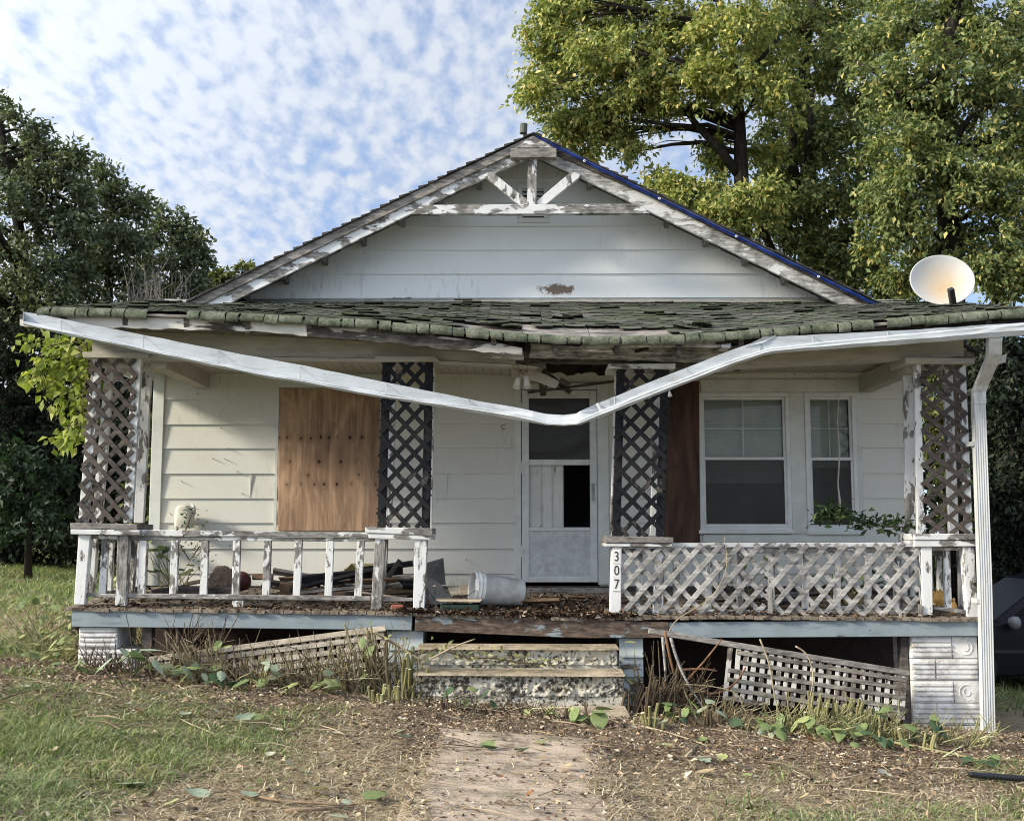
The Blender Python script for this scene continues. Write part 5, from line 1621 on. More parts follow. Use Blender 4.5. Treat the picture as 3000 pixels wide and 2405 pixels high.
# bucket on its side
bk = thing('bucket', 'white plastic bucket lying on its side before the door', 'bucket', fl(1452, 10.78))
bm_ = plain('white bucket plastic', (0.64, 0.64, 0.62), 0.45, 0.34, 5)
rim_c = S(1383, 1716, 10.72); bot_c = S(1529, 1732, 10.86); axb = (bot_c - rim_c); Lb = axb.length
mb = MB(); R0, R1 = 0.150, 0.128
mb.lathe([(R0 - 0.006, 0.01), (R0, 0.0), (R0 + 0.006, 0.0), (R0 + 0.006, 0.022), (R0 + 0.001, 0.024), (R0 + 0.001, 0.05), (R0 + 0.007, 0.052), (R0 + 0.007, 0.066), (R0, 0.068), (R0 - 0.001, 0.09), (R0 + 0.004, 0.092), (R0 + 0.004, 0.10), (R0 - 0.002, 0.102), (R1, Lb - 0.006), (R1 - 0.006, Lb), (R1 - 0.012, Lb - 0.004), (0, Lb - 0.004)], rim_c, axb, 40)
mb.lathe([(R0 - 0.006, 0.01), (R1 - 0.008, Lb - 0.012), (0, Lb - 0.012)], rim_c, axb, 40)
zmin = min(p[2] for p in mb.v); dzf = zf(rim_c.x, 10.78) + 0.004 - zmin
mb.v = [(x, y, z + dzf) for x, y, z in mb.v]
mb.build('bucket_body', bm_, bk, smooth=True)
up_ = Vector((0, 0, dzf)); axn = axb.normalized()
mb = MB(); e = rim_c + up_ + axn * 0.058; q0 = e + Vector((0, -0.152, 0.02)); pts = []
for k in range(13):
    a = math.pi * k / 12
    pts.append(e + Vector((-0.16 * math.sin(a) * 0.8, -0.155 * math.cos(a), -0.09 * math.sin(a))))
mb.tube(pts, 0.0028, 6); mb.build('handle', plain('bail wire', (0.08, 0.08, 0.08), 0.5), bk)
mb = MB(); mb.box(e.x - 0.018, e.x + 0.018, e.y - 0.172, e.y - 0.150, e.z - 0.02, e.z + 0.09); mb.build('handle_lug', bm_, bk, bevel=0.004)

def board(name, pa, pb, Ya, Yb, w, th, mat, label, cat, side=(0, 0.3, 1), group=None):
    A = S(pa[0], pa[1], Ya); B = S(pb[0], pb[1], Yb)
    for p in (A, B): p.z = max(p.z, zf(p.x, min(max(p.y, YF), YW)) + th / 2 + 0.004)
    m = MB(); m.bar(A, B, w, th, side)
    return one(m, name, mat, label, cat, group, bevel=0.003)
blk = rawwood('black painted board', (0.026, 0.027, 0.030), 'x', 0.7)
brn = rawwood('brown scrap wood', (0.16, 0.105, 0.068), 'x', 0.9)
brn2 = rawwood('pale scrap wood', (0.42, 0.35, 0.26), 'x', 0.6)
gry = M['grey']
GB = 'scrap boards piled on the left side of the porch'
board('scrap_board', (850, 1728), (1155, 1655), 10.75, 11.1, 0.09, 0.03, blk, 'long black board slanting up behind the railing', 'board', group=GB)
board('scrap_board', (880, 1700), (1180, 1668), 11.0, 11.2, 0.10, 0.03, blk, 'black board behind the pedestal, second one of the slanting black boards', 'board', (0, 1, 0.6), GB)
board('scrap_board', (1138, 1690), (1172, 1640), 10.9, 10.95, 0.045, 0.02, blk, 'short black board standing on end between the pedestal posts', 'board', (0, 1, 0), GB)
board('scrap_board', (1010, 1675), (1210, 1650), 11.3, 11.35, 0.06, 0.02, blk, 'black board running behind the pedestal towards the grey sheet', 'board', (0, 1, 0.4), GB)
board('scrap_board', (870, 1738), (1130, 1714), 10.65, 10.8, 0.05, 0.03, gry, 'thin grey weathered board lying under the black boards', 'board', group=GB)
board('scrap_board', (1050, 1735), (1200, 1755), 10.6, 10.55, 0.03, 0.02, brn2, 'thin pale lath lying through the left pedestal', 'board', group=GB)
board('scrap_board', (515, 1733), (690, 1736), 10.7, 10.72, 0.10, 0.035, M['greydark'], 'dark wide board lying flat behind the first balusters', 'board', (0, 1, 0.3), GB)
board('scrap_board', (540, 1712), (600, 1700), 11.2, 11.3, 0.07, 0.03, brn2, 'pale board stub left of the root ball', 'board', group=GB)
board('scrap_board', (440, 1738), (540, 1722), 10.9, 11.1, 0.10, 0.05, M['greydark'], 'rotten log-like board near the far left post', 'board', group=GB)
board('scrap_board', (740, 1690), (800, 1690), 11.4, 11.4, 0.05, 0.05, brn, 'brown block of wood right of the red bowl', 'board', group=GB)
board('scrap_board', (800, 1672), (905, 1690), 11.2, 11.25, 0.10, 0.03, gry, 'grey splintered board propped on the scrap pile', 'board', (0, 0.5, 1), GB)
board('scrap_board', (820, 1722), (900, 1730), 10.8, 10.8, 0.12, 0.03, brn, 'brown board end half under the black boards', 'board', (0, 1, 0.5), GB)
board('scrap_board', (930, 1748), (1010, 1742), 10.62, 10.7, 0.10, 0.05, brn, 'tan timber offcut behind the seventh baluster', 'board', group=GB)
board('scrap_board', (800, 1715), (885, 1705), 11.0, 11.1, 0.06, 0.03, brn2, 'bleached driftwood-like stick on the scrap pile', 'board', group=GB)
board('scrap_board', (1560, 1756), (1740, 1750), 11.6, 11.5, 0.06, 0.02, brn, 'rotten brown board lying before the door sill', 'board', group=GB)
board('scrap_board', (1500, 1762), (1640, 1758), 10.8, 10.75, 0.08, 0.03, brn, 'rust-brown splinter board lying right of the bucket', 'board', group=GB)
rs_ = random.Random(21)
for k in range(28):
    px_ = rs_.uniform(760, 1190); yy_ = rs_.uniform(10.75, 11.5); py_ = rs_.uniform(1690, 1745); ln_ = rs_.uniform(50, 170); sl_ = rs_.uniform(-18, 14)
    board('scrap_splinter', (px_, py_), (px_ + ln_, py_ + sl_), yy_, yy_ + rs_.uniform(-.2, .2), rs_.uniform(0.03, 0.09), rs_.uniform(0.012, 0.03), rs_.choice((gry, M['greydark'], brn, brn2, blk, gry)), 'weathered splintered board jumbled in the scrap pile behind the balusters', 'board', (0, rs_.uniform(.2, 1), rs_.uniform(.3, 1)), 'splintered boards of the scrap pile')
# yellow box, grey sheet, tarp-like felt, root ball, bowl, tray, brick
def panel(name, pts, th, mat, label, cat, **kw):
    m = MB(); P = [S(*p) for p in pts]
    nn = (P[1] - P[0]).cross(P[2] - P[0]).normalized() * th
    m.prism(P, nn); return one(m, name, mat, label, cat, **kw)
yb_ = thing('cardboard_box', 'open pale yellow cardboard box on the scrap pile', 'box', S(1040, 1690, 11.4))
yel = plain('pale yellow card', (0.52, 0.44, 0.22), 0.7, 0.12, 5); yel2 = plain('pale yellow card outside', (0.55, 0.44, 0.17), 0.7, 0.12, 5)
P = lambda x, y, Y: S(x, y, Y)
q = [P(995, 1684, 11.25), P(1060, 1690, 11.25), P(1096, 1650, 11.55), P(1030, 1650, 11.55)]
def sheet(name, pts, mat, root, th=0.004):
    m = MB(); m.add(pts, [tuple(range(len(pts)))]); return m.build(name, mat, root, solid=th, fix=False)
zb0 = Vector((0, 0, -0.10))
sheet('box_side', [q[0], q[1], q[1] + zb0, q[0] + zb0], yel2, yb_)
sheet('box_side', [q[1], q[2], q[2] + zb0, q[1] + zb0], yel, yb_)
sheet('box_side', [q[0], q[3], q[3] + zb0, q[0] + zb0], yel2, yb_)
sheet('box_side', [q[3], q[2], q[2] + zb0, q[3] + zb0], yel, yb_)
sheet('box_flap', [q[0], P(1030, 1652, 11.2), P(1045, 1668, 11.3), q[1]], yel, yb_)
sheet('box_flap', [q[1], P(1105, 1662, 11.4), q[2]], yel2, yb_)
gs = plain('galvanised sheet', (0.13, 0.135, 0.14), 0.5, 0.25, 4, metal=0.3)
panel('metal_sheet', [(1236, 1652, 11.75), (1299, 1634, 11.85), (1306, 1712, 11.6), (1243, 1712, 11.5)], 0.006, gs, 'dark grey metal sheet leaning on the wall behind the left pedestal', 'metal sheet')
fe = peel('bent grey sheet', 0.5, 'z', paint=(0.30, 0.28, 0.26), wood=(0.15, 0.125, 0.10), scale=5)
m = MB(); zfl = zf(-1.0, 10.7)
pts = [S(1250, 1690, 10.9), S(1283, 1706, 10.95), S(1320, 1745, 10.95), Vector((S(1335, 1750, 10.8).x, 10.8, zfl + 0.01)), Vector((S(1248, 1750, 10.6).x, 10.6, zfl + 0.02)), S(1246, 1720, 10.75)]
m.add(pts, [(0, 1, 2, 5), (2, 3, 4, 5)])
one(m, 'felt_sheet', fe, 'crumpled grey roofing felt slumped right of the left pedestal', 'felt', solid=0.012, fix=False)
m = MB(); m.extr([(1345, 1716), (1376, 1713), (1374, 1742), (1344, 1745)], 10.95, 0.12); one(m, 'wood_block', brn2, 'small pale wooden block inside the mouth of the bucket', 'block', bevel=0.005)
panel('paper_scrap', [(1310, 1715, 11.7), (1375, 1713, 11.75), (1340, 1742, 11.4), (1322, 1748, 11.3)], 0.004, plain('cream paper', (0.55, 0.50, 0.40), 0.8), 'cream paper scrap between the felt and the bucket', 'paper')
def lump(name, c, rx, ry, rz, seed, mat, label, cat, rough=0.25, sub=4):
    bm = bmesh.new(); bmesh.ops.create_icosphere(bm, subdivisions=sub, radius=1.0)
    for v in bm.verts:
        p = v.co; k = 1 + rough * (float(fbm(p.x * 2 + seed, p.y * 2 + p.z * 3, seed, 4)) - 0.5) * 2 + 0.10 * (float(fbm(p.x * 9 + seed, p.z * 9 + p.y * 7, seed, 3)) - 0.5)
        v.co = Vector((c[0] + p.x * rx * k, c[1] + p.y * ry * k, c[2] + max(-0.85, p.z) * rz * k))
    me = bpy.data.meshes.new(name); bm.to_mesh(me); bm.free(); me.materials.append(mat)
    o = bpy.data.objects.new(name, me); COL.objects.link(o); recenter(o); return prep(o, label, cat)
fb = S(655, 1700, 11.1); fb.z = zf(fb.x, 11.1) + 0.16
lump('root_ball', fb, 0.145, 0.12, 0.16, 4, plain('fibrous root ball', (0.21, 0.155, 0.115), 0.95, 0.45, 18, bump=1.0), 'brown fibrous root ball sitting behind the balusters', 'root ball', 0.35)
m = MB(); c = S(708, 1696, 11.35); m.lathe([(0.0, 0.06), (0.05, 0.056), (0.085, 0.03), (0.098, -0.01), (0.104, -0.06), (0.096, -0.06), (0.0, -0.055)], c, (0.3, -0.55, 0.8), 24)
one(m, 'bowl', plain('dull red plastic', (0.085, 0.024, 0.024), 0.5), 'dull red bowl tipped against the root ball', 'bowl', smooth=True)
m = MB(); a = fl(1290, 10.42); b = fl(1405, 10.42); m.box(a.x, b.x, 10.40, 10.62, a.z + 0.004, a.z + 0.065)
gt = one(m, 'tray', plain('green plastic tray', (0.010, 0.028, 0.02), 0.7, 0.4, 12), 'green plastic tray at the porch edge left of the steps', 'tray', bevel=0.012)
m = MB(); a = fl(1300, 10.45); m.prism([S(1275, 1756, 10.39), S(1412, 1758, 10.39), S(1405, 1764, 10.39), S(1290, 1763, 10.39)], (0, 0.25, 0)); one(m, 'scrap_board', brn2, 'mossy pale board laid on the green tray', 'board', GB, bevel=0.003)
a = fl(1162, 10.37); m = MB(); m.box(a.x - 0.05, a.x + 0.06, 10.36, 10.42, a.z + 0.004, a.z + 0.06)
one(m, 'brick', plain('red brick bit', (0.30, 0.10, 0.07), 0.9, 0.3, 20, bump=0.5), 'broken red brick between the left pedestal posts', 'brick', bevel=0.006)
# sun face ornament in the right pedestal
sf_m = plain('terracotta sun face', (0.62, 0.37, 0.11), 0.75, 0.2, 12)
sc = S(2752, 1752, 10.66)
sun_o = thing('sun_ornament', 'yellow terracotta sun face resting inside the far right pedestal', 'ornament', sc)
bm = bmesh.new(); bmesh.ops.create_uvsphere(bm, u_segments=24, v_segments=16, radius=1.0)
for v in bm.verts:
    p = v.co.copy(); x, y, z = p.x * 0.062, p.y * 0.03, p.z * 0.062
    if p.y < 0:
        d = lambda a, b, r: math.exp(-((p.x - a) ** 2 + (p.z - b) ** 2) / r ** 2)
        y -= 0.016 * d(0, -0.05, 0.16) + 0.010 * (d(0.5, -0.2, 0.22) + d(-0.5, -0.2, 0.22)) - 0.010 * (d(0.34, 0.22, 0.13) + d(-0.34, 0.22, 0.13)) + 0.008 * d(0, -0.42, 0.2) - 0.006 * d(0, -0.5, 0.06)
    v.co = sc + Vector((x, y, z))
m = MB(); m.v = [tuple(v.co) for v in bm.verts]; m.f = [tuple(v.index for v in f.verts) for f in bm.faces]; bm.free()
m.build('face', sf_m, sun_o, smooth=True)
m = MB()
for k in range(14):
    a = 2 * math.pi * k / 14; c0 = sc + Vector((math.cos(a) * 0.058, 0.005, math.sin(a) * 0.058)); c1 = sc + Vector((math.cos(a + 0.12) * 0.088, 0.003, math.sin(a + 0.12) * 0.088))
    m.tube([c0, c0.lerp(c1, 0.6) + Vector((0.004, 0, 0.002)), c1], [0.014, 0.011, 0.003], 8)
m.build('ray', sf_m, sun_o, smooth=True)
m = MB(); cx_ = S(2795, 1772, 10.62); m.lathe([(0.0, 0.11), (0.014, 0.108), (0.03, 0.07), (0.032, 0.02), (0.035, 0.0), (0, 0)], Vector((cx_.x, 10.62, zf(cx_.x, 10.62) + 0.0)), (0, 0, 1), 14)
m.lathe([(0.0, 0.0), (0.012, 0.01), (0.014, 0.03), (0.0, 0.045)], Vector((cx_.x, 10.62, zf(cx_.x, 10.62) + 0.105)), (0, 0, 1), 12)
one(m, 'figurine', plain('ochre figurine', (0.58, 0.34, 0.11), 0.75), 'small ochre garden figurine beside the sun face', 'ornament', smooth=True)
# clutter behind the right lattice
board('scrap_board', (2080, 1758), (2330, 1745), 11.3, 11.4, 0.08, 0.03, gry, 'grey board lying behind the lattice railing near its middle', 'board', group=GB)
board('scrap_board', (2330, 1742), (2640, 1722), 11.2, 11.3, 0.08, 0.03, M['greydark'], 'long dark board behind the right part of the lattice railing', 'board', group=GB)
board('scrap_board', (2430, 1790), (2640, 1770), 10.7, 10.75, 0.08, 0.03, M['cap_white'], 'white flaked board behind the lattice railing by the right pedestal', 'board', group=GB)
board('scrap_board', (2180, 1790), (2400, 1786), 10.75, 10.8, 0.09, 0.03, brn, 'brown board at the foot of the lattice railing', 'board', group=GB)
lp = S(2315, 1766, 11.0); lp.z = zf(lp.x, 11.0) + 0.06
lump('trash_bag', lp, 0.14, 0.1, 0.07, 8, plain('grey plastic bag', (0.16, 0.16, 0.18), 0.4, 0.3), 'crumpled grey plastic bag behind the lattice railing', 'bag', 0.5)
# cord hanging down in front of the right window
m = MB(); pts = [S(2456, 1085, 11.3), S(2458, 1150, 11.3), S(2454, 1240, 11.3), S(2460, 1330, 11.3), S(2455, 1420, 11.3), S(2461, 1470, 11.3), S(2458, 1535, 11.3)]
m.tube(pts, [0.004, 0.006, 0.005, 0.009, 0.007, 0.012, 0.003], 6)
for k in range(8):
    b = S(2458, 1480 + k * 4, 11.3); m.tube([b, b + Vector((random.uniform(-.06, .06), random.uniform(-.03, .03), -0.05 - 0.02 * k / 2))], [0.003, 0.001], 4)
one(m, 'frayed_rope', plain('frayed pale cord', (0.42, 0.40, 0.36), 0.9), 'frayed pale cord hanging in front of the narrow right window', 'rope')
m = MB(); a = S(1961, 1146, 10.2); m.lathe([(0.0, 0.0), (0.008, 0.003), (0.022, 0.05), (0.018, 0.05), (0.0, 0.02)], a, (0.1, -0.1, -1), 12); m.tube([a, a + Vector((0, 0, 0.03))], 0.003, 5)
one(m, 'hanging_lamp_shade', whm, 'tiny white shade dangling under the gutter beside the brown plywood', 'lamp shade', smooth=True)
m = MB(); a = S(1474, 1250, YW - 0.04); m.tube([a + Vector((0.02, 0.02, 0.02)), a + Vector((-0.01, -0.01, 0.02)), a + Vector((-0.02, -0.02, 0)), a + Vector((-0.005, -0.01, -0.025)), a + Vector((0.02, 0.0, -0.02))], 0.004, 6)
one(m, 'wall_hook', M['blackm'], 'small black hook on the siding left of the door', 'hook')
# debris and rot crumbs on the porch floor edge
def crumbs(name, n, xr, yr, mats, seed, smin, smax):
    g = np.random.default_rng(seed)
    x = g.uniform(*xr, n); y = yr[0] + (yr[1] - yr[0]) * g.random(n) ** 2.3
    z = np.array([zf(a, b) for a, b in zip(x, y)]) + 0.004 + 0.03 * g.random(n) ** 2
    d = g.normal(size=(n, 3)) * [1, 1, 0.25]; nr = g.normal(size=(n, 3)) * 0.5 + [0, 0, 1]
    L = g.uniform(smin, smax, n); V, F = leaves(np.stack([x, y, z], 1), d, nr, L, L * g.uniform(0.25, 0.7, n), 0.2)
    o = npmesh(name, V, F, mats); return o
def chipmat(name, stops):
    n = NT(name); g = n.n('ShaderNodeNewGeometry'); return n.col(n.ramp(g.outputs['Random Per Island'], stops), 0.9, 0.15)
M['crumb'] = chipmat('rot crumbs', [(0, (0.02, 0.014, 0.010)), (0.5, (0.07, 0.043, 0.028)), (0.85, (0.16, 0.11, 0.07)), (1, (0.42, 0.38, 0.32))])
o = crumbs('wood_crumbs', 5200, (-1.15, 1.05), (YF - 0.01, 11.4), M['crumb'], 2, 0.015, 0.075)
prep(o, 'rotten wood crumbs strewn on the porch floor before the door', 'debris', kind='stuff')
o = crumbs('porch_litter', 3200, (-4.0, 4.0), (YF + 0.02, 11.9), M['crumb'], 3, 0.015, 0.07)
prep(o, 'dry leaf and wood litter over the whole porch floor', 'debris', kind='stuff')
# ================================================================== GROUND
def dirt_edge(x):
    """where the bare litter band in front of the porch gives way to the lawn"""
    x = np.asarray(x, float)
    return np.where(x < -0.9, 8.75 - 0.40 * sstep(-3.5, -0.9, x), 7.7) + 0.45 * (fbm(x * 1.4, x * 0 + 3.3, 31, 3) - 0.5)
def cov(x, y):
    """cover fractions: green grass, dry grass, bare litter"""
    x = np.asarray(x, float); y = np.asarray(y, float)
    e = dirt_edge(x)
    front = (0.55 + 0.45 * sstep(0.40, 0.56, fbm(x * 2.6, y * 2.6, 47, 3) + 0.25 * sstep(e, e + 1.2, y))) * sstep(e - 0.8, e + 0.6, y) * sstep(11.0, 10.4, y + 0 * x) * sstep(-5.3, -4.5, x) * sstep(5.6, 4.9, x)
    front = np.maximum(front, sstep(-5.6, -4.6, x) * sstep(-3.9, -4.4, x) * sstep(8.6, 9.2, y) * sstep(10.3, 9.7, y) * 0.9)
    under = sstep(-4.4, -4.1, x) * sstep(4.5, 4.2, x) * sstep(9.8, 10.2, y)
    dirt = np.maximum(front, under)
    nz_ = fbm(x * 1.1, y * 0.9, 41, 4)
    left = sstep(-0.9, -2.2, x + 0.8 * (nz_ - 0.5))
    g_l = left * sstep(0.36, 0.58, nz_ + 0.22 * sstep(-1.5, -3.6, x) + 0.10 * sstep(7.2, 8.2, y))
    g_r = 0.55 * sstep(0.9, 1.8, x) * sstep(0.40, 0.62, nz_ + 0.14 * sstep(7.0, 6.0, y))
    far = sstep(10.5, 13, y)
    tan = sstep(-3.0, -4.4, x) * sstep(9.6, 10.6, y) * sstep(16.5, 13.5, y)
    green = np.maximum(np.maximum(g_l, g_r) * (1 - far), far * (0.55 + 0.45 * sstep(0.35, 0.55, nz_)) * (1 - 0.85 * tan))
    green = green * (1 - dirt)
    dry = (1 - dirt) * np.clip(1 - 0.55 * green, 0, 1)
    return green, dry, dirt
def grid(name, xs, ys, mat, dz=0.0):
    X, Y = np.meshgrid(xs, ys)
    Z = gz(X, Y) + dz
    fine = 0.022 * (fbm(X * 9, Y * 9, 51, 4) - 0.5)
    g, d, di = cov(X, Y)
    Z = Z + fine * (0.5 + di) + 0.05 * di * (fbm(X * 4, Y * 4, 57, 3) - 0.45)
    ny, nx = X.shape
    V = np.stack([X, Y, Z], -1).reshape(-1, 3)
    idx = (np.arange(ny - 1)[:, None] * nx + np.arange(nx - 1)[None, :]).ravel()
    F = np.stack([idx, idx + 1, idx + nx + 1, idx + nx], 1)
    o = npmesh(name, V, F, mat, None, True)
    at = o.data.color_attributes.new('cover', 'FLOAT_COLOR', 'POINT')
    C = np.stack([g, d, di, np.ones_like(g)], -1).reshape(-1, 4).astype(np.float32)
    at.data.foreach_set('color', C.ravel())
    return o
n = NT('ground soil and thatch')
att = n.n('ShaderNodeAttribute'); att.attribute_name = 'cover'
sp_ = n.n('ShaderNodeSeparateColor'); n.l(att.outputs[0], sp_.inputs[0])
a = n.noise(n.co(), 11, 8, 0.72); b = n.noise(n.co(), 70, 5, 0.75); c0 = n.noise(n.co(), 1.7, 4, 0.6)
mixn = n.math('MULTIPLY_ADD', a, 0.5, n.math('MULTIPLY', b, 0.5))
soil = n.ramp(mixn, [(0.34, (0.085, 0.060, 0.043)), (0.5, (0.225, 0.168, 0.118)), (0.68, (0.42, 0.335, 0.235))])
dry_ = n.ramp(mixn, [(0.34, (0.14, 0.105, 0.066)), (0.5, (0.32, 0.255, 0.16)), (0.68, (0.50, 0.42, 0.28))])
grn_ = n.ramp(mixn, [(0.34, (0.05, 0.06, 0.025)), (0.5, (0.13, 0.145, 0.065)), (0.68, (0.25, 0.25, 0.13))])
c = n.mix(sp_.outputs[1], soil, dry_); c = n.mix(n.math('MULTIPLY', sp_.outputs[0], 0.8), c, grn_); c = n.mix(sp_.outputs[2], c, soil)
n.bump(mixn, 0.9, 0.03)
M['ground'] = n.col(c, 0.95, 0.1)
gxs = np.unique(np.concatenate([np.linspace(-400, -30, 20), np.linspace(-30, -6, 70), np.linspace(-6, 6, 420), np.linspace(6, 30, 60), np.linspace(30, 400, 20)]))
gys = np.unique(np.concatenate([np.linspace(-60, 3, 30), np.linspace(3, 5, 20), np.linspace(5, 10.6, 220), np.linspace(10.6, 40, 130), np.linspace(40, 800, 40)]))
gr_o = grid('ground', gxs, gys, M['ground'])
prep(gr_o, kind='structure')

# ---- concrete walk
wl0, wl1 = GD(905, 1560).x - 0.04, GD(1292, 1560).x
wp = [(wl0, 8.35), (wl0 + 0.02, 3.0)]
mb = MB(); vs = []; ny = 46; nx = 14
for j in range(ny + 1):
    y = 8.55 - (8.55 - 2.5) * j / ny
    for i in range(nx + 1):
        x = wl0 + (wl1 - wl0) * i / nx
        crack = -0.02 if (abs(y - 6.9) < 0.07) else 0.0
        vs.append((x, y, float(gz((wl0 + wl1) / 2, y)) - 0.07 * (x - (wl0 + wl1) / 2) * 0.9 + 0.030 + 0.012 * (float(fbm(x * 2, y * 2, 61, 3)) - 0.5) + crack - (0.06 if i in (0, nx) or j == 0 else 0)))
mb.add(vs, [(j * (nx + 1) + i, j * (nx + 1) + i + 1, (j + 1) * (nx + 1) + i + 1, (j + 1) * (nx + 1) + i) for j in range(ny) for i in range(nx)])
wk = mb.build('concrete_path', M['walk'], None, smooth=True); prep(wk, kind='structure')
def on_walk(x, y): return (x > wl0 + 0.03) & (x < wl1 - 0.03) & (y < 8.5)
def gtop(x, y):
    """ground height with its fine relief"""
    g, d, di = cov(x, y)
    z = gz(x, y) + 0.022 * (fbm(x * 9, y * 9, 51, 4) - 0.5) * (0.5 + di) + 0.05 * di * (fbm(x * 4, y * 4, 57, 3) - 0.45)
    zw = gz((wl0 + wl1) / 2, y) - 0.063 * (x - (wl0 + wl1) / 2) + 0.03
    return np.where(on_walk(x, y), zw, z)

# ---- grass blades, straw, litter (uncountable ground cover)
def blades(name, x, y, h, wd, mat, flat=0.0, seed=0):
    g = np.random.default_rng(seed); m = len(x)
    z = gtop(x, y) - 0.006
    a = g.uniform(0, 2 * np.pi, m); ln = g.uniform(0.1, 0.9, m) + flat * g.uniform(1, 4, m)
    d = np.stack([np.cos(a) * ln, np.sin(a) * ln, np.ones(m)], 1); d = unit(d)
    s = np.stack([-np.sin(a), np.cos(a), np.zeros(m)], 1)
    tw = g.uniform(-1, 1, m)[:, None] * 0.8
    s = unit(s + tw * np.stack([np.cos(a), np.sin(a), np.zeros(m)], 1))
    p = np.stack([x, y, z], 1); h = h[:, None]; wd = wd[:, None]
    mid = p + d * h * 0.55
    hz = np.stack([np.cos(a), np.sin(a), np.zeros(m)], 1)
    tip = p + d * h + hz * h * 0.35 - np.array([0, 0, 1]) * h * 0.18
    V = np.stack([p - s * wd / 2, p + s * wd / 2, mid + s * wd * 0.42, mid - s * wd * 0.42, tip], 1).reshape(-1, 3)
    i = np.arange(m)[:, None] * 5
    F = np.concatenate([i + np.array([[0, 1, 2]]), i + np.array([[0, 2, 3]]), i + np.array([[3, 2, 4]])], 1).reshape(-1, 3)
    return npmesh(name, V, F, mat)
M['grass'] = leafmat('green grass', [(0, (0.070, 0.115, 0.038)), (0.4, (0.165, 0.235, 0.088)), (0.72, (0.27, 0.34, 0.145)), (1, (0.52, 0.47, 0.29))], 0.3)
M['straw'] = chipmat('dry grass', [(0, (0.13, 0.095, 0.055)), (0.4, (0.32, 0.255, 0.155)), (0.8, (0.52, 0.44, 0.29)), (1, (0.66, 0.60, 0.44))])
M['mulch'] = chipmat('dry leaf litter', [(0, (0.065, 0.045, 0.032)), (0.35, (0.20, 0.145, 0.10)), (0.7, (0.36, 0.275, 0.19)), (0.88, (0.50, 0.41, 0.28)), (1, (0.64, 0.58, 0.47))])
def scatter(n, xr, yr, which, seed, thr=0.0, walk_keep=0.0, ypow=1.0):
    g = np.random.default_rng(seed)
    x = g.uniform(*xr, n); y = yr[0] + (yr[1] - yr[0]) * g.random(n) ** ypow
    c = cov(x, y)[which]
    k = g.random(n) < np.clip(c - thr, 0, 1)
    edge = 0.12 + 0.25 * fbm(x * 2, y * 2, 71, 3)
    wk_ = (x > wl0 + edge * 0.9 - 0.06) & (x < wl1 - edge * 0.9) & (y < 8.45)
    k &= (~wk_) | (g.random(n) < walk_keep)
    return x[k], y[k]
x, y = scatter(150000, (-4.6, 4.6), (4.6, 9.4), 0, 101)
tall = 0.35 + 2.6 * fbm(x * 2.3, y * 2.3, 81, 3) ** 2.2
g_ = np.random.default_rng(1)
o = blades('grass', x, y, g_.uniform(0.03, 0.105, len(x)) * tall, g_.uniform(0.004, 0.0085, len(x)), M['grass'], 0.25, 5)
prep(o, 'short green lawn grass in front of the porch', 'grass', kind='stuff')
x, y = scatter(150000, (-4.6, 4.6), (4.6, 9.6), 1, 102, 0.05, 0.03)
o = blades('dry_grass', x, y, g_.uniform(0.03, 0.12, len(x)), g_.uniform(0.003, 0.0075, len(x)), M['straw'], 1.0, 6)
prep(o, 'dry cut grass and straw lying on the lawn', 'dry grass', kind='stuff')
xm, ym = scatter(52000, (-5.2, 5.4), (7.0, 10.2), 2, 108)
om = blades('straw_litter', xm, ym, g_.uniform(0.02, 0.11, len(xm)), g_.uniform(0.002, 0.006, len(xm)), M['straw'], 1.6, 16)
prep(om, 'straw strands lying in the brown litter before the porch', 'straw', kind='stuff')
xm, ym = scatter(80000, (-5.2, 5.4), (7.0, 10.2), 2, 118)
om = blades('fibre_litter', xm, ym, g_.uniform(0.02, 0.10, len(xm)), g_.uniform(0.002, 0.006, len(xm)), M['mulch'], 1.8, 26)
prep(om, 'matted brown stem fibres in the litter before the porch', 'litter', kind='stuff')
x, y = scatter(90000, (-14, -3.9), (9.4, 32), 0, 103, 0.0, 0, 1.7)
o_ = None
o = blades('far_grass', x, y, g_.uniform(0.06, 0.20, len(x)), g_.uniform(0.008, 0.02, len(x)), M['grass'], 0.25, 7)
prep(o, 'grass of the side yard left of the house', 'grass', kind='stuff')
x, y = scatter(40000, (-9, -3.9), (9.2, 17), 1, 104, 0.1)
o = blades('far_dry_grass', x, y, g_.uniform(0.04, 0.13, len(x)), g_.uniform(0.005, 0.012, len(x)), M['straw'], 0.8, 8)
prep(o, 'tan dry grass of the side yard left of the house', 'dry grass', kind='stuff')
x, y = scatter(16000, (4.5, 9), (9.5, 22), 0, 105)
o = blades('side_grass', x, y, g_.uniform(0.08, 0.22, len(x)), g_.uniform(0.008, 0.016, len(x)), M['grass'], 0.3, 9)
prep(o, 'shaded grass under the trees right of the house', 'grass', kind='stuff')
def litter(name, x, y, mat, smin, smax, seed, up=0.02):
    g = np.random.default_rng(seed); m = len(x)
    z = gtop(x, y) + 0.003 + up * g.random(m) ** 2
    d = g.normal(size=(m, 3)) * [1, 1, 0.28]; nr = g.normal(size=(m, 3)) * 0.55 + [0, 0, 1]
    L = smin + (smax - smin) * g.random(m) ** 2; V, F = leaves(np.stack([x, y, z], 1), d, nr, L, L * g.uniform(0.18, 0.75, m), 0.25)
    return npmesh(name, V, F, mat)
x, y = scatter(85000, (-5.2, 5.4), (7.0, 10.3), 2, 106)
o = litter('leaf_litter', x, y, M['mulch'], 0.008, 0.048, 11, 0.03); prep(o, 'brown dry leaf litter in front of the porch', 'litter', kind='stuff')
x, y = scatter(15000, (-4.6, 4.6), (4.8, 8.6), 1, 107, 0.0, 0.10)
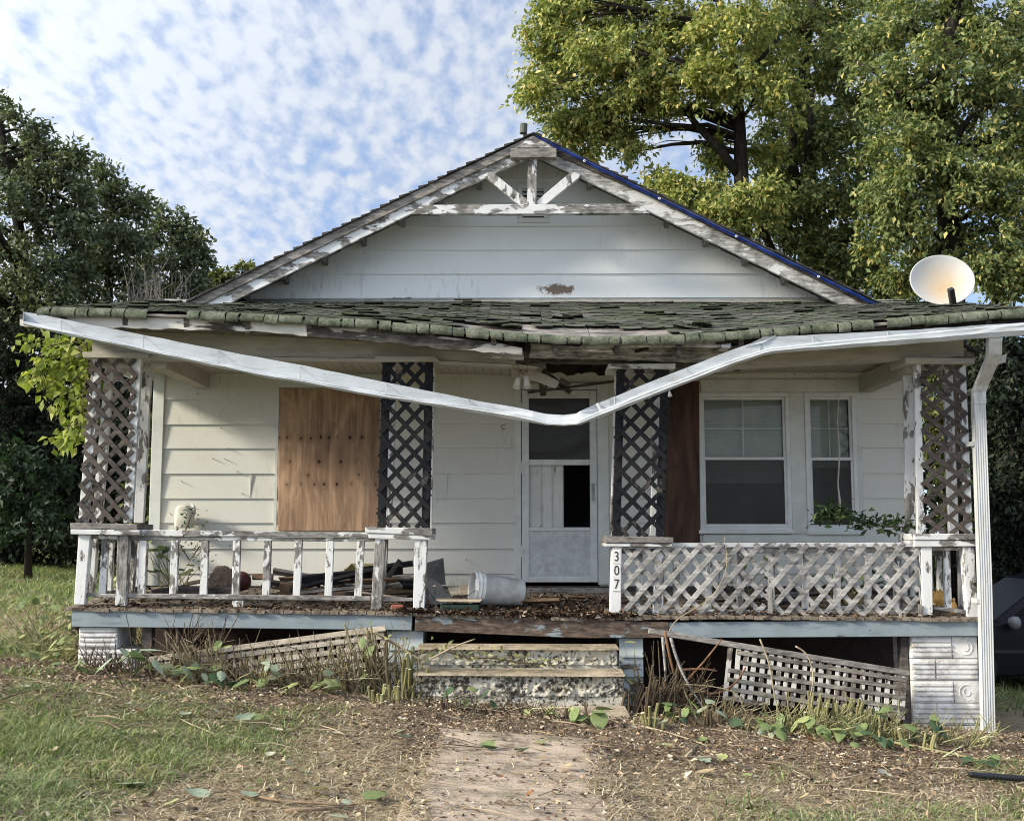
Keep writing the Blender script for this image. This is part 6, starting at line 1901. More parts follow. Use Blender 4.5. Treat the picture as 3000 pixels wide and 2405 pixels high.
o = litter('lawn_litter', x, y, M['mulch'], 0.01, 0.06, 12); prep(o, 'scattered brown leaf crumbs on the lawn', 'litter', kind='stuff')
g = np.random.default_rng(31); m = 2600
x = g.uniform(wl0, wl1, m); y = g.uniform(4.8, 8.5, m)
kk = g.random(m) < (0.10 + 0.9 * sstep(0.50, 0.62, fbm(x * 2.0, y * 3.0, 91, 3)) + sstep(wl1 - 0.35, wl1, x) * 0.5 + sstep(8.0, 8.4, y))
o = litter('walk_litter', x[kk], y[kk], M['mulch'], 0.008, 0.05, 13, 0.008); prep(o, 'brown leaf crumbs and twigs on the concrete walk', 'litter', kind='stuff')
x, y = scatter(1500, (-5.0, 5.2), (7.1, 10.2), 2, 109)
o = litter('curled_leaf_litter', x, y, chipmat('curled dead leaves', [(0, (0.12, 0.075, 0.05)), (0.4, (0.28, 0.20, 0.13)), (0.75, (0.46, 0.37, 0.25)), (1, (0.66, 0.60, 0.46))]), 0.035, 0.085, 17, 0.03); prep(o, 'curled tan and brown dead leaves over the soil before the porch', 'litter', kind='stuff')
# twigs
def twigs(name, n, xr, yr, seed, mat, Lr, rr_):
    g = np.random.default_rng(seed); mb = MB()
    for k in range(n):
        x = g.uniform(*xr); y = g.uniform(*yr)
        a = g.uniform(0, math.pi * 2); L = g.uniform(*Lr)
        p0 = Vector((x, y, float(gtop(np.array([x]), np.array([y]))[0]) + 0.012)); x1, y1 = x + math.cos(a) * L, y + math.sin(a) * L
        p1 = Vector((x1, y1, float(gtop(np.array([x1]), np.array([y1]))[0]) + g.uniform(0.008, 0.05)))
        md = p0.lerp(p1, 0.5) + Vector((g.uniform(-.03, .03), g.uniform(-.03, .03), g.uniform(0, .02)))
        mb.tube([p0, md, p1], [g.uniform(*rr_), g.uniform(*rr_), 0.0015], 5)
    return mb.build(name, mat, None, fix=False)
M['twig'] = chipmat('dry twigs', [(0, (0.09, 0.06, 0.04)), (0.5, (0.24, 0.18, 0.12)), (1, (0.46, 0.38, 0.27))])
o = twigs('twig_litter', 330, (-4.6, 5.0), (7.6, 10.1), 41, M['twig'], (0.10, 0.5), (0.002, 0.005)); prep(o, 'dry twigs littering the bare soil before the porch', 'twigs', kind='stuff')
o = twigs('lawn_twig_litter', 120, (-3.6, 3.8), (5.2, 7.8), 42, M['twig'], (0.06, 0.4), (0.002, 0.004)); prep(o, 'thin dry twigs littering the lawn and walk', 'twigs', kind='stuff')

# ================================================================== FALLEN LEAVES (single ones)
def heart(L, W, curl, n=7):
    """heart-shaped blade in local xy, tip at +x, as a small grid"""
    out = []
    for i in range(n + 1):
        t = i / n
        wv = math.sin(math.pi * min(1, t * 0.92 + 0.06)) ** 0.75 * (1.15 - 0.75 * t)
        for s in (-1, -0.5, 0, 0.5, 1):
            back = -0.10 * abs(s) * (1 - t) ** 3
            out.append(((t + back) * L, s * wv * W * 0.62, curl * L * (0.9 * (t - 0.4) ** 2 + 0.30 * s * s * wv) - 0.02 * L * (1 - abs(s)) ** 2 * 0))
    fs = [(i * 5 + j, (i + 1) * 5 + j, (i + 1) * 5 + j + 1, i * 5 + j + 1) for i in range(n) for j in range(4)]
    return out, fs
def big_leaf_mat(name, base, rib):
    n = NT(name); a = n.noise(n.co(), 28, 5, 0.7)
    c = n.ramp(a, [(0.3, [x * 0.72 for x in base]), (0.7, [min(1, x * 1.2) for x in base])])
    f = n.noise(n.co((1, 1, 1), (3, 1, 2)), 12, 4, 0.7); c = n.mix(n.mr(f, 0.60, 0.70, 0, 0.6), c, rib)
    n.col(c, 0.6, 0.3); tr = n.n('ShaderNodeBsdfTranslucent'); n.l(c, tr.inputs[0])
    ms = n.n('ShaderNodeMixShader'); ms.inputs[0].default_value = 0.25
    n.l(n.b.outputs[0], ms.inputs[1]); n.l(tr.outputs[0], ms.inputs[2]); n.l(ms.outputs[0], n.out.inputs[0]); return n.m
LM = {'pale': big_leaf_mat('pale green leaf underside', (0.36, 0.43, 0.31), (0.30, 0.28, 0.16)),
      'green': big_leaf_mat('fresh green leaf', (0.20, 0.265, 0.105), (0.28, 0.27, 0.08)),
      'deep': big_leaf_mat('deep green leaf', (0.065, 0.115, 0.055), (0.10, 0.13, 0.05)),
      'lime': big_leaf_mat('yellow green leaf', (0.36, 0.40, 0.17), (0.30, 0.24, 0.08)),
      'tan': big_leaf_mat('tan dead leaf', (0.50, 0.39, 0.24), (0.26, 0.16, 0.09)),
      'rust': big_leaf_mat('rust brown dead leaf', (0.30, 0.15, 0.07), (0.13, 0.07, 0.04)),
      'cream': big_leaf_mat('cream dead leaf', (0.56, 0.53, 0.40), (0.34, 0.29, 0.17))}
def place_leaf(root_pt, L, W, curl, yaw, pitch, roll, base_on_ground=False):
    vs, fs = heart(L, W, curl)
    Mx = Matrix.Rotation(yaw, 3, 'Z') @ Matrix.Rotation(-pitch, 3, 'Y') @ Matrix.Rotation(roll, 3, 'X')
    return [Vector(root_pt) + Mx @ Vector(p) for p in vs], fs
WORD = {'pale': 'pale grey-green heart-shaped leaf with its underside up, fallen on the ground', 'green': 'fresh green heart-shaped leaf fallen on the ground', 'lime': 'yellow-green heart-shaped leaf fallen on the ground', 'tan': 'broad tan dead leaf fallen on the ground', 'rust': 'curled rust-brown dead leaf fallen on the ground', 'cream': 'crisp cream dead leaf fallen on the ground', 'deep': 'dark green leaf fallen on the ground'}
fallen = [(265, 1565, 'pale', .15), (297, 1662, 'pale', .15), (437, 1686, 'pale', .12), (522, 1680, 'pale', .11), (652, 1676, 'lime', .12), (766, 1690, 'green', .13), (560, 1598, 'cream', .06), (110, 1586, 'tan', .07), (372, 1636, 'green', .10), (500, 1523, 'pale', .13), (393, 1506, 'pale', .11), (460, 1503, 'cream', .10), (552, 1520, 'lime', .11), (700, 1550, 'cream', .07), (845, 1543, 'pale', .10), (840, 1560, 'pale', .10), (1040, 1588, 'green', .10), (1086, 1596, 'deep', .11), (1020, 1592, 'deep', .12), (1132, 1579, 'lime', .09), (1408, 1577, 'lime', .13), (1412, 1602, 'cream', .06), (1525, 1611, 'lime', .11), (1470, 1633, 'tan', .12), (1560, 1620, 'pale', .13), (1495, 1612, 'pale', .10), (1190, 1628, 'tan', .08), (1110, 1690, 'rust', .05), (1188, 1642, 'rust', .05), (1060, 1652, 'rust', .05), (1700, 1563, 'rust', .12), (1722, 1568, 'rust', .11), (1740, 1560, 'rust', .10), (1755, 1552, 'tan', .10), (1660, 1580, 'rust', .08), (1868, 1640, 'cream', .13), (1960, 1613, 'tan', .11), (1690, 1690, 'tan', .07), (720, 1700, 'pale', .05), (360, 1700, 'lime', .09), (1090, 1700, 'cream', .07), (590, 1545, 'cream', .10), (905, 1470, 'cream', .09), (640, 1500, 'tan', .09), (300, 1500, 'rust', .10), (770, 1530, 'tan', .08), (1550, 1520, 'rust', .10), (1340, 1540, 'cream', .09), (1480, 1565, 'green', .10), (1610, 1545, 'lime', .11), (1800, 1625, 'cream', .09), (1390, 1530, 'pale', .12), (1240, 1500, 'green', .11), (1710, 1525, 'lime', .12), (1650, 1500, 'green', .11), (1580, 1640, 'lime', .08), (700, 1745, 'pale', .1), (150, 1512, 'tan', .08), (60, 1450, 'cream', .10), (1975, 1570, 'rust', .09)]
rl_ = random.Random(77)
for dx, dy, kd, L in fallen:
    p = G(dx * K, min(dy, 1727) * K); zg = float(gtop(np.array([p.x]), np.array([p.y]))[0])
    if on_walk(p.x, p.y): zg += 0.004
    p = Vector((p.x, p.y, zg + 0.012 + (0.02 if p.y < 8 and not on_walk(p.x, p.y) else 0.01)))
    yaw = rl_.uniform(0, 6.28); L = L * 1.05
    crl = rl_.uniform(0.15, 0.45) if kd in ('rust', 'tan', 'cream') else rl_.uniform(-0.25, 0.35)
    vs, fs = place_leaf(p, L, L * rl_.uniform(0.62, 0.85), crl, yaw, rl_.uniform(-0.1, 0.22), rl_.uniform(-0.5, 0.5))
    mz = min(q.z for q in vs); vs = [q + Vector((0, 0, p.z - 0.006 - mz)) for q in vs]
    m = MB(); m.add(vs, fs)
    one(m, 'fallen_leaf', LM[kd], WORD[kd], 'leaf', {'pale': 'pale leaves on the ground', 'green': 'green leaves on the ground', 'lime': 'yellow-green leaves on the ground', 'tan': 'tan leaves on the ground', 'rust': 'rust-brown leaves on the ground', 'cream': 'cream leaves on the ground', 'deep': 'dark green leaves on the ground'}[kd], smooth=True, fix=False)

# ================================================================== CUT SHRUB STUMPS AND SPROUTS
def stem_mat(name, a, b, top):
    n = NT(name); g = n.n('ShaderNodeNewGeometry')
    c = n.ramp(g.outputs['Random Per Island'], [(0, a), (1, b)])
    v = n.noise(n.co((1, 1, 0.15)), 60, 4, 0.7); c = n.mix(n.mr(v, 0.5, 0.75, 0, 0.5), c, [x * 0.45 for x in a])
    sx = n.n('ShaderNodeSeparateXYZ'); n.l(g.outputs['True Normal'], sx.inputs[0])
    c = n.mix(n.mr(sx.outputs[2], 0.72, 0.8, 0, 1), c, top)
    return n.col(c, 0.8, 0.2)
SM = {'tan': stem_mat('cut stems tan', (0.13, 0.10, 0.06), (0.27, 0.235, 0.14), (0.55, 0.50, 0.33)),
      'green': stem_mat('cut stems green', (0.17, 0.16, 0.07), (0.33, 0.32, 0.16), (0.60, 0.56, 0.36)),
      'brown': stem_mat('cut stems brown', (0.06, 0.045, 0.03), (0.16, 0.12, 0.08), (0.42, 0.36, 0.24))}
def stump(dx, dy, Y, n, h, spread, kind, label, seed, lean=0.0, rad=0.010, bend=0.1):
    """a clump of sawn-off stems growing from one crown of roots"""
    r = random.Random(seed)
    b = S(dx * K, dy * K, Y); bz_ = float(gtop(np.array([b.x]), np.array([b.y]))[0])
    m = MB()
    for k in range(int(n * 1.6)):
        x = b.x + r.gauss(0, spread * 1.35); y = b.y + r.gauss(0, 0.07)
        z = float(gtop(np.array([x]), np.array([y]))[0])
        hh = h * r.uniform(0.30, 1.12); ra = rad * r.uniform(0.55, 1.25)
        tip = Vector((x + lean * hh + r.gauss(0, bend * 1.5) * hh, y + r.gauss(-0.06, bend) * hh, z + hh))
        md = Vector((x, y, z)).lerp(tip, 0.5) + Vector((r.gauss(0, 0.02) * hh, r.gauss(0, 0.02) * hh, 0))
        m.tube([(x, y, z - 0.03), md, tip], [ra * 1.15, ra, ra * 0.92], 6)
    return one(m, 'cut_shrub', SM[kind], label, 'cut shrub', 'cut shrub stumps along the porch', fix=False)
YS = 9.85
ST = [(330, 1400, 10.0, 6, .16, .07, 'brown', 'low brown cut stems by the far left block pier', 0),
      (215, 1405, 9.9, 6, .16, .05, 'brown', 'short brown stubs in front of the far left block pier', 0),
      (385, 1420, 9.95, 9, .26, .07, 'tan', 'cut tan stems just right of the far left block pier', -.1),
      (440, 1440, 9.8, 10, .34, .06, 'tan', 'leaning cut stems before the low end of the tan lattice skirt', -.45),
      (490, 1450, 9.75, 10, .22, .05, 'brown', 'tight row of brown cut stems before the tan lattice skirt', 0),
      (585, 1450, 9.75, 7, .26, .06, 'tan', 'cut tan stems before the middle of the tan lattice skirt', -.1),
      (655, 1455, 9.8, 9, .32, .07, 'tan', 'cut tan stems before the high end of the tan lattice skirt', -.2),
      (735, 1460, 9.75, 11, .36, .06, 'tan', 'tall cut stems left of the big stump beside the steps', -.12),
      (800, 1465, 9.85, 15, .52, .06, 'tan', 'tallest clump of sawn stems, at the left pier by the steps', -.22),
      (850, 1465, 9.75, 12, .38, .05, 'green', 'greenish sawn stems at the left corner of the steps', .12),
      (815, 1490, 9.35, 8, .15, .07, 'green', 'short green stubs in front of the tallest sawn clump', 0),
      (930, 1505, 9.2, 6, .10, .12, 'brown', 'few brown stubs on the soil before the lower step', 0),
      (1195, 1500, 9.2, 8, .12, .08, 'brown', 'brown stubs by the right end of the lower step', 0),
      (1352, 1470, 9.7, 12, .30, .06, 'brown', 'dark leaning stems in front of the right pier by the steps', .22),
      (1395, 1480, 9.75, 9, .44, .05, 'brown', 'tall brown stems at the dark opening right of the steps', .05),
      (1355, 1520, 9.15, 9, .17, .06, 'green', 'pale green stubs on the soil right of the steps', 0),
      (1470, 1505, 9.3, 6, .15, .10, 'brown', 'brown stubs below the dark porch opening', 0),
      (1575, 1520, 9.3, 9, .14, .10, 'tan', 'tan stubs below the white lattice skirt', 0),
      (1650, 1525, 9.25, 7, .15, .06, 'green', 'green stubs below the middle of the white lattice skirt', 0),
      (1720, 1520, 9.45, 14, .30, .06, 'green', 'thick pale green sawn stems before the white lattice skirt', .08),
      (1790, 1515, 9.45, 16, .26, .07, 'green', 'dense pale green sawn stems left of the right block pier', .15),
      (1845, 1530, 9.4, 12, .20, .06, 'green', 'pale green sawn stubs at the foot of the right block pier', .1),
      (1935, 1570, 9.0, 6, .13, .06, 'green', 'pale green stubs right of the right block pier', 0)]
for i, s in enumerate(ST):
    stump(s[0], s[1], s[2], s[3], s[4], s[5], s[6], s[7], 300 + i, s[8], 0.0145 if s[6] == 'green' else 0.0105)

def sprout(dx, dy, Y, n, h, sp, kinds, L, label, seed, z0=None):
    """young leafy plant: stems with heart-shaped leaves"""
    r = random.Random(seed); b = S(dx * K, dy * K, Y)
    if z0 is None: b.z = float(gtop(np.array([b.x]), np.array([b.y]))[0])
    else: b.z = z0
    root = thing('sprout', label, 'plant', b, 'leafy sprouts')
    ms = MB(); by = {}
    for k in range(n):
        hh = h * r.uniform(0.35, 1.0)
        tip = b + Vector((r.gauss(0, sp), r.gauss(-0.05, 0.05), hh))
        base = b + Vector((r.gauss(0, sp * 0.5), r.gauss(0, 0.03), 0))
        ms.tube([base, base.lerp(tip, 0.5) + Vector((r.gauss(0, .02), 0, 0.02)), tip], [0.005, 0.004, 0.002], 5)
        Lf = L * r.uniform(0.7, 1.2)
        vs, fs = place_leaf(tip, Lf, Lf * r.uniform(0.6, 0.8), r.uniform(-0.35, 0.1), r.choice([-1.57, -1.57, -0.6, -2.5, 0.3, 2.9]) + r.gauss(0, .5), r.uniform(-0.95, 0.15), r.gauss(0, 0.35))
        kd = r.choice(kinds); by.setdefault(kd, MB()).add(vs, fs)
    ms.build('stem', SM['green'], root, fix=False)
    for kd, m in by.items(): m.build('foliage', LM[kd], root, smooth=True, fix=False)
SPR = [(1760, 1560, 9.0, 10, .14, .12, ('green', 'lime', 'deep'), .11, 'leafy green sprout low before the thick sawn stems'),
       (1850, 1570, 8.9, 9, .14, .14, ('green', 'deep'), .11, 'broad-leaved sprout on the soil in front of the right block pier'),
       (1620, 1545, 9.1, 8, .15, .10, ('green', 'pale'), .11, 'sprout between the pale sticks below the white lattice skirt'),
       (1410, 1500, 9.4, 7, .16, .09, ('green', 'deep'), .10, 'sprout among the brown stems right of the steps'),
       (410, 1465, 9.6, 8, .18, .10, ('pale', 'green'), .12, 'pale sprout left of the broad-leaved one by the tan skirt'),
       (690, 1470, 9.5, 7, .18, .08, ('green', 'pale', 'lime'), .11, 'small sprout before the high end of the tan skirt'),
       (200, 1425, 9.7, 8, .16, .12, ('lime', 'green'), .10, 'low sprout in front of the far left block pier'),(285, 1440, 9.7, 9, .24, .10, ('pale', 'pale', 'green'), .16, 'pale big-leaved sprout right of the far left block pier'),
       (350, 1450, 9.7, 8, .20, .10, ('lime', 'green'), .11, 'small yellow-green sprout before the low end of the tan skirt'),
       (470, 1370, 9.9, 3, .40, .04, ('green', 'lime'), .12, 'lone green sprout standing over the tan lattice skirt'),
       (490, 1470, 9.5, 7, .16, .09, ('green', 'pale', 'deep'), .15, 'broad-leaved sprout before the brown cut stems'),
       (555, 1460, 9.6, 9, .24, .08, ('green', 'deep', 'pale'), .10, 'small-leaved sprout before the middle of the tan skirt'),
       (615, 1468, 9.4, 4, .12, .05, ('lime',), .13, 'bright yellow-green sprout low on the soil'),
       (765, 1392, 9.72, 3, .50, .03, ('lime', 'green'), .15, 'heart-leaved sprout in front of the tallest sawn clump'),
       (105, 1390, 10.2, 12, .25, .22, ('lime', 'green'), .10, 'leafy weeds left of the far left block pier'),
       (985, 1452, 9.3, 5, .20, .10, ('deep', 'green'), .10, 'dark sprout in front of the lower step'),
       (1240, 1505, 9.1, 5, .14, .07, ('green', 'green'), .16, 'broad green sprout on the soil right of the walk'),
       (1110, 1495, 9.2, 5, .08, .12, ('green', 'lime'), .10, 'low sprout in the soil before the landing'),
       (1330, 1372, 10.15, 3, .62, .03, ('lime',), .10, 'single lime-leaved sprout in front of the right pier by the steps'),
       (1470, 1500, 9.4, 5, .22, .07, ('green', 'pale'), .14, 'green sprout before the dark porch opening'),
       (1590, 1520, 9.3, 7, .16, .10, ('deep', 'green'), .13, 'dark green sprout below the white lattice skirt'),
       (1680, 1540, 9.2, 6, .16, .10, ('lime', 'green'), .12, 'yellow-green sprout below the white lattice skirt'),
       (1790, 1545, 9.15, 8, .20, .13, ('green', 'lime'), .12, 'green sprout before the dense sawn stems'),
       (1880, 1545, 9.25, 9, .28, .12, ('deep', 'green'), .12, 'dark green sprout at the foot of the right block pier'),
       (1960, 1545, 9.2, 8, .22, .10, ('green', 'deep'), .12, 'green sprout beside the foot of the downspout'),
       (2060, 1620, 8.6, 6, .10, .09, ('deep', 'green'), .11, 'low dark sprout right of the downspout')]
for i, s in enumerate(SPR): sprout(*s[:9], seed=500 + i)
# plants growing on the porch itself
def on_porch(dx, dy, Y): p = S(dx * K, dy * K, Y); return zf(p.x, Y)
sprout(365, 1200, 11.2, 22, .55, .16, ('green', 'deep', 'lime'), .10, 'leafy weed growing through the porch by the far left post', 601, on_porch(365, 1200, 11.2))
sprout(1500, 1145, 10.7, 3, .66, .05, ('lime', 'green'), .11, 'lime leaves poking over the lattice railing by the black column', 602, on_porch(1500, 1145, 10.7))
sprout(1570, 1200, 10.9, 7, .50, .10, ('deep', 'green'), .12, 'dark green leaves behind the lattice railing', 603, on_porch(1570, 1200, 10.9))
sprout(1770, 1200, 10.95, 18, .62, .26, ('deep', 'deep', 'green'), .14, 'big dark-leaved weed behind the right part of the lattice railing', 604, on_porch(1770, 1200, 10.95))
# trailing shrub over the right railing
def fern(label, pts, Y, n, seed, mats, L, name='trailing_weed', sd=0.05):
    r = random.Random(seed); P = [S(a * K, b * K, Y) for a, b in pts]
    root = thing(name, label, 'plant', P[0] + Vector((0, 0, 0)))
    m = MB(); m.tube(P, [0.008] * (len(P) - 1) + [0.003], 6); m.build('stem', SM['brown'], root, fix=False)
    pp = []; dd = []
    for k in range(n):
        f = r.random() ** 0.8 * (len(P) - 1); i = min(int(f), len(P) - 2)
        p = P[i].lerp(P[i + 1], f - i); pp.append(p + Vector((r.gauss(0, sd), r.gauss(0, sd), r.gauss(0.01, sd)))); dd.append((r.gauss(0, 1), r.gauss(-0.4, 0.8), r.gauss(0.15, 0.6)))
    pp = np.array([tuple(q) for q in pp]); dd = np.array(dd); Ln = np.array([L * r.uniform(0.6, 1.3) for _ in range(n)])
    V, F = leaves(pp, dd, np.random.default_rng(seed).normal(size=(n, 3)) + [0, -0.3, 0.8], Ln, Ln * 0.42, 0.15)
    npmesh('foliage', V, F, mats, root)
    return root
M['weed'] = leafmat('porch weed leaves', [(0, (0.02, 0.045, 0.02)), (0.6, (0.05, 0.09, 0.035)), (1, (0.11, 0.15, 0.06))], 0.25)
fern('dark trailing weed arching above the right end of the lattice railing', [(1925, 1150), (1900, 1110), (1860, 1108), (1810, 1100), (1770, 1085), (1745, 1080), (1725, 1095)], 10.75, 330, 3, M['weed'], 0.085)
fern('small dark-leaved twig in front of the plastic jug', [(365, 1165), (385, 1130), (395, 1105), (405, 1080)], 11.5, 60, 5, M['weed'], 0.05, sd=0.06)
fern('thin twig of small dark leaves behind the second and third balusters', [(380, 1150), (400, 1180), (420, 1150), (450, 1150)], 11.3, 60, 6, M['weed'], 0.05, sd=0.08)
fern('yellowing vine trailing over the upper step', [(785, 1330), (840, 1362), (880, 1378), (920, 1365), (990, 1385), (1040, 1385), (1100, 1395), (1170, 1400)], 9.80, 150, 8, leafmat('pale vine leaves', [(0, (0.22, 0.24, 0.10)), (1, (0.42, 0.42, 0.24))], 0.3), 0.055, sd=0.045)
fern('green vine leaves climbing the far right column and downspout', [(2062, 1300), (2058, 1200), (2055, 1110), (2052, 1040), (2050, 950)], 10.36, 34, 9, M['weed'], 0.09, sd=0.03)
def bramble(name, label, paths, Y, rad, mat, cat='branch'):
    root = None; m = MB()
    for pts in paths:
        P = [S(a * K, b * K, Y if len(q) == 0 else q[0]) for a, b, *q in pts]
        Q = []
        for i in range(len(P) - 1):                       # smooth the path
            a = P[max(i - 1, 0)]; b = P[i]; c = P[i + 1]; d = P[min(i + 2, len(P) - 1)]
            for s_ in range(4):
                t = s_ / 4; Q.append(0.5 * ((2 * b) + (c - a) * t + (2 * a - 5 * b + 4 * c - d) * t * t + (3 * b - a - 3 * c + d) * t ** 3))
        Q.append(P[-1]); nq = len(Q)
        m.tube(Q, [rad * (1 - 0.55 * i / nq) for i in range(nq)], 6)
    return one(m, name, mat, label, cat, fix=False, smooth=True)
pv = rawwood('pale bare vine', (0.36, 0.30, 0.20), 'z', 0.5); rv = rawwood('reddish bare branch', (0.20, 0.11, 0.065), 'z', 0.6); gv = rawwood('grey brown root', (0.13, 0.10, 0.075), 'z', 0.7)
def brush(label, dx0, dx1, dyb, Y, n, h, lean, mat, seed, rad=0.0055):
    r = random.Random(seed); m = MB()
    for k in range(int(n * 1.35)):
        b = S(r.uniform(dx0, dx1) * K, dyb * K, Y + r.gauss(0, 0.07)); b.z = float(gtop(np.array([b.x]), np.array([b.y]))[0]) - 0.02
        hh = 1.25 * h * r.uniform(0.3, 1.1); a = lean + r.gauss(0, 0.45); P = [b]
        d = Vector((a, r.gauss(-0.15, 0.25), 1)).normalized()
        for q in range(4):
            d = (d + Vector((r.gauss(0, .22), r.gauss(0, .15), r.gauss(-0.08, .15)))).normalized(); P.append(P[-1] + d * hh / 4)
        ra = rad * r.uniform(0.5, 1.4); m.tube(P, [ra, ra * .9, ra * .75, ra * .6, ra * .35], 5)
        if r.random() < 0.5:
            s_ = P[2]; m.tube([s_, s_ + Vector((r.gauss(0, .08), r.gauss(0, .05), r.uniform(.02, .12)))], [ra * .6, ra * .3], 4)
    return one(m, 'dry_brush', mat, label, 'dry brush', 'dry brush tangles along the porch', fix=False)
brush('dry brush tangle in the gap right of the far left block pier', 350, 430, 1425, 10.15, 46, .55, 0.1, SM['brown'], 801)
brush('leaning dry brush over the low end of the tan lattice skirt', 405, 520, 1440, 9.85, 60, .42, -0.5, SM['tan'], 802)
brush('dry brush before the middle of the tan lattice skirt', 520, 680, 1455, 9.8, 75, .40, -0.1, SM['tan'], 803)
brush('dry brush before the high end of the tan lattice skirt', 680, 860, 1465, 9.8, 95, .50, -0.15, SM['tan'], 804)
brush('dry brush at the foot of the far left block pier', 180, 330, 1408, 9.95, 60, .28, 0.0, SM['brown'], 805)
brush('brown dry brush filling the dark opening right of the steps', 1345, 1480, 1485, 9.85, 80, .50, 0.25, SM['brown'], 806)
brush('dry brush at the lower left end of the white lattice skirt', 1470, 1620, 1505, 9.6, 55, .28, 0.1, SM['tan'], 807)
brush('pale dry brush among the thick sawn stems right of the white skirt', 1620, 1870, 1530, 9.35, 110, .30, 0.1, SM['green'], 808)
brush('dry brush at the foot of the downspout', 1880, 2080, 1560, 9.2, 70, .26, 0.2, SM['green'], 809)
brush('thin dry brush on the soil before the lower step', 880, 1240, 1505, 9.2, 70, .14, 0.0, SM['brown'], 810)
bramble('bare_branch', 'reddish bent bare branches in the dark opening right of the steps', [[(1405, 1495), (1440, 1440), (1480, 1395), (1520, 1345)], [(1440, 1440), (1500, 1460), (1545, 1440), (1570, 1405)], [(1430, 1410), (1480, 1408), (1510, 1412)], [(1400, 1330), (1412, 1390), (1430, 1450), (1460, 1500)]], 9.95, 0.013, rv)
bramble('bare_branch', 'pale forked dead branch leaning in front of the dark opening', [[(1412, 1342), (1430, 1400), (1455, 1450), (1495, 1510)], [(1395, 1340), (1400, 1400), (1405, 1470)]], 9.8, 0.014, M['lat_grey'])
bramble('bare_vine', 'pale looping bare vine hanging over the white lattice skirt', [[(1590, 1545), (1570, 1500), (1550, 1460), (1500, 1445), (1440, 1440)], [(1600, 1345), (1620, 1400), (1632, 1470), (1650, 1530)], [(1675, 1360), (1700, 1380), (1712, 1430), (1695, 1510)]], 9.75, 0.008, pv)
bramble('bare_vine', 'thin pale vine curling up from the porch edge in front of the lattice railing', [[(1395, 1370), (1420, 1310), (1480, 1270), (1510, 1240), (1530, 1190), (1525, 1130)]], 10.2, 0.005, pv)
bramble('bare_branch', 'pale bent stem arching from the tallest sawn clump over the steps', [[(785, 1328), (830, 1352), (880, 1385), (915, 1392)], [(905, 1388), (955, 1362), (1000, 1345)]], 9.72, 0.010, pv)
bramble('bare_shrub', 'gnarled grey shrub trunk in the gap right of the far left block pier', [[(345, 1430), (355, 1380), (350, 1330), (335, 1310)], [(355, 1390), (375, 1350), (370, 1318)], [(375, 1440), (385, 1390), (410, 1350), (430, 1325)]], 10.35, 0.026, gv)
bramble('bare_branch', 'dark thin dead stem standing before the far left block pier', [[(280, 1420), (275, 1340), (265, 1290), (262, 1240)]], 9.9, 0.005, M['greydark'])
bramble('bare_branch', 'straight dark stick lying on the soil at the left', [[(40, 1478, 8.9), (110, 1458, 9.2), (160, 1448, 9.4)]], 9.2, 0.010, M['greydark'])
bramble('stick', 'long pale stick lying on the lawn near the bottom left', [[(520, 1690, 6.0), (600, 1702, 5.9), (690, 1708, 5.85), (740, 1700, 5.9)]], 5.9, 0.007, rawwood('lawn stick', (0.22, 0.16, 0.10), 'x', 0.6)) if False else None
def ground_stick(label, pts, rad, mat):
    m = MB(); P = []
    for a, b in pts:
        q = GD(a, b); P.append(Vector((q.x, q.y, float(gtop(np.array([q.x]), np.array([q.y]))[0]) + rad + 0.012)))
    m.tube(P, [rad * (1 - 0.3 * i / len(P)) for i in range(len(P))], 7); return one(m, 'stick', mat, label, 'stick', fix=False, smooth=True)
stk_m = rawwood('lawn stick bark', (0.24, 0.17, 0.11), 'x', 0.6)
ground_stick('long thin brown stick on the lawn near the bottom edge', [(520, 1682), (600, 1694), (680, 1700), (745, 1706)], 0.008, stk_m)
ground_stick('thicker brown stick on the lawn left of the walk', [(600, 1716), (680, 1712), (745, 1704)], 0.010, stk_m)
ground_stick('pale split stick on the soil right of the walk', [(1445, 1600), (1470, 1572)], 0.012, pv)
ground_stick('pale cut vine lying on the soil right of the walk', [(1330, 1530), (1400, 1548), (1455, 1560), (1490, 1575)], 0.007, pv)
ground_stick('pale branch lying before the white lattice skirt', [(1500, 1520), (1560, 1530), (1640, 1545)], 0.012, pv)
ground_stick('pale green cut stems lying beside the downspout', [(1880, 1570), (1960, 1585), (2060, 1602), (2150, 1612)], 0.010, SM['green'])
ground_stick('pale green cut stem pointing up right of the downspout', [(1985, 1602), (2040, 1570), (2080, 1540)], 0.010, SM['green'])
ground_stick('broken pale branch lying by the lower step', [(1180, 1488), (1240, 1475), (1302, 1466)], 0.014, M['lat_grey'])
m = MB(); a = GD(2040, 1644); b = GD(2230, 1660); a.z += 0.045; b.z += 0.05
m.tube([a, a.lerp(b, 0.03), a.lerp(b, 0.97), b], [0.014, 0.021, 0.021, 0.018], 12); m.tube([a.lerp(b, 0.2), a.lerp(b, 0.26)], [0.024, 0.024], 12)
one(m, 'pole', plain('black tool pole', (0.015, 0.016, 0.02), 0.4), 'black tool pole lying on the lawn at the right edge', 'pole', smooth=False, fix=False)
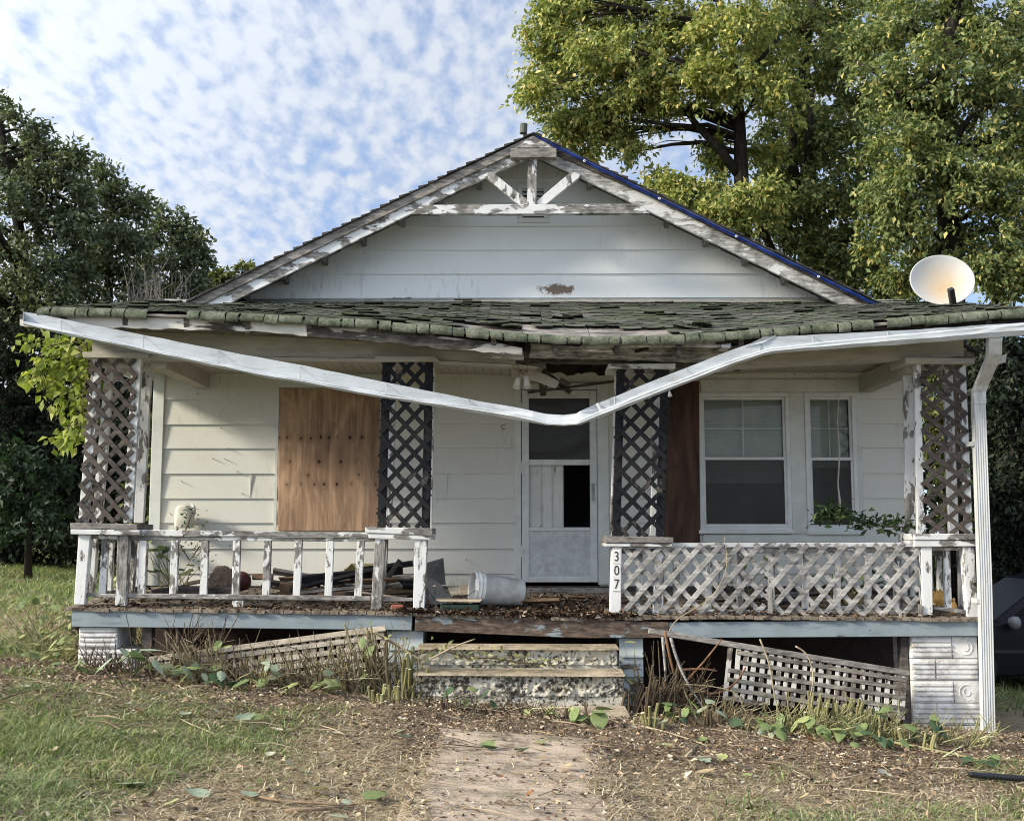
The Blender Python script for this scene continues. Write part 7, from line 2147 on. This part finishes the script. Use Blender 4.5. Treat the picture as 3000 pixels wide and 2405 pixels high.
# ================================================================== TREES AND BUSHES
bark = NT('bark'); _a = bark.noise(bark.co((1, 1, 0.18)), 16, 7, 0.7)
bark.bump(_a, 0.9, 0.03); M['bark'] = bark.col(bark.ramp(_a, [(0.35, (0.014, 0.012, 0.010)), (0.55, (0.036, 0.031, 0.027)), (0.72, (0.075, 0.066, 0.058))]), 0.95, 0.1)
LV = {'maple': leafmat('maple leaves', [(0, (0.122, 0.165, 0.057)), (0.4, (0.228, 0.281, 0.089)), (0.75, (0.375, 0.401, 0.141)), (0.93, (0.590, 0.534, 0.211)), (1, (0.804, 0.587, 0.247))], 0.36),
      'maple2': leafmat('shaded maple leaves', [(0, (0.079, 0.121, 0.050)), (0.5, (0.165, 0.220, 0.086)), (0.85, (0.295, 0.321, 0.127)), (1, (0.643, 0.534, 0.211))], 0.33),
      'elm': leafmat('grey green tree leaves', [(0, (0.063, 0.088, 0.053)), (0.6, (0.129, 0.163, 0.094)), (1, (0.240, 0.264, 0.151))], 0.25),
      'dark': leafmat('dark undergrowth leaves', [(0, (0.0068, 0.0119, 0.0072)), (0.6, (0.0143, 0.0251, 0.0130)), (1, (0.0299, 0.0436, 0.0223))], 0.2),  # near-black: the deep shade under the trees is put into the leaf colour
      'olive': leafmat('olive tree leaves', [(0, (0.060, 0.075, 0.027)), (0.6, (0.112, 0.135, 0.048)), (1, (0.195, 0.210, 0.075))], 0.3),
      'bright': leafmat('bright vine leaves', [(0, (0.125, 0.175, 0.031)), (0.5, (0.237, 0.300, 0.062)), (1, (0.400, 0.425, 0.125))], 0.4),
      'fern': leafmat('sumac leaves', [(0, (0.0129, 0.0297, 0.0151)), (1, (0.0306, 0.0594, 0.0266))], 0.3)}  # lowered as well, undergrowth shade put into the tones
def tree(name, label, cat, trunk, blobs, Y, lm, nl, L, seed, group=None, rad=0.22, cl=0.42, droop=0.55, dspread=1.6, bushy=False, aspect=0.5, limbs=(), rs=1.0):
    """trunk: pixel path (dx,dy) on depth Y; blobs: (dx,dy,radius px, clusters, depth offset)"""
    r = random.Random(seed); g = np.random.default_rng(seed)
    T = [SD(a, b, Y) for a, b in trunk]
    T[0].z = float(gz(T[0].x, T[0].y)) - 0.05
    root = thing(name, label, cat, T[0], group)
    m = MB(); nt_ = len(T)
    m.tube(T, [rad * (1 - 0.62 * i / (nt_ - 1)) for i in range(nt_)], 10)
    px = K / FPX * Y
    cents = []; cdir = []
    nodes = [(T[0].lerp(T[-1], 0), rad)]
    tn = []
    for i in range(nt_ - 1):
        for s in range(6):
            p = T[i].lerp(T[i + 1], s / 6); tn.append((p, rad * (1 - 0.62 * (i + s / 6) / (nt_ - 1))))
    tn.append((T[-1], rad * 0.38))
    for bx, by, br, nc, dy in blobs:
        c = SD(bx, by, Y + dy); R0 = br * px * rs
        # limb: from the trunk point that lies below and nearest
        best = min(tn, key=lambda q: (q[0] - c).length + (2.0 * max(0, q[0].z - c.z + 0.25 * R0)))
        lp = [best[0]]; dst = (c - best[0]).length
        for s in (0.33, 0.66, 1.0):
            p = best[0].lerp(c, s) + Vector((r.gauss(0, .05), r.gauss(0, .05), 0.10 * math.sin(s * math.pi))) * dst
            lp.append(p)
        lr = min(best[1] * 0.7, 0.018 * dst + 0.03)
        if not bushy: m.tube(lp, [lr, lr * 0.75, lr * 0.5, lr * 0.25], 7)
        else: m.tube(lp, [lr * .5, lr * 0.35, lr * 0.25, lr * 0.12], 5)
        for k in range(nc):
            d = Vector((r.gauss(0, 1), r.gauss(0, 1) * dspread * 0.7, r.gauss(0, 1))).normalized() * (r.random() ** 0.42)
            q = c + Vector((d.x * R0, d.y * R0, d.z * R0 * 0.85))
            cents.append(tuple(q)); cdir.append(tuple((q - best[0]).normalized()))
            f = r.choice((1, 2, 2, 3)); st = lp[f]
            md = st.lerp(q, 0.55) + Vector((r.gauss(0, .06), r.gauss(0, .06), 0.06)) * (q - st).length
            tr_ = 0.006 + 0.007 * (q - st).length
            m.tube([st, md, q], [tr_, tr_ * 0.7, 0.004], 4, False)
    for lr_, lp_ in limbs:
        q_ = [SD(a, b, Y + o) for a, b, o in lp_]; m.tube(q_, [lr_ * (1 - 0.6 * i / (len(q_) - 1)) for i in range(len(q_))], 8)
    m.build('trunk', M['bark'], root, smooth=True, fix=False)
    C = np.array(cents); D = np.array(cdir); nC = len(C)
    per = max(4, nl // nC)
    # each cluster is a few short sprays with drooping leaves
    P = []; DD = []
    nsp = 5
    for s in range(nsp):
        sd = unit(D * 0.7 + g.normal(size=(nC, 3)) * [0.8, 0.8, 0.55])
        ln = cl * g.uniform(0.6, 1.25, nC)
        kk = per // nsp
        for j in range(kk):
            t = g.uniform(0.05, 1.0, nC)
            p = C + sd * (ln * t)[:, None] + g.normal(size=(nC, 3)) * (cl * 0.13) + np.array([0, 0, -1]) * (ln * t * t * 0.35)[:, None]
            d = sd * 0.6 + g.normal(size=(nC, 3)) * 0.75 + np.array([0, 0, -droop])
            P.append(p); DD.append(d)
    P = np.concatenate(P); DD = np.concatenate(DD); n = len(P)
    Ls = L * g.uniform(0.45, 1.45, n)
    V, F = leaves(P, DD, g.normal(size=(n, 3)) * 0.7 + [-0.1, -0.25, 0.75], Ls, Ls * aspect, 0.18)
    npmesh('crown', V, F, lm, root)
    return root
GT = 'big maples behind the house on the right'
tree('maple_tree', 'big yellow-green maple behind the right roof slope with a forked trunk', 'tree',
     [(1578, 900), (1575, 600), (1562, 420), (1560, 340), (1556, 240), (1540, 120), (1500, -60)],
     [(1180, 40, 75, 26, 0), (1165, 150, 66, 24, .5), (1195, 240, 58, 18, 0), (1150, 185, 40, 8, -.6), (1270, 30, 90, 30, 1), (1285, 140, 85, 30, -.6), (1290, 245, 62, 22, 0), (1240, 290, 42, 12, .4), (1325, 290, 30, 7, .2), (1345, 318, 16, 3, 0), (1360, 60, 90, 30, .5), (1380, 170, 75, 24, -.5), (1400, 225, 45, 10, -.2), (1450, 70, 90, 28, 1), (1470, 170, 70, 20, -.8), (1530, 60, 90, 26, -1), (1540, 160, 60, 14, -1), (1600, 90, 90, 26, .5), (1620, 200, 60, 14, -.9), (1250, -90, 110, 18, 0), (1420, -110, 130, 22, 0), (1600, -120, 130, 22, 0), (1440, 408, 45, 12, -.5), (1500, 440, 50, 16, -.6), (1560, 450, 45, 14, -.8), (1512, 402, 26, 6, 0), (1400, 395, 26, 6, 0), (1528, 296, 20, 3, .2), (1500, 330, 18, 3, .3), (1535, 345, 18, 4, .2), (1590, 320, 30, 6, .3), (1600, 420, 45, 12, -.4), (1450, 450, 40, 10, 0)],
     22.0, LV['maple'], 62000, 0.112, 11, GT, 0.20, 0.46, limbs=((0.10, [(1558, 372, 0), (1520, 320, -.2), (1470, 268, -.3), (1445, 235, -.3), (1400, 190, 0)]), (0.09, [(1552, 230, 0), (1580, 150, -.4), (1640, 80, -.4)]), (0.06, [(1545, 180, 0), (1480, 160, -.4), (1400, 120, -.4), (1330, 110, -.2)]), (0.05, [(1470, 268, -.3), (1400, 262, -.4), (1320, 250, -.3), (1250, 262, -.2)])))
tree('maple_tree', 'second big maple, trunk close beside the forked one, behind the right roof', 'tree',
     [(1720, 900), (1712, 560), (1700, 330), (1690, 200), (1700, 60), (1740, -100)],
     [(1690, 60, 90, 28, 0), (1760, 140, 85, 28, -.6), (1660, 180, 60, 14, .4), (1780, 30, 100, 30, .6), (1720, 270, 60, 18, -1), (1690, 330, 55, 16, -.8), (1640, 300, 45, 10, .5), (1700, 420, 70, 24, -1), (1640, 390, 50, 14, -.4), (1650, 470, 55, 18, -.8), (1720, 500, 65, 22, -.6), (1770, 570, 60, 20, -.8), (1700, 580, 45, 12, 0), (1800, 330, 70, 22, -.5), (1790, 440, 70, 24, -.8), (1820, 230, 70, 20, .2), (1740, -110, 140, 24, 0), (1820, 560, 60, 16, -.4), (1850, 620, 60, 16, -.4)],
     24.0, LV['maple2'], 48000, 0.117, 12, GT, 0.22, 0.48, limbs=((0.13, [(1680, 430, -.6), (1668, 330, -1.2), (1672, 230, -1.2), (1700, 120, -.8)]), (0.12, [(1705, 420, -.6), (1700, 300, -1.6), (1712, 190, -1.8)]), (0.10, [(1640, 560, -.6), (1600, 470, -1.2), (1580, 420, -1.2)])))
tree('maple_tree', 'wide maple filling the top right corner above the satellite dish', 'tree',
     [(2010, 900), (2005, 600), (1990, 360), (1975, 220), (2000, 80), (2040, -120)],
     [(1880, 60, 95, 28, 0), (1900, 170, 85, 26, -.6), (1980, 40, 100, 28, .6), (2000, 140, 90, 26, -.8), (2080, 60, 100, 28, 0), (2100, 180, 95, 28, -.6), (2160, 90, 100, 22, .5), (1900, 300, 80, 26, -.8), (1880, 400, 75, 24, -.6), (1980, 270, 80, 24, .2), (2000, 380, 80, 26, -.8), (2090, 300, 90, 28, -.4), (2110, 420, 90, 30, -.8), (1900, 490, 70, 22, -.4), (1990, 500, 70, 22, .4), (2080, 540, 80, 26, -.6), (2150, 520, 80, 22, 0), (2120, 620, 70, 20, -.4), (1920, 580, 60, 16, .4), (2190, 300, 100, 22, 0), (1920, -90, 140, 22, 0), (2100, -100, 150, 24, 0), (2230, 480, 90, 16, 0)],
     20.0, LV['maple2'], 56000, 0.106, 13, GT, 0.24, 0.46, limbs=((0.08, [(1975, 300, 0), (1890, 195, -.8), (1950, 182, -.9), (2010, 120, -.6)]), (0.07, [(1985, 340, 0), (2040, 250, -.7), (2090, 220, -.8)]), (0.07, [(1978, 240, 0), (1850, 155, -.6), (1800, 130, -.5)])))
GR = 'low trees and bushes right of the house'
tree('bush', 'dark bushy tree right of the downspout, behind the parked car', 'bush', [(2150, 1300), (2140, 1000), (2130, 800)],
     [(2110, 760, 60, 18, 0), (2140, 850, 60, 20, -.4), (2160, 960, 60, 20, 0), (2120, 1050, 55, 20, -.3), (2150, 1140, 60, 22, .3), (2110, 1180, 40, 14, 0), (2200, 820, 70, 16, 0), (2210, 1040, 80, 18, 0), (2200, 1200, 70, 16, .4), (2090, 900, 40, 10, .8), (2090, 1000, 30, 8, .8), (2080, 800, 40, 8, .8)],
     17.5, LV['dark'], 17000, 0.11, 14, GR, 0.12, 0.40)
tree('bush', 'olive bush low behind the right end of the porch', 'bush', [(2030, 1300), (2010, 1100), (2000, 950)],
     [(1990, 860, 60, 16, 0), (2030, 950, 60, 16, 0), (2050, 1080, 60, 18, 0), (2000, 1180, 60, 16, 0), (2060, 760, 60, 14, 0), (2080, 1200, 50, 12, 0), (2010, 760, 60, 14, 0)],
     21.0, LV['olive'], 13000, 0.12, 15, GR, 0.12, 0.42)
GL = 'trees along the left edge of the yard'
tree('tree', 'tall dark tree at the left edge reaching highest into the clouds', 'tree', [(30, 1190), (45, 900), (40, 700), (48, 520), (20, 380), (0, 260)],
     [(60, 305, 10, 4, 0), (95, 318, 14, 5, 0), (128, 335, 12, 4, 0), (152, 318, 9, 4, 0), (22, 250, 12, 4, 0), (80, 300, 8, 2, 0), (0, 260, 40, 10, 0), (-30, 350, 60, 14, 0), (40, 330, 40, 12, .3), (70, 380, 50, 16, 0), (120, 370, 40, 11, 0), (150, 345, 24, 5, 0), (165, 420, 36, 9, .3), (20, 430, 70, 24, -.4), (90, 460, 70, 24, .3), (150, 480, 50, 14, 0), (0, 530, 70, 24, 0), (70, 560, 80, 28, -.4), (130, 560, 60, 20, .3), (20, 630, 80, 28, 0), (100, 640, 70, 24, -.3), (-60, 480, 80, 18, 0), (5, 220, 16, 3, 0), (55, 300, 16, 3, 0), (75, 270, 12, 3, 0), (-60, 620, 90, 18, 0), (60, 700, 80, 24, 0), (-20, 720, 80, 24, 0), (-170, 420, 110, 26, -5), (-190, 600, 120, 28, -5.5), (-210, 780, 120, 28, -5), (-330, 520, 130, 24, -6), (-340, 740, 130, 24, -6)],  # last blobs, far left and forward: unseen crown added to shade the undergrowth
     28.0, LV['elm'], 30000, 0.15, 21, GL, 0.22, 0.55, droop=0.05, rs=0.80)
tree('tree', 'second dark tree from the left edge, its round crown overlapping the tallest', 'tree', [(240, 1190), (235, 900), (228, 700), (230, 560), (235, 430)],
     [(185, 398, 12, 4, 0), (215, 352, 10, 3, 0), (250, 395, 10, 3, 0), (298, 432, 10, 3, 0), (215, 380, 30, 8, 0), (225, 430, 45, 14, 0), (270, 450, 40, 12, .2), (280, 420, 20, 4, 0), (190, 470, 45, 14, .3), (240, 500, 60, 22, -.3), (200, 560, 65, 24, .2), (275, 520, 40, 12, 0), (260, 580, 60, 20, .2), (190, 640, 70, 22, 0), (250, 660, 60, 20, -.3), (170, 720, 80, 24, 0), (290, 600, 30, 8, 0)],
     30.0, LV['elm'], 12500, 0.15, 22, GL, 0.18, 0.52, droop=0.05, rs=0.78)
tree('tree', 'lower dark tree nearest the left roof slope', 'tree', [(370, 1190), (368, 800), (362, 640), (365, 500)],
     [(342, 452, 9, 3, 0), (385, 462, 9, 3, 0), (412, 505, 9, 3, 0), (430, 560, 8, 2, 0), (345, 480, 26, 7, 0), (370, 500, 40, 13, 0), (400, 490, 26, 7, .2), (330, 510, 30, 9, 0), (395, 540, 36, 12, 0), (415, 535, 22, 5, 0), (350, 560, 50, 17, -.3), (400, 590, 36, 12, 0), (360, 620, 55, 18, 0), (310, 570, 36, 9, .2), (310, 640, 40, 12, 0), (400, 640, 40, 12, .2), (360, 690, 60, 14, 0)],
     32.0, LV['elm'], 8000, 0.15, 23, GL, 0.16, 0.50, droop=0.05, rs=0.76)
tree('tree', 'small green treetop peeping over the lower left roof edge', 'tree', [(450, 1190), (455, 800), (455, 660), (455, 600)],
     [(450, 600, 22, 6, 0), (470, 590, 14, 3, 0), (438, 620, 22, 6, 0), (516, 565, 9, 2, 0), (490, 610, 26, 6, 0), (520, 600, 30, 8, 0)],
     36.0, LV['olive'], 3600, 0.17, 24, GL, 0.12, 0.4)
GU = 'shrubs in the dark undergrowth left of the house'
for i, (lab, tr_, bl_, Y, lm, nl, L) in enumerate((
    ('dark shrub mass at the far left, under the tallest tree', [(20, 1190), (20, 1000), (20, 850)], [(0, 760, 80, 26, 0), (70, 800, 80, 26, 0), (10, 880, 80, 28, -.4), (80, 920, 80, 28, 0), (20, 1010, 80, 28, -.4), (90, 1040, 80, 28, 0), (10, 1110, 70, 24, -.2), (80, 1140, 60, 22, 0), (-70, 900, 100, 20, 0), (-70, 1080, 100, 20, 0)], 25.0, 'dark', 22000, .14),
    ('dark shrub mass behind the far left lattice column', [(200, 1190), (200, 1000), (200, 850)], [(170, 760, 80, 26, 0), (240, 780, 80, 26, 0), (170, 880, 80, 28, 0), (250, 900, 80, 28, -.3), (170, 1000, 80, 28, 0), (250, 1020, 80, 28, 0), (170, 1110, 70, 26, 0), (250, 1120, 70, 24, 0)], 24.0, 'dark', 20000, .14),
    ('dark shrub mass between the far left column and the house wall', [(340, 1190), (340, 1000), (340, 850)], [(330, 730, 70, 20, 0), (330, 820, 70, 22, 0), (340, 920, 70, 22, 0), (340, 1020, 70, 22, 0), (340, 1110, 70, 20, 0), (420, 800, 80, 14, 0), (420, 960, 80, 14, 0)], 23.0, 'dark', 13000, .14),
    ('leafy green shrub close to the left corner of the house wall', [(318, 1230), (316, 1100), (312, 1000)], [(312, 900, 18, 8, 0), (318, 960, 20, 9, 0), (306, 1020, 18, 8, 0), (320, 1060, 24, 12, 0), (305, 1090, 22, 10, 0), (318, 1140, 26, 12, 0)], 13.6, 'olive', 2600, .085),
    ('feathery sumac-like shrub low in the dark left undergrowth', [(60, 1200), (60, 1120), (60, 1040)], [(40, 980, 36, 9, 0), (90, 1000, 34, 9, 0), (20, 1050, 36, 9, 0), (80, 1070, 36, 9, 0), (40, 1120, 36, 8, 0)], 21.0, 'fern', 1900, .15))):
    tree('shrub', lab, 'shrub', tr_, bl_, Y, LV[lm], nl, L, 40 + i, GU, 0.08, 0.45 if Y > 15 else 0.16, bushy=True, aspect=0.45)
# far wood closing the view on both sides
def wood(name, xr, yr, h, n, lm, seed, label):
    g = np.random.default_rng(seed)
    x = g.uniform(*xr, n); y = g.uniform(*yr, n); hh = h * (0.65 + 0.5 * fbm(x * 0.12, y * 0.0, seed, 3))
    z = gz(x, y) + hh * g.random(n) ** 0.8
    d = g.normal(size=(n, 3)); L = g.uniform(0.3, 0.6, n)
    V, F = leaves(np.stack([x, y, z], 1), d, g.normal(size=(n, 3)), L, L * 0.6, 0.1)
    o = npmesh(name, V, F, lm); prep(o, label, 'wood', kind='stuff')
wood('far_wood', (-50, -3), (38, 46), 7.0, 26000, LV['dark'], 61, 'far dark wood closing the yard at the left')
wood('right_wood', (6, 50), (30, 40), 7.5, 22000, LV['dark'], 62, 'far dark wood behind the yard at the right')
# bare grey shrub
m = MB(); r = random.Random(9)
b0 = SD(340, 900, 27.0); b0.z = float(gz(b0.x, b0.y)) - 0.05
rt = thing('bare_shrub', 'bare grey-twigged dead shrub above the left porch roof', 'shrub', b0)
for k in range(46):
    tip = SD(r.uniform(262, 405), r.gauss(600, 26), 27 + r.uniform(-1, 1)); md = b0.lerp(tip, 0.6) + Vector((r.gauss(0, .15), r.gauss(0, .15), 0))
    m.tube([b0, md, tip], [0.035, 0.018, 0.004], 4, False)
    for j in range(7):
        s = md.lerp(tip, r.random()); e = s + Vector((r.gauss(0, .28), r.gauss(0, .28), r.uniform(0.1, 0.6))); m.tube([s, e], [0.009, 0.003], 3, False)
m.build('branch', plain('dead grey twigs', (0.16, 0.145, 0.135), 0.9, 0.3), rt, fix=False)

# vine hanging from the left roof corner
r = random.Random(12); vb = S(262, 1530, 10.7)
vine = thing('vine', 'bright yellow-green vine hanging from the left corner of the porch roof', 'vine', Vector((vb.x - 0.1, 10.75, float(gz(vb.x, 10.75)))))
m = MB(); pp = []; dd = []
strands = [[(178, 720), (140, 720), (100, 730), (75, 760), (62, 800)], [(185, 740), (150, 760), (110, 770), (80, 820)], [(190, 770), (160, 800), (130, 830), (118, 880)], [(190, 800), (165, 850), (145, 900), (130, 940)], [(182, 730), (160, 745), (140, 790), (120, 800), (100, 790)], [(178, 715), (120, 712), (80, 715), (70, 735)], [(190, 860), (170, 890), (140, 915), (128, 935)], [(190, 760), (175, 830), (170, 900), (160, 930)], [(185, 735), (130, 745), (95, 755), (85, 790), (95, 840)], [(180, 725), (150, 735), (125, 765), (112, 790)], [(210, 770), (225, 820), (215, 870), (222, 900)]]
for st_ in strands:
    Yv = r.uniform(10.35, 10.85); P = [SD(a, b, Yv + 0.25 * r.random()) for a, b in st_]
    m.tube(P, [0.006] * (len(P) - 1) + [0.002], 5, False)
    dens = 62 if st_[0][0] < 205 else 12
    for k in range(dens):
        f = r.random() * (len(P) - 1); i = min(int(f), len(P) - 2); p = P[i].lerp(P[i + 1], f - i)
        sd_ = 0.075 * (1 - 0.5 * f / (len(P) - 1))
        pp.append((p.x + r.gauss(0, sd_), p.y + r.gauss(0, 0.10), p.z + r.gauss(-0.01, sd_))); dd.append((r.gauss(-0.2, .7), r.gauss(-0.3, .5), r.gauss(-0.8, .5)))
m.tube([vine.location, Vector((vb.x - 0.05, 10.75, 1.4)), SD(190, 800, 10.7), SD(182, 720, 10.6)], [0.016, 0.014, 0.010, 0.006], 6, False)
m.build('stem', SM['brown'], vine, fix=False)
pp = np.array(pp); dd = np.array(dd); n_ = len(pp); Ls = np.random.default_rng(3).uniform(0.05, 0.115, n_)
V, F = leaves(pp, dd, np.random.default_rng(4).normal(size=(n_, 3)) * 0.6 + [-0.2, -0.6, 0.5], Ls, Ls * 0.75, 0.2)
npmesh('foliage', V, F, LV['bright'], vine)
# weeds along the left end of the porch
for i, (lab, dx, dy, Y, n_, h_, sp_, kd, L) in enumerate((('pale yellow-green weeds at the left end of the porch', 110, 1250, 10.9, 60, .55, .32, ('lime', 'green'), .085), ('trailing yellow-green weeds beside the far left pedestal', 145, 1320, 10.6, 34, .34, .22, ('lime', 'lime', 'green'), .08), ('leafy weeds against the left end of the house wall', 300, 1215, 12.6, 40, .8, .22, ('green', 'lime'), .09))):
    sprout(dx, dy, Y, n_, h_, sp_, kd, L, lab, 700 + i)

# ================================================================== PARKED CAR (right edge, under the trees)
YC0 = 14.0
def cx(px): return S(px, 1800, YC0).x
x0 = cx(2962) - 1.35; gcar = float(gz(x0 + 2, YC0 + 0.8)) - 0.01
car = thing('parked_car', 'dark navy car parked under the trees at the right edge', 'car', (x0 + 2.2, YC0 + 0.85, gcar))
prof = [(0.0, 0.32), (0.0, 0.62), (0.25, 0.74), (0.95, 0.84), (1.22, 0.89), (1.9, 1.36), (2.3, 1.45), (3.0, 1.45), (3.5, 1.36), (4.05, 0.98), (4.4, 0.94), (4.45, 0.5), (4.4, 0.30), (3.9, 0.22), (0.5, 0.22)]
paint = plain('navy car paint', (0.005, 0.006, 0.011), 0.4, 0.1, 2, spec=0.15)
glass_c = plain('tinted car glass', (0.006, 0.008, 0.009), 0.5, 0.1, 2, spec=0.1)
vs = []; W_ = 1.74; rings = [(-0.5, 0.90, 0.0), (-0.44, 1.0, 0.0), (0.0, 1.0, 0.02), (0.44, 1.0, 0.0), (0.5, 0.90, 0.0)]
m = MB()
for k, (t, sc_, up) in enumerate(((0.0, 0.0, 0), (0.06, 1.0, 0), (0.5, 1.0, 0), (0.94, 1.0, 0), (1.0, 0.0, 0))):
    for px_, pz_ in prof:
        nar = 0.13 if pz_ > 1.0 else (0.03 if pz_ > 0.8 else 0.0)
        tt = t * (1 - 2 * nar) + nar if t > 0 or True else t
        y = YC0 + W_ * tt
        ins = 0.05 if sc_ == 0 else 0
        vs.append((x0 + px_ * (1) + (ins if px_ < 2 else -ins), y, gcar + pz_ - (0.03 if sc_ == 0 and pz_ > 0.5 else 0)))
npf_ = len(prof)
m.add(vs, [(i * npf_ + j, i * npf_ + (j + 1) % npf_, (i + 1) * npf_ + (j + 1) % npf_, (i + 1) * npf_ + j) for i in range(4) for j in range(npf_)] + [tuple(range(npf_)), tuple(4 * npf_ + j for j in range(npf_))[::-1]])
m.build('body', paint, car, bevel=0.02, smooth=False)
m = MB()
for poly in ([(1.42, 0.95), (1.95, 1.31), (2.32, 1.375), (2.32, 0.95)], [(2.38, 0.95), (2.38, 1.375), (3.0, 1.375), (3.45, 1.28), (3.7, 1.0), (3.7, 0.95)]):
    def yy(z): return YC0 + W_ * (0.03 + 0.12 * (z - 0.9) / 0.45) - 0.004
    m.add([(x0 + a, yy(b), gcar + b) for a, b in poly], [tuple(range(len(poly)))])
m.build('window', glass_c, car, solid=0.006, fix=False)
m = MB(); m.box(x0 + 0.3, x0 + 4.3, YC0 - 0.006, YC0 + 0.012, gcar + 0.50, gcar + 0.54); m.build('side_trim', M['blackm'], car)
mc = Vector((cx(2958), YC0 - 0.10, S(2958, 1822, YC0).z))
m = MB(); m.lathe([(0.0, -0.07), (0.055, -0.05), (0.08, 0.0), (0.075, 0.05), (0.05, 0.075), (0.0, 0.08)], mc, (1, -0.15, 0.0), 16)
mo = m.build('wing_mirror', plain('silver mirror housing', (0.20, 0.21, 0.22), 0.3, 0.1, 4, spec=0.6), car, smooth=True)
m = MB(); m.bar(mc, mc + Vector((0.02, 0.16, -0.05)), 0.04, 0.03, (0, 0, 1)); m.build('mirror_arm', M['blackm'], mo)
tyre = plain('tyre rubber', (0.015, 0.015, 0.015), 0.8); rim = plain('wheel rim', (0.30, 0.31, 0.32), 0.35, metal=0.6)
for wx in (0.85, 3.55):
    for wy in (YC0 - 0.012, YC0 + W_ - 0.2):
        c = Vector((x0 + wx, wy, gcar + 0.315))
        m = MB(); m.lathe([(0.20, 0.0), (0.30, 0.0), (0.315, 0.03), (0.315, 0.17), (0.30, 0.20), (0.20, 0.20)], c, (0, 1, 0), 28); t_ = m.build('wheel', tyre, car, smooth=True)
        m = MB(); m.lathe([(0.0, 0.03), (0.05, 0.025), (0.06, 0.04), (0.17, 0.035), (0.20, 0.01), (0.21, 0.1), (0, 0.12)], c, (0, 1, 0), 20); m.build('rim', rim, t_, smooth=True)
m = MB(); m.prism([(x0 - 0.012, YC0 + 0.1, gcar + 0.60), (x0 - 0.012, YC0 + 0.45, gcar + 0.60), (x0 - 0.008, YC0 + 0.45, gcar + 0.70), (x0 - 0.008, YC0 + 0.1, gcar + 0.70)], (0.05, 0, 0)); m.build('headlight', plain('headlight', (0.5, 0.52, 0.54), 0.15), car)
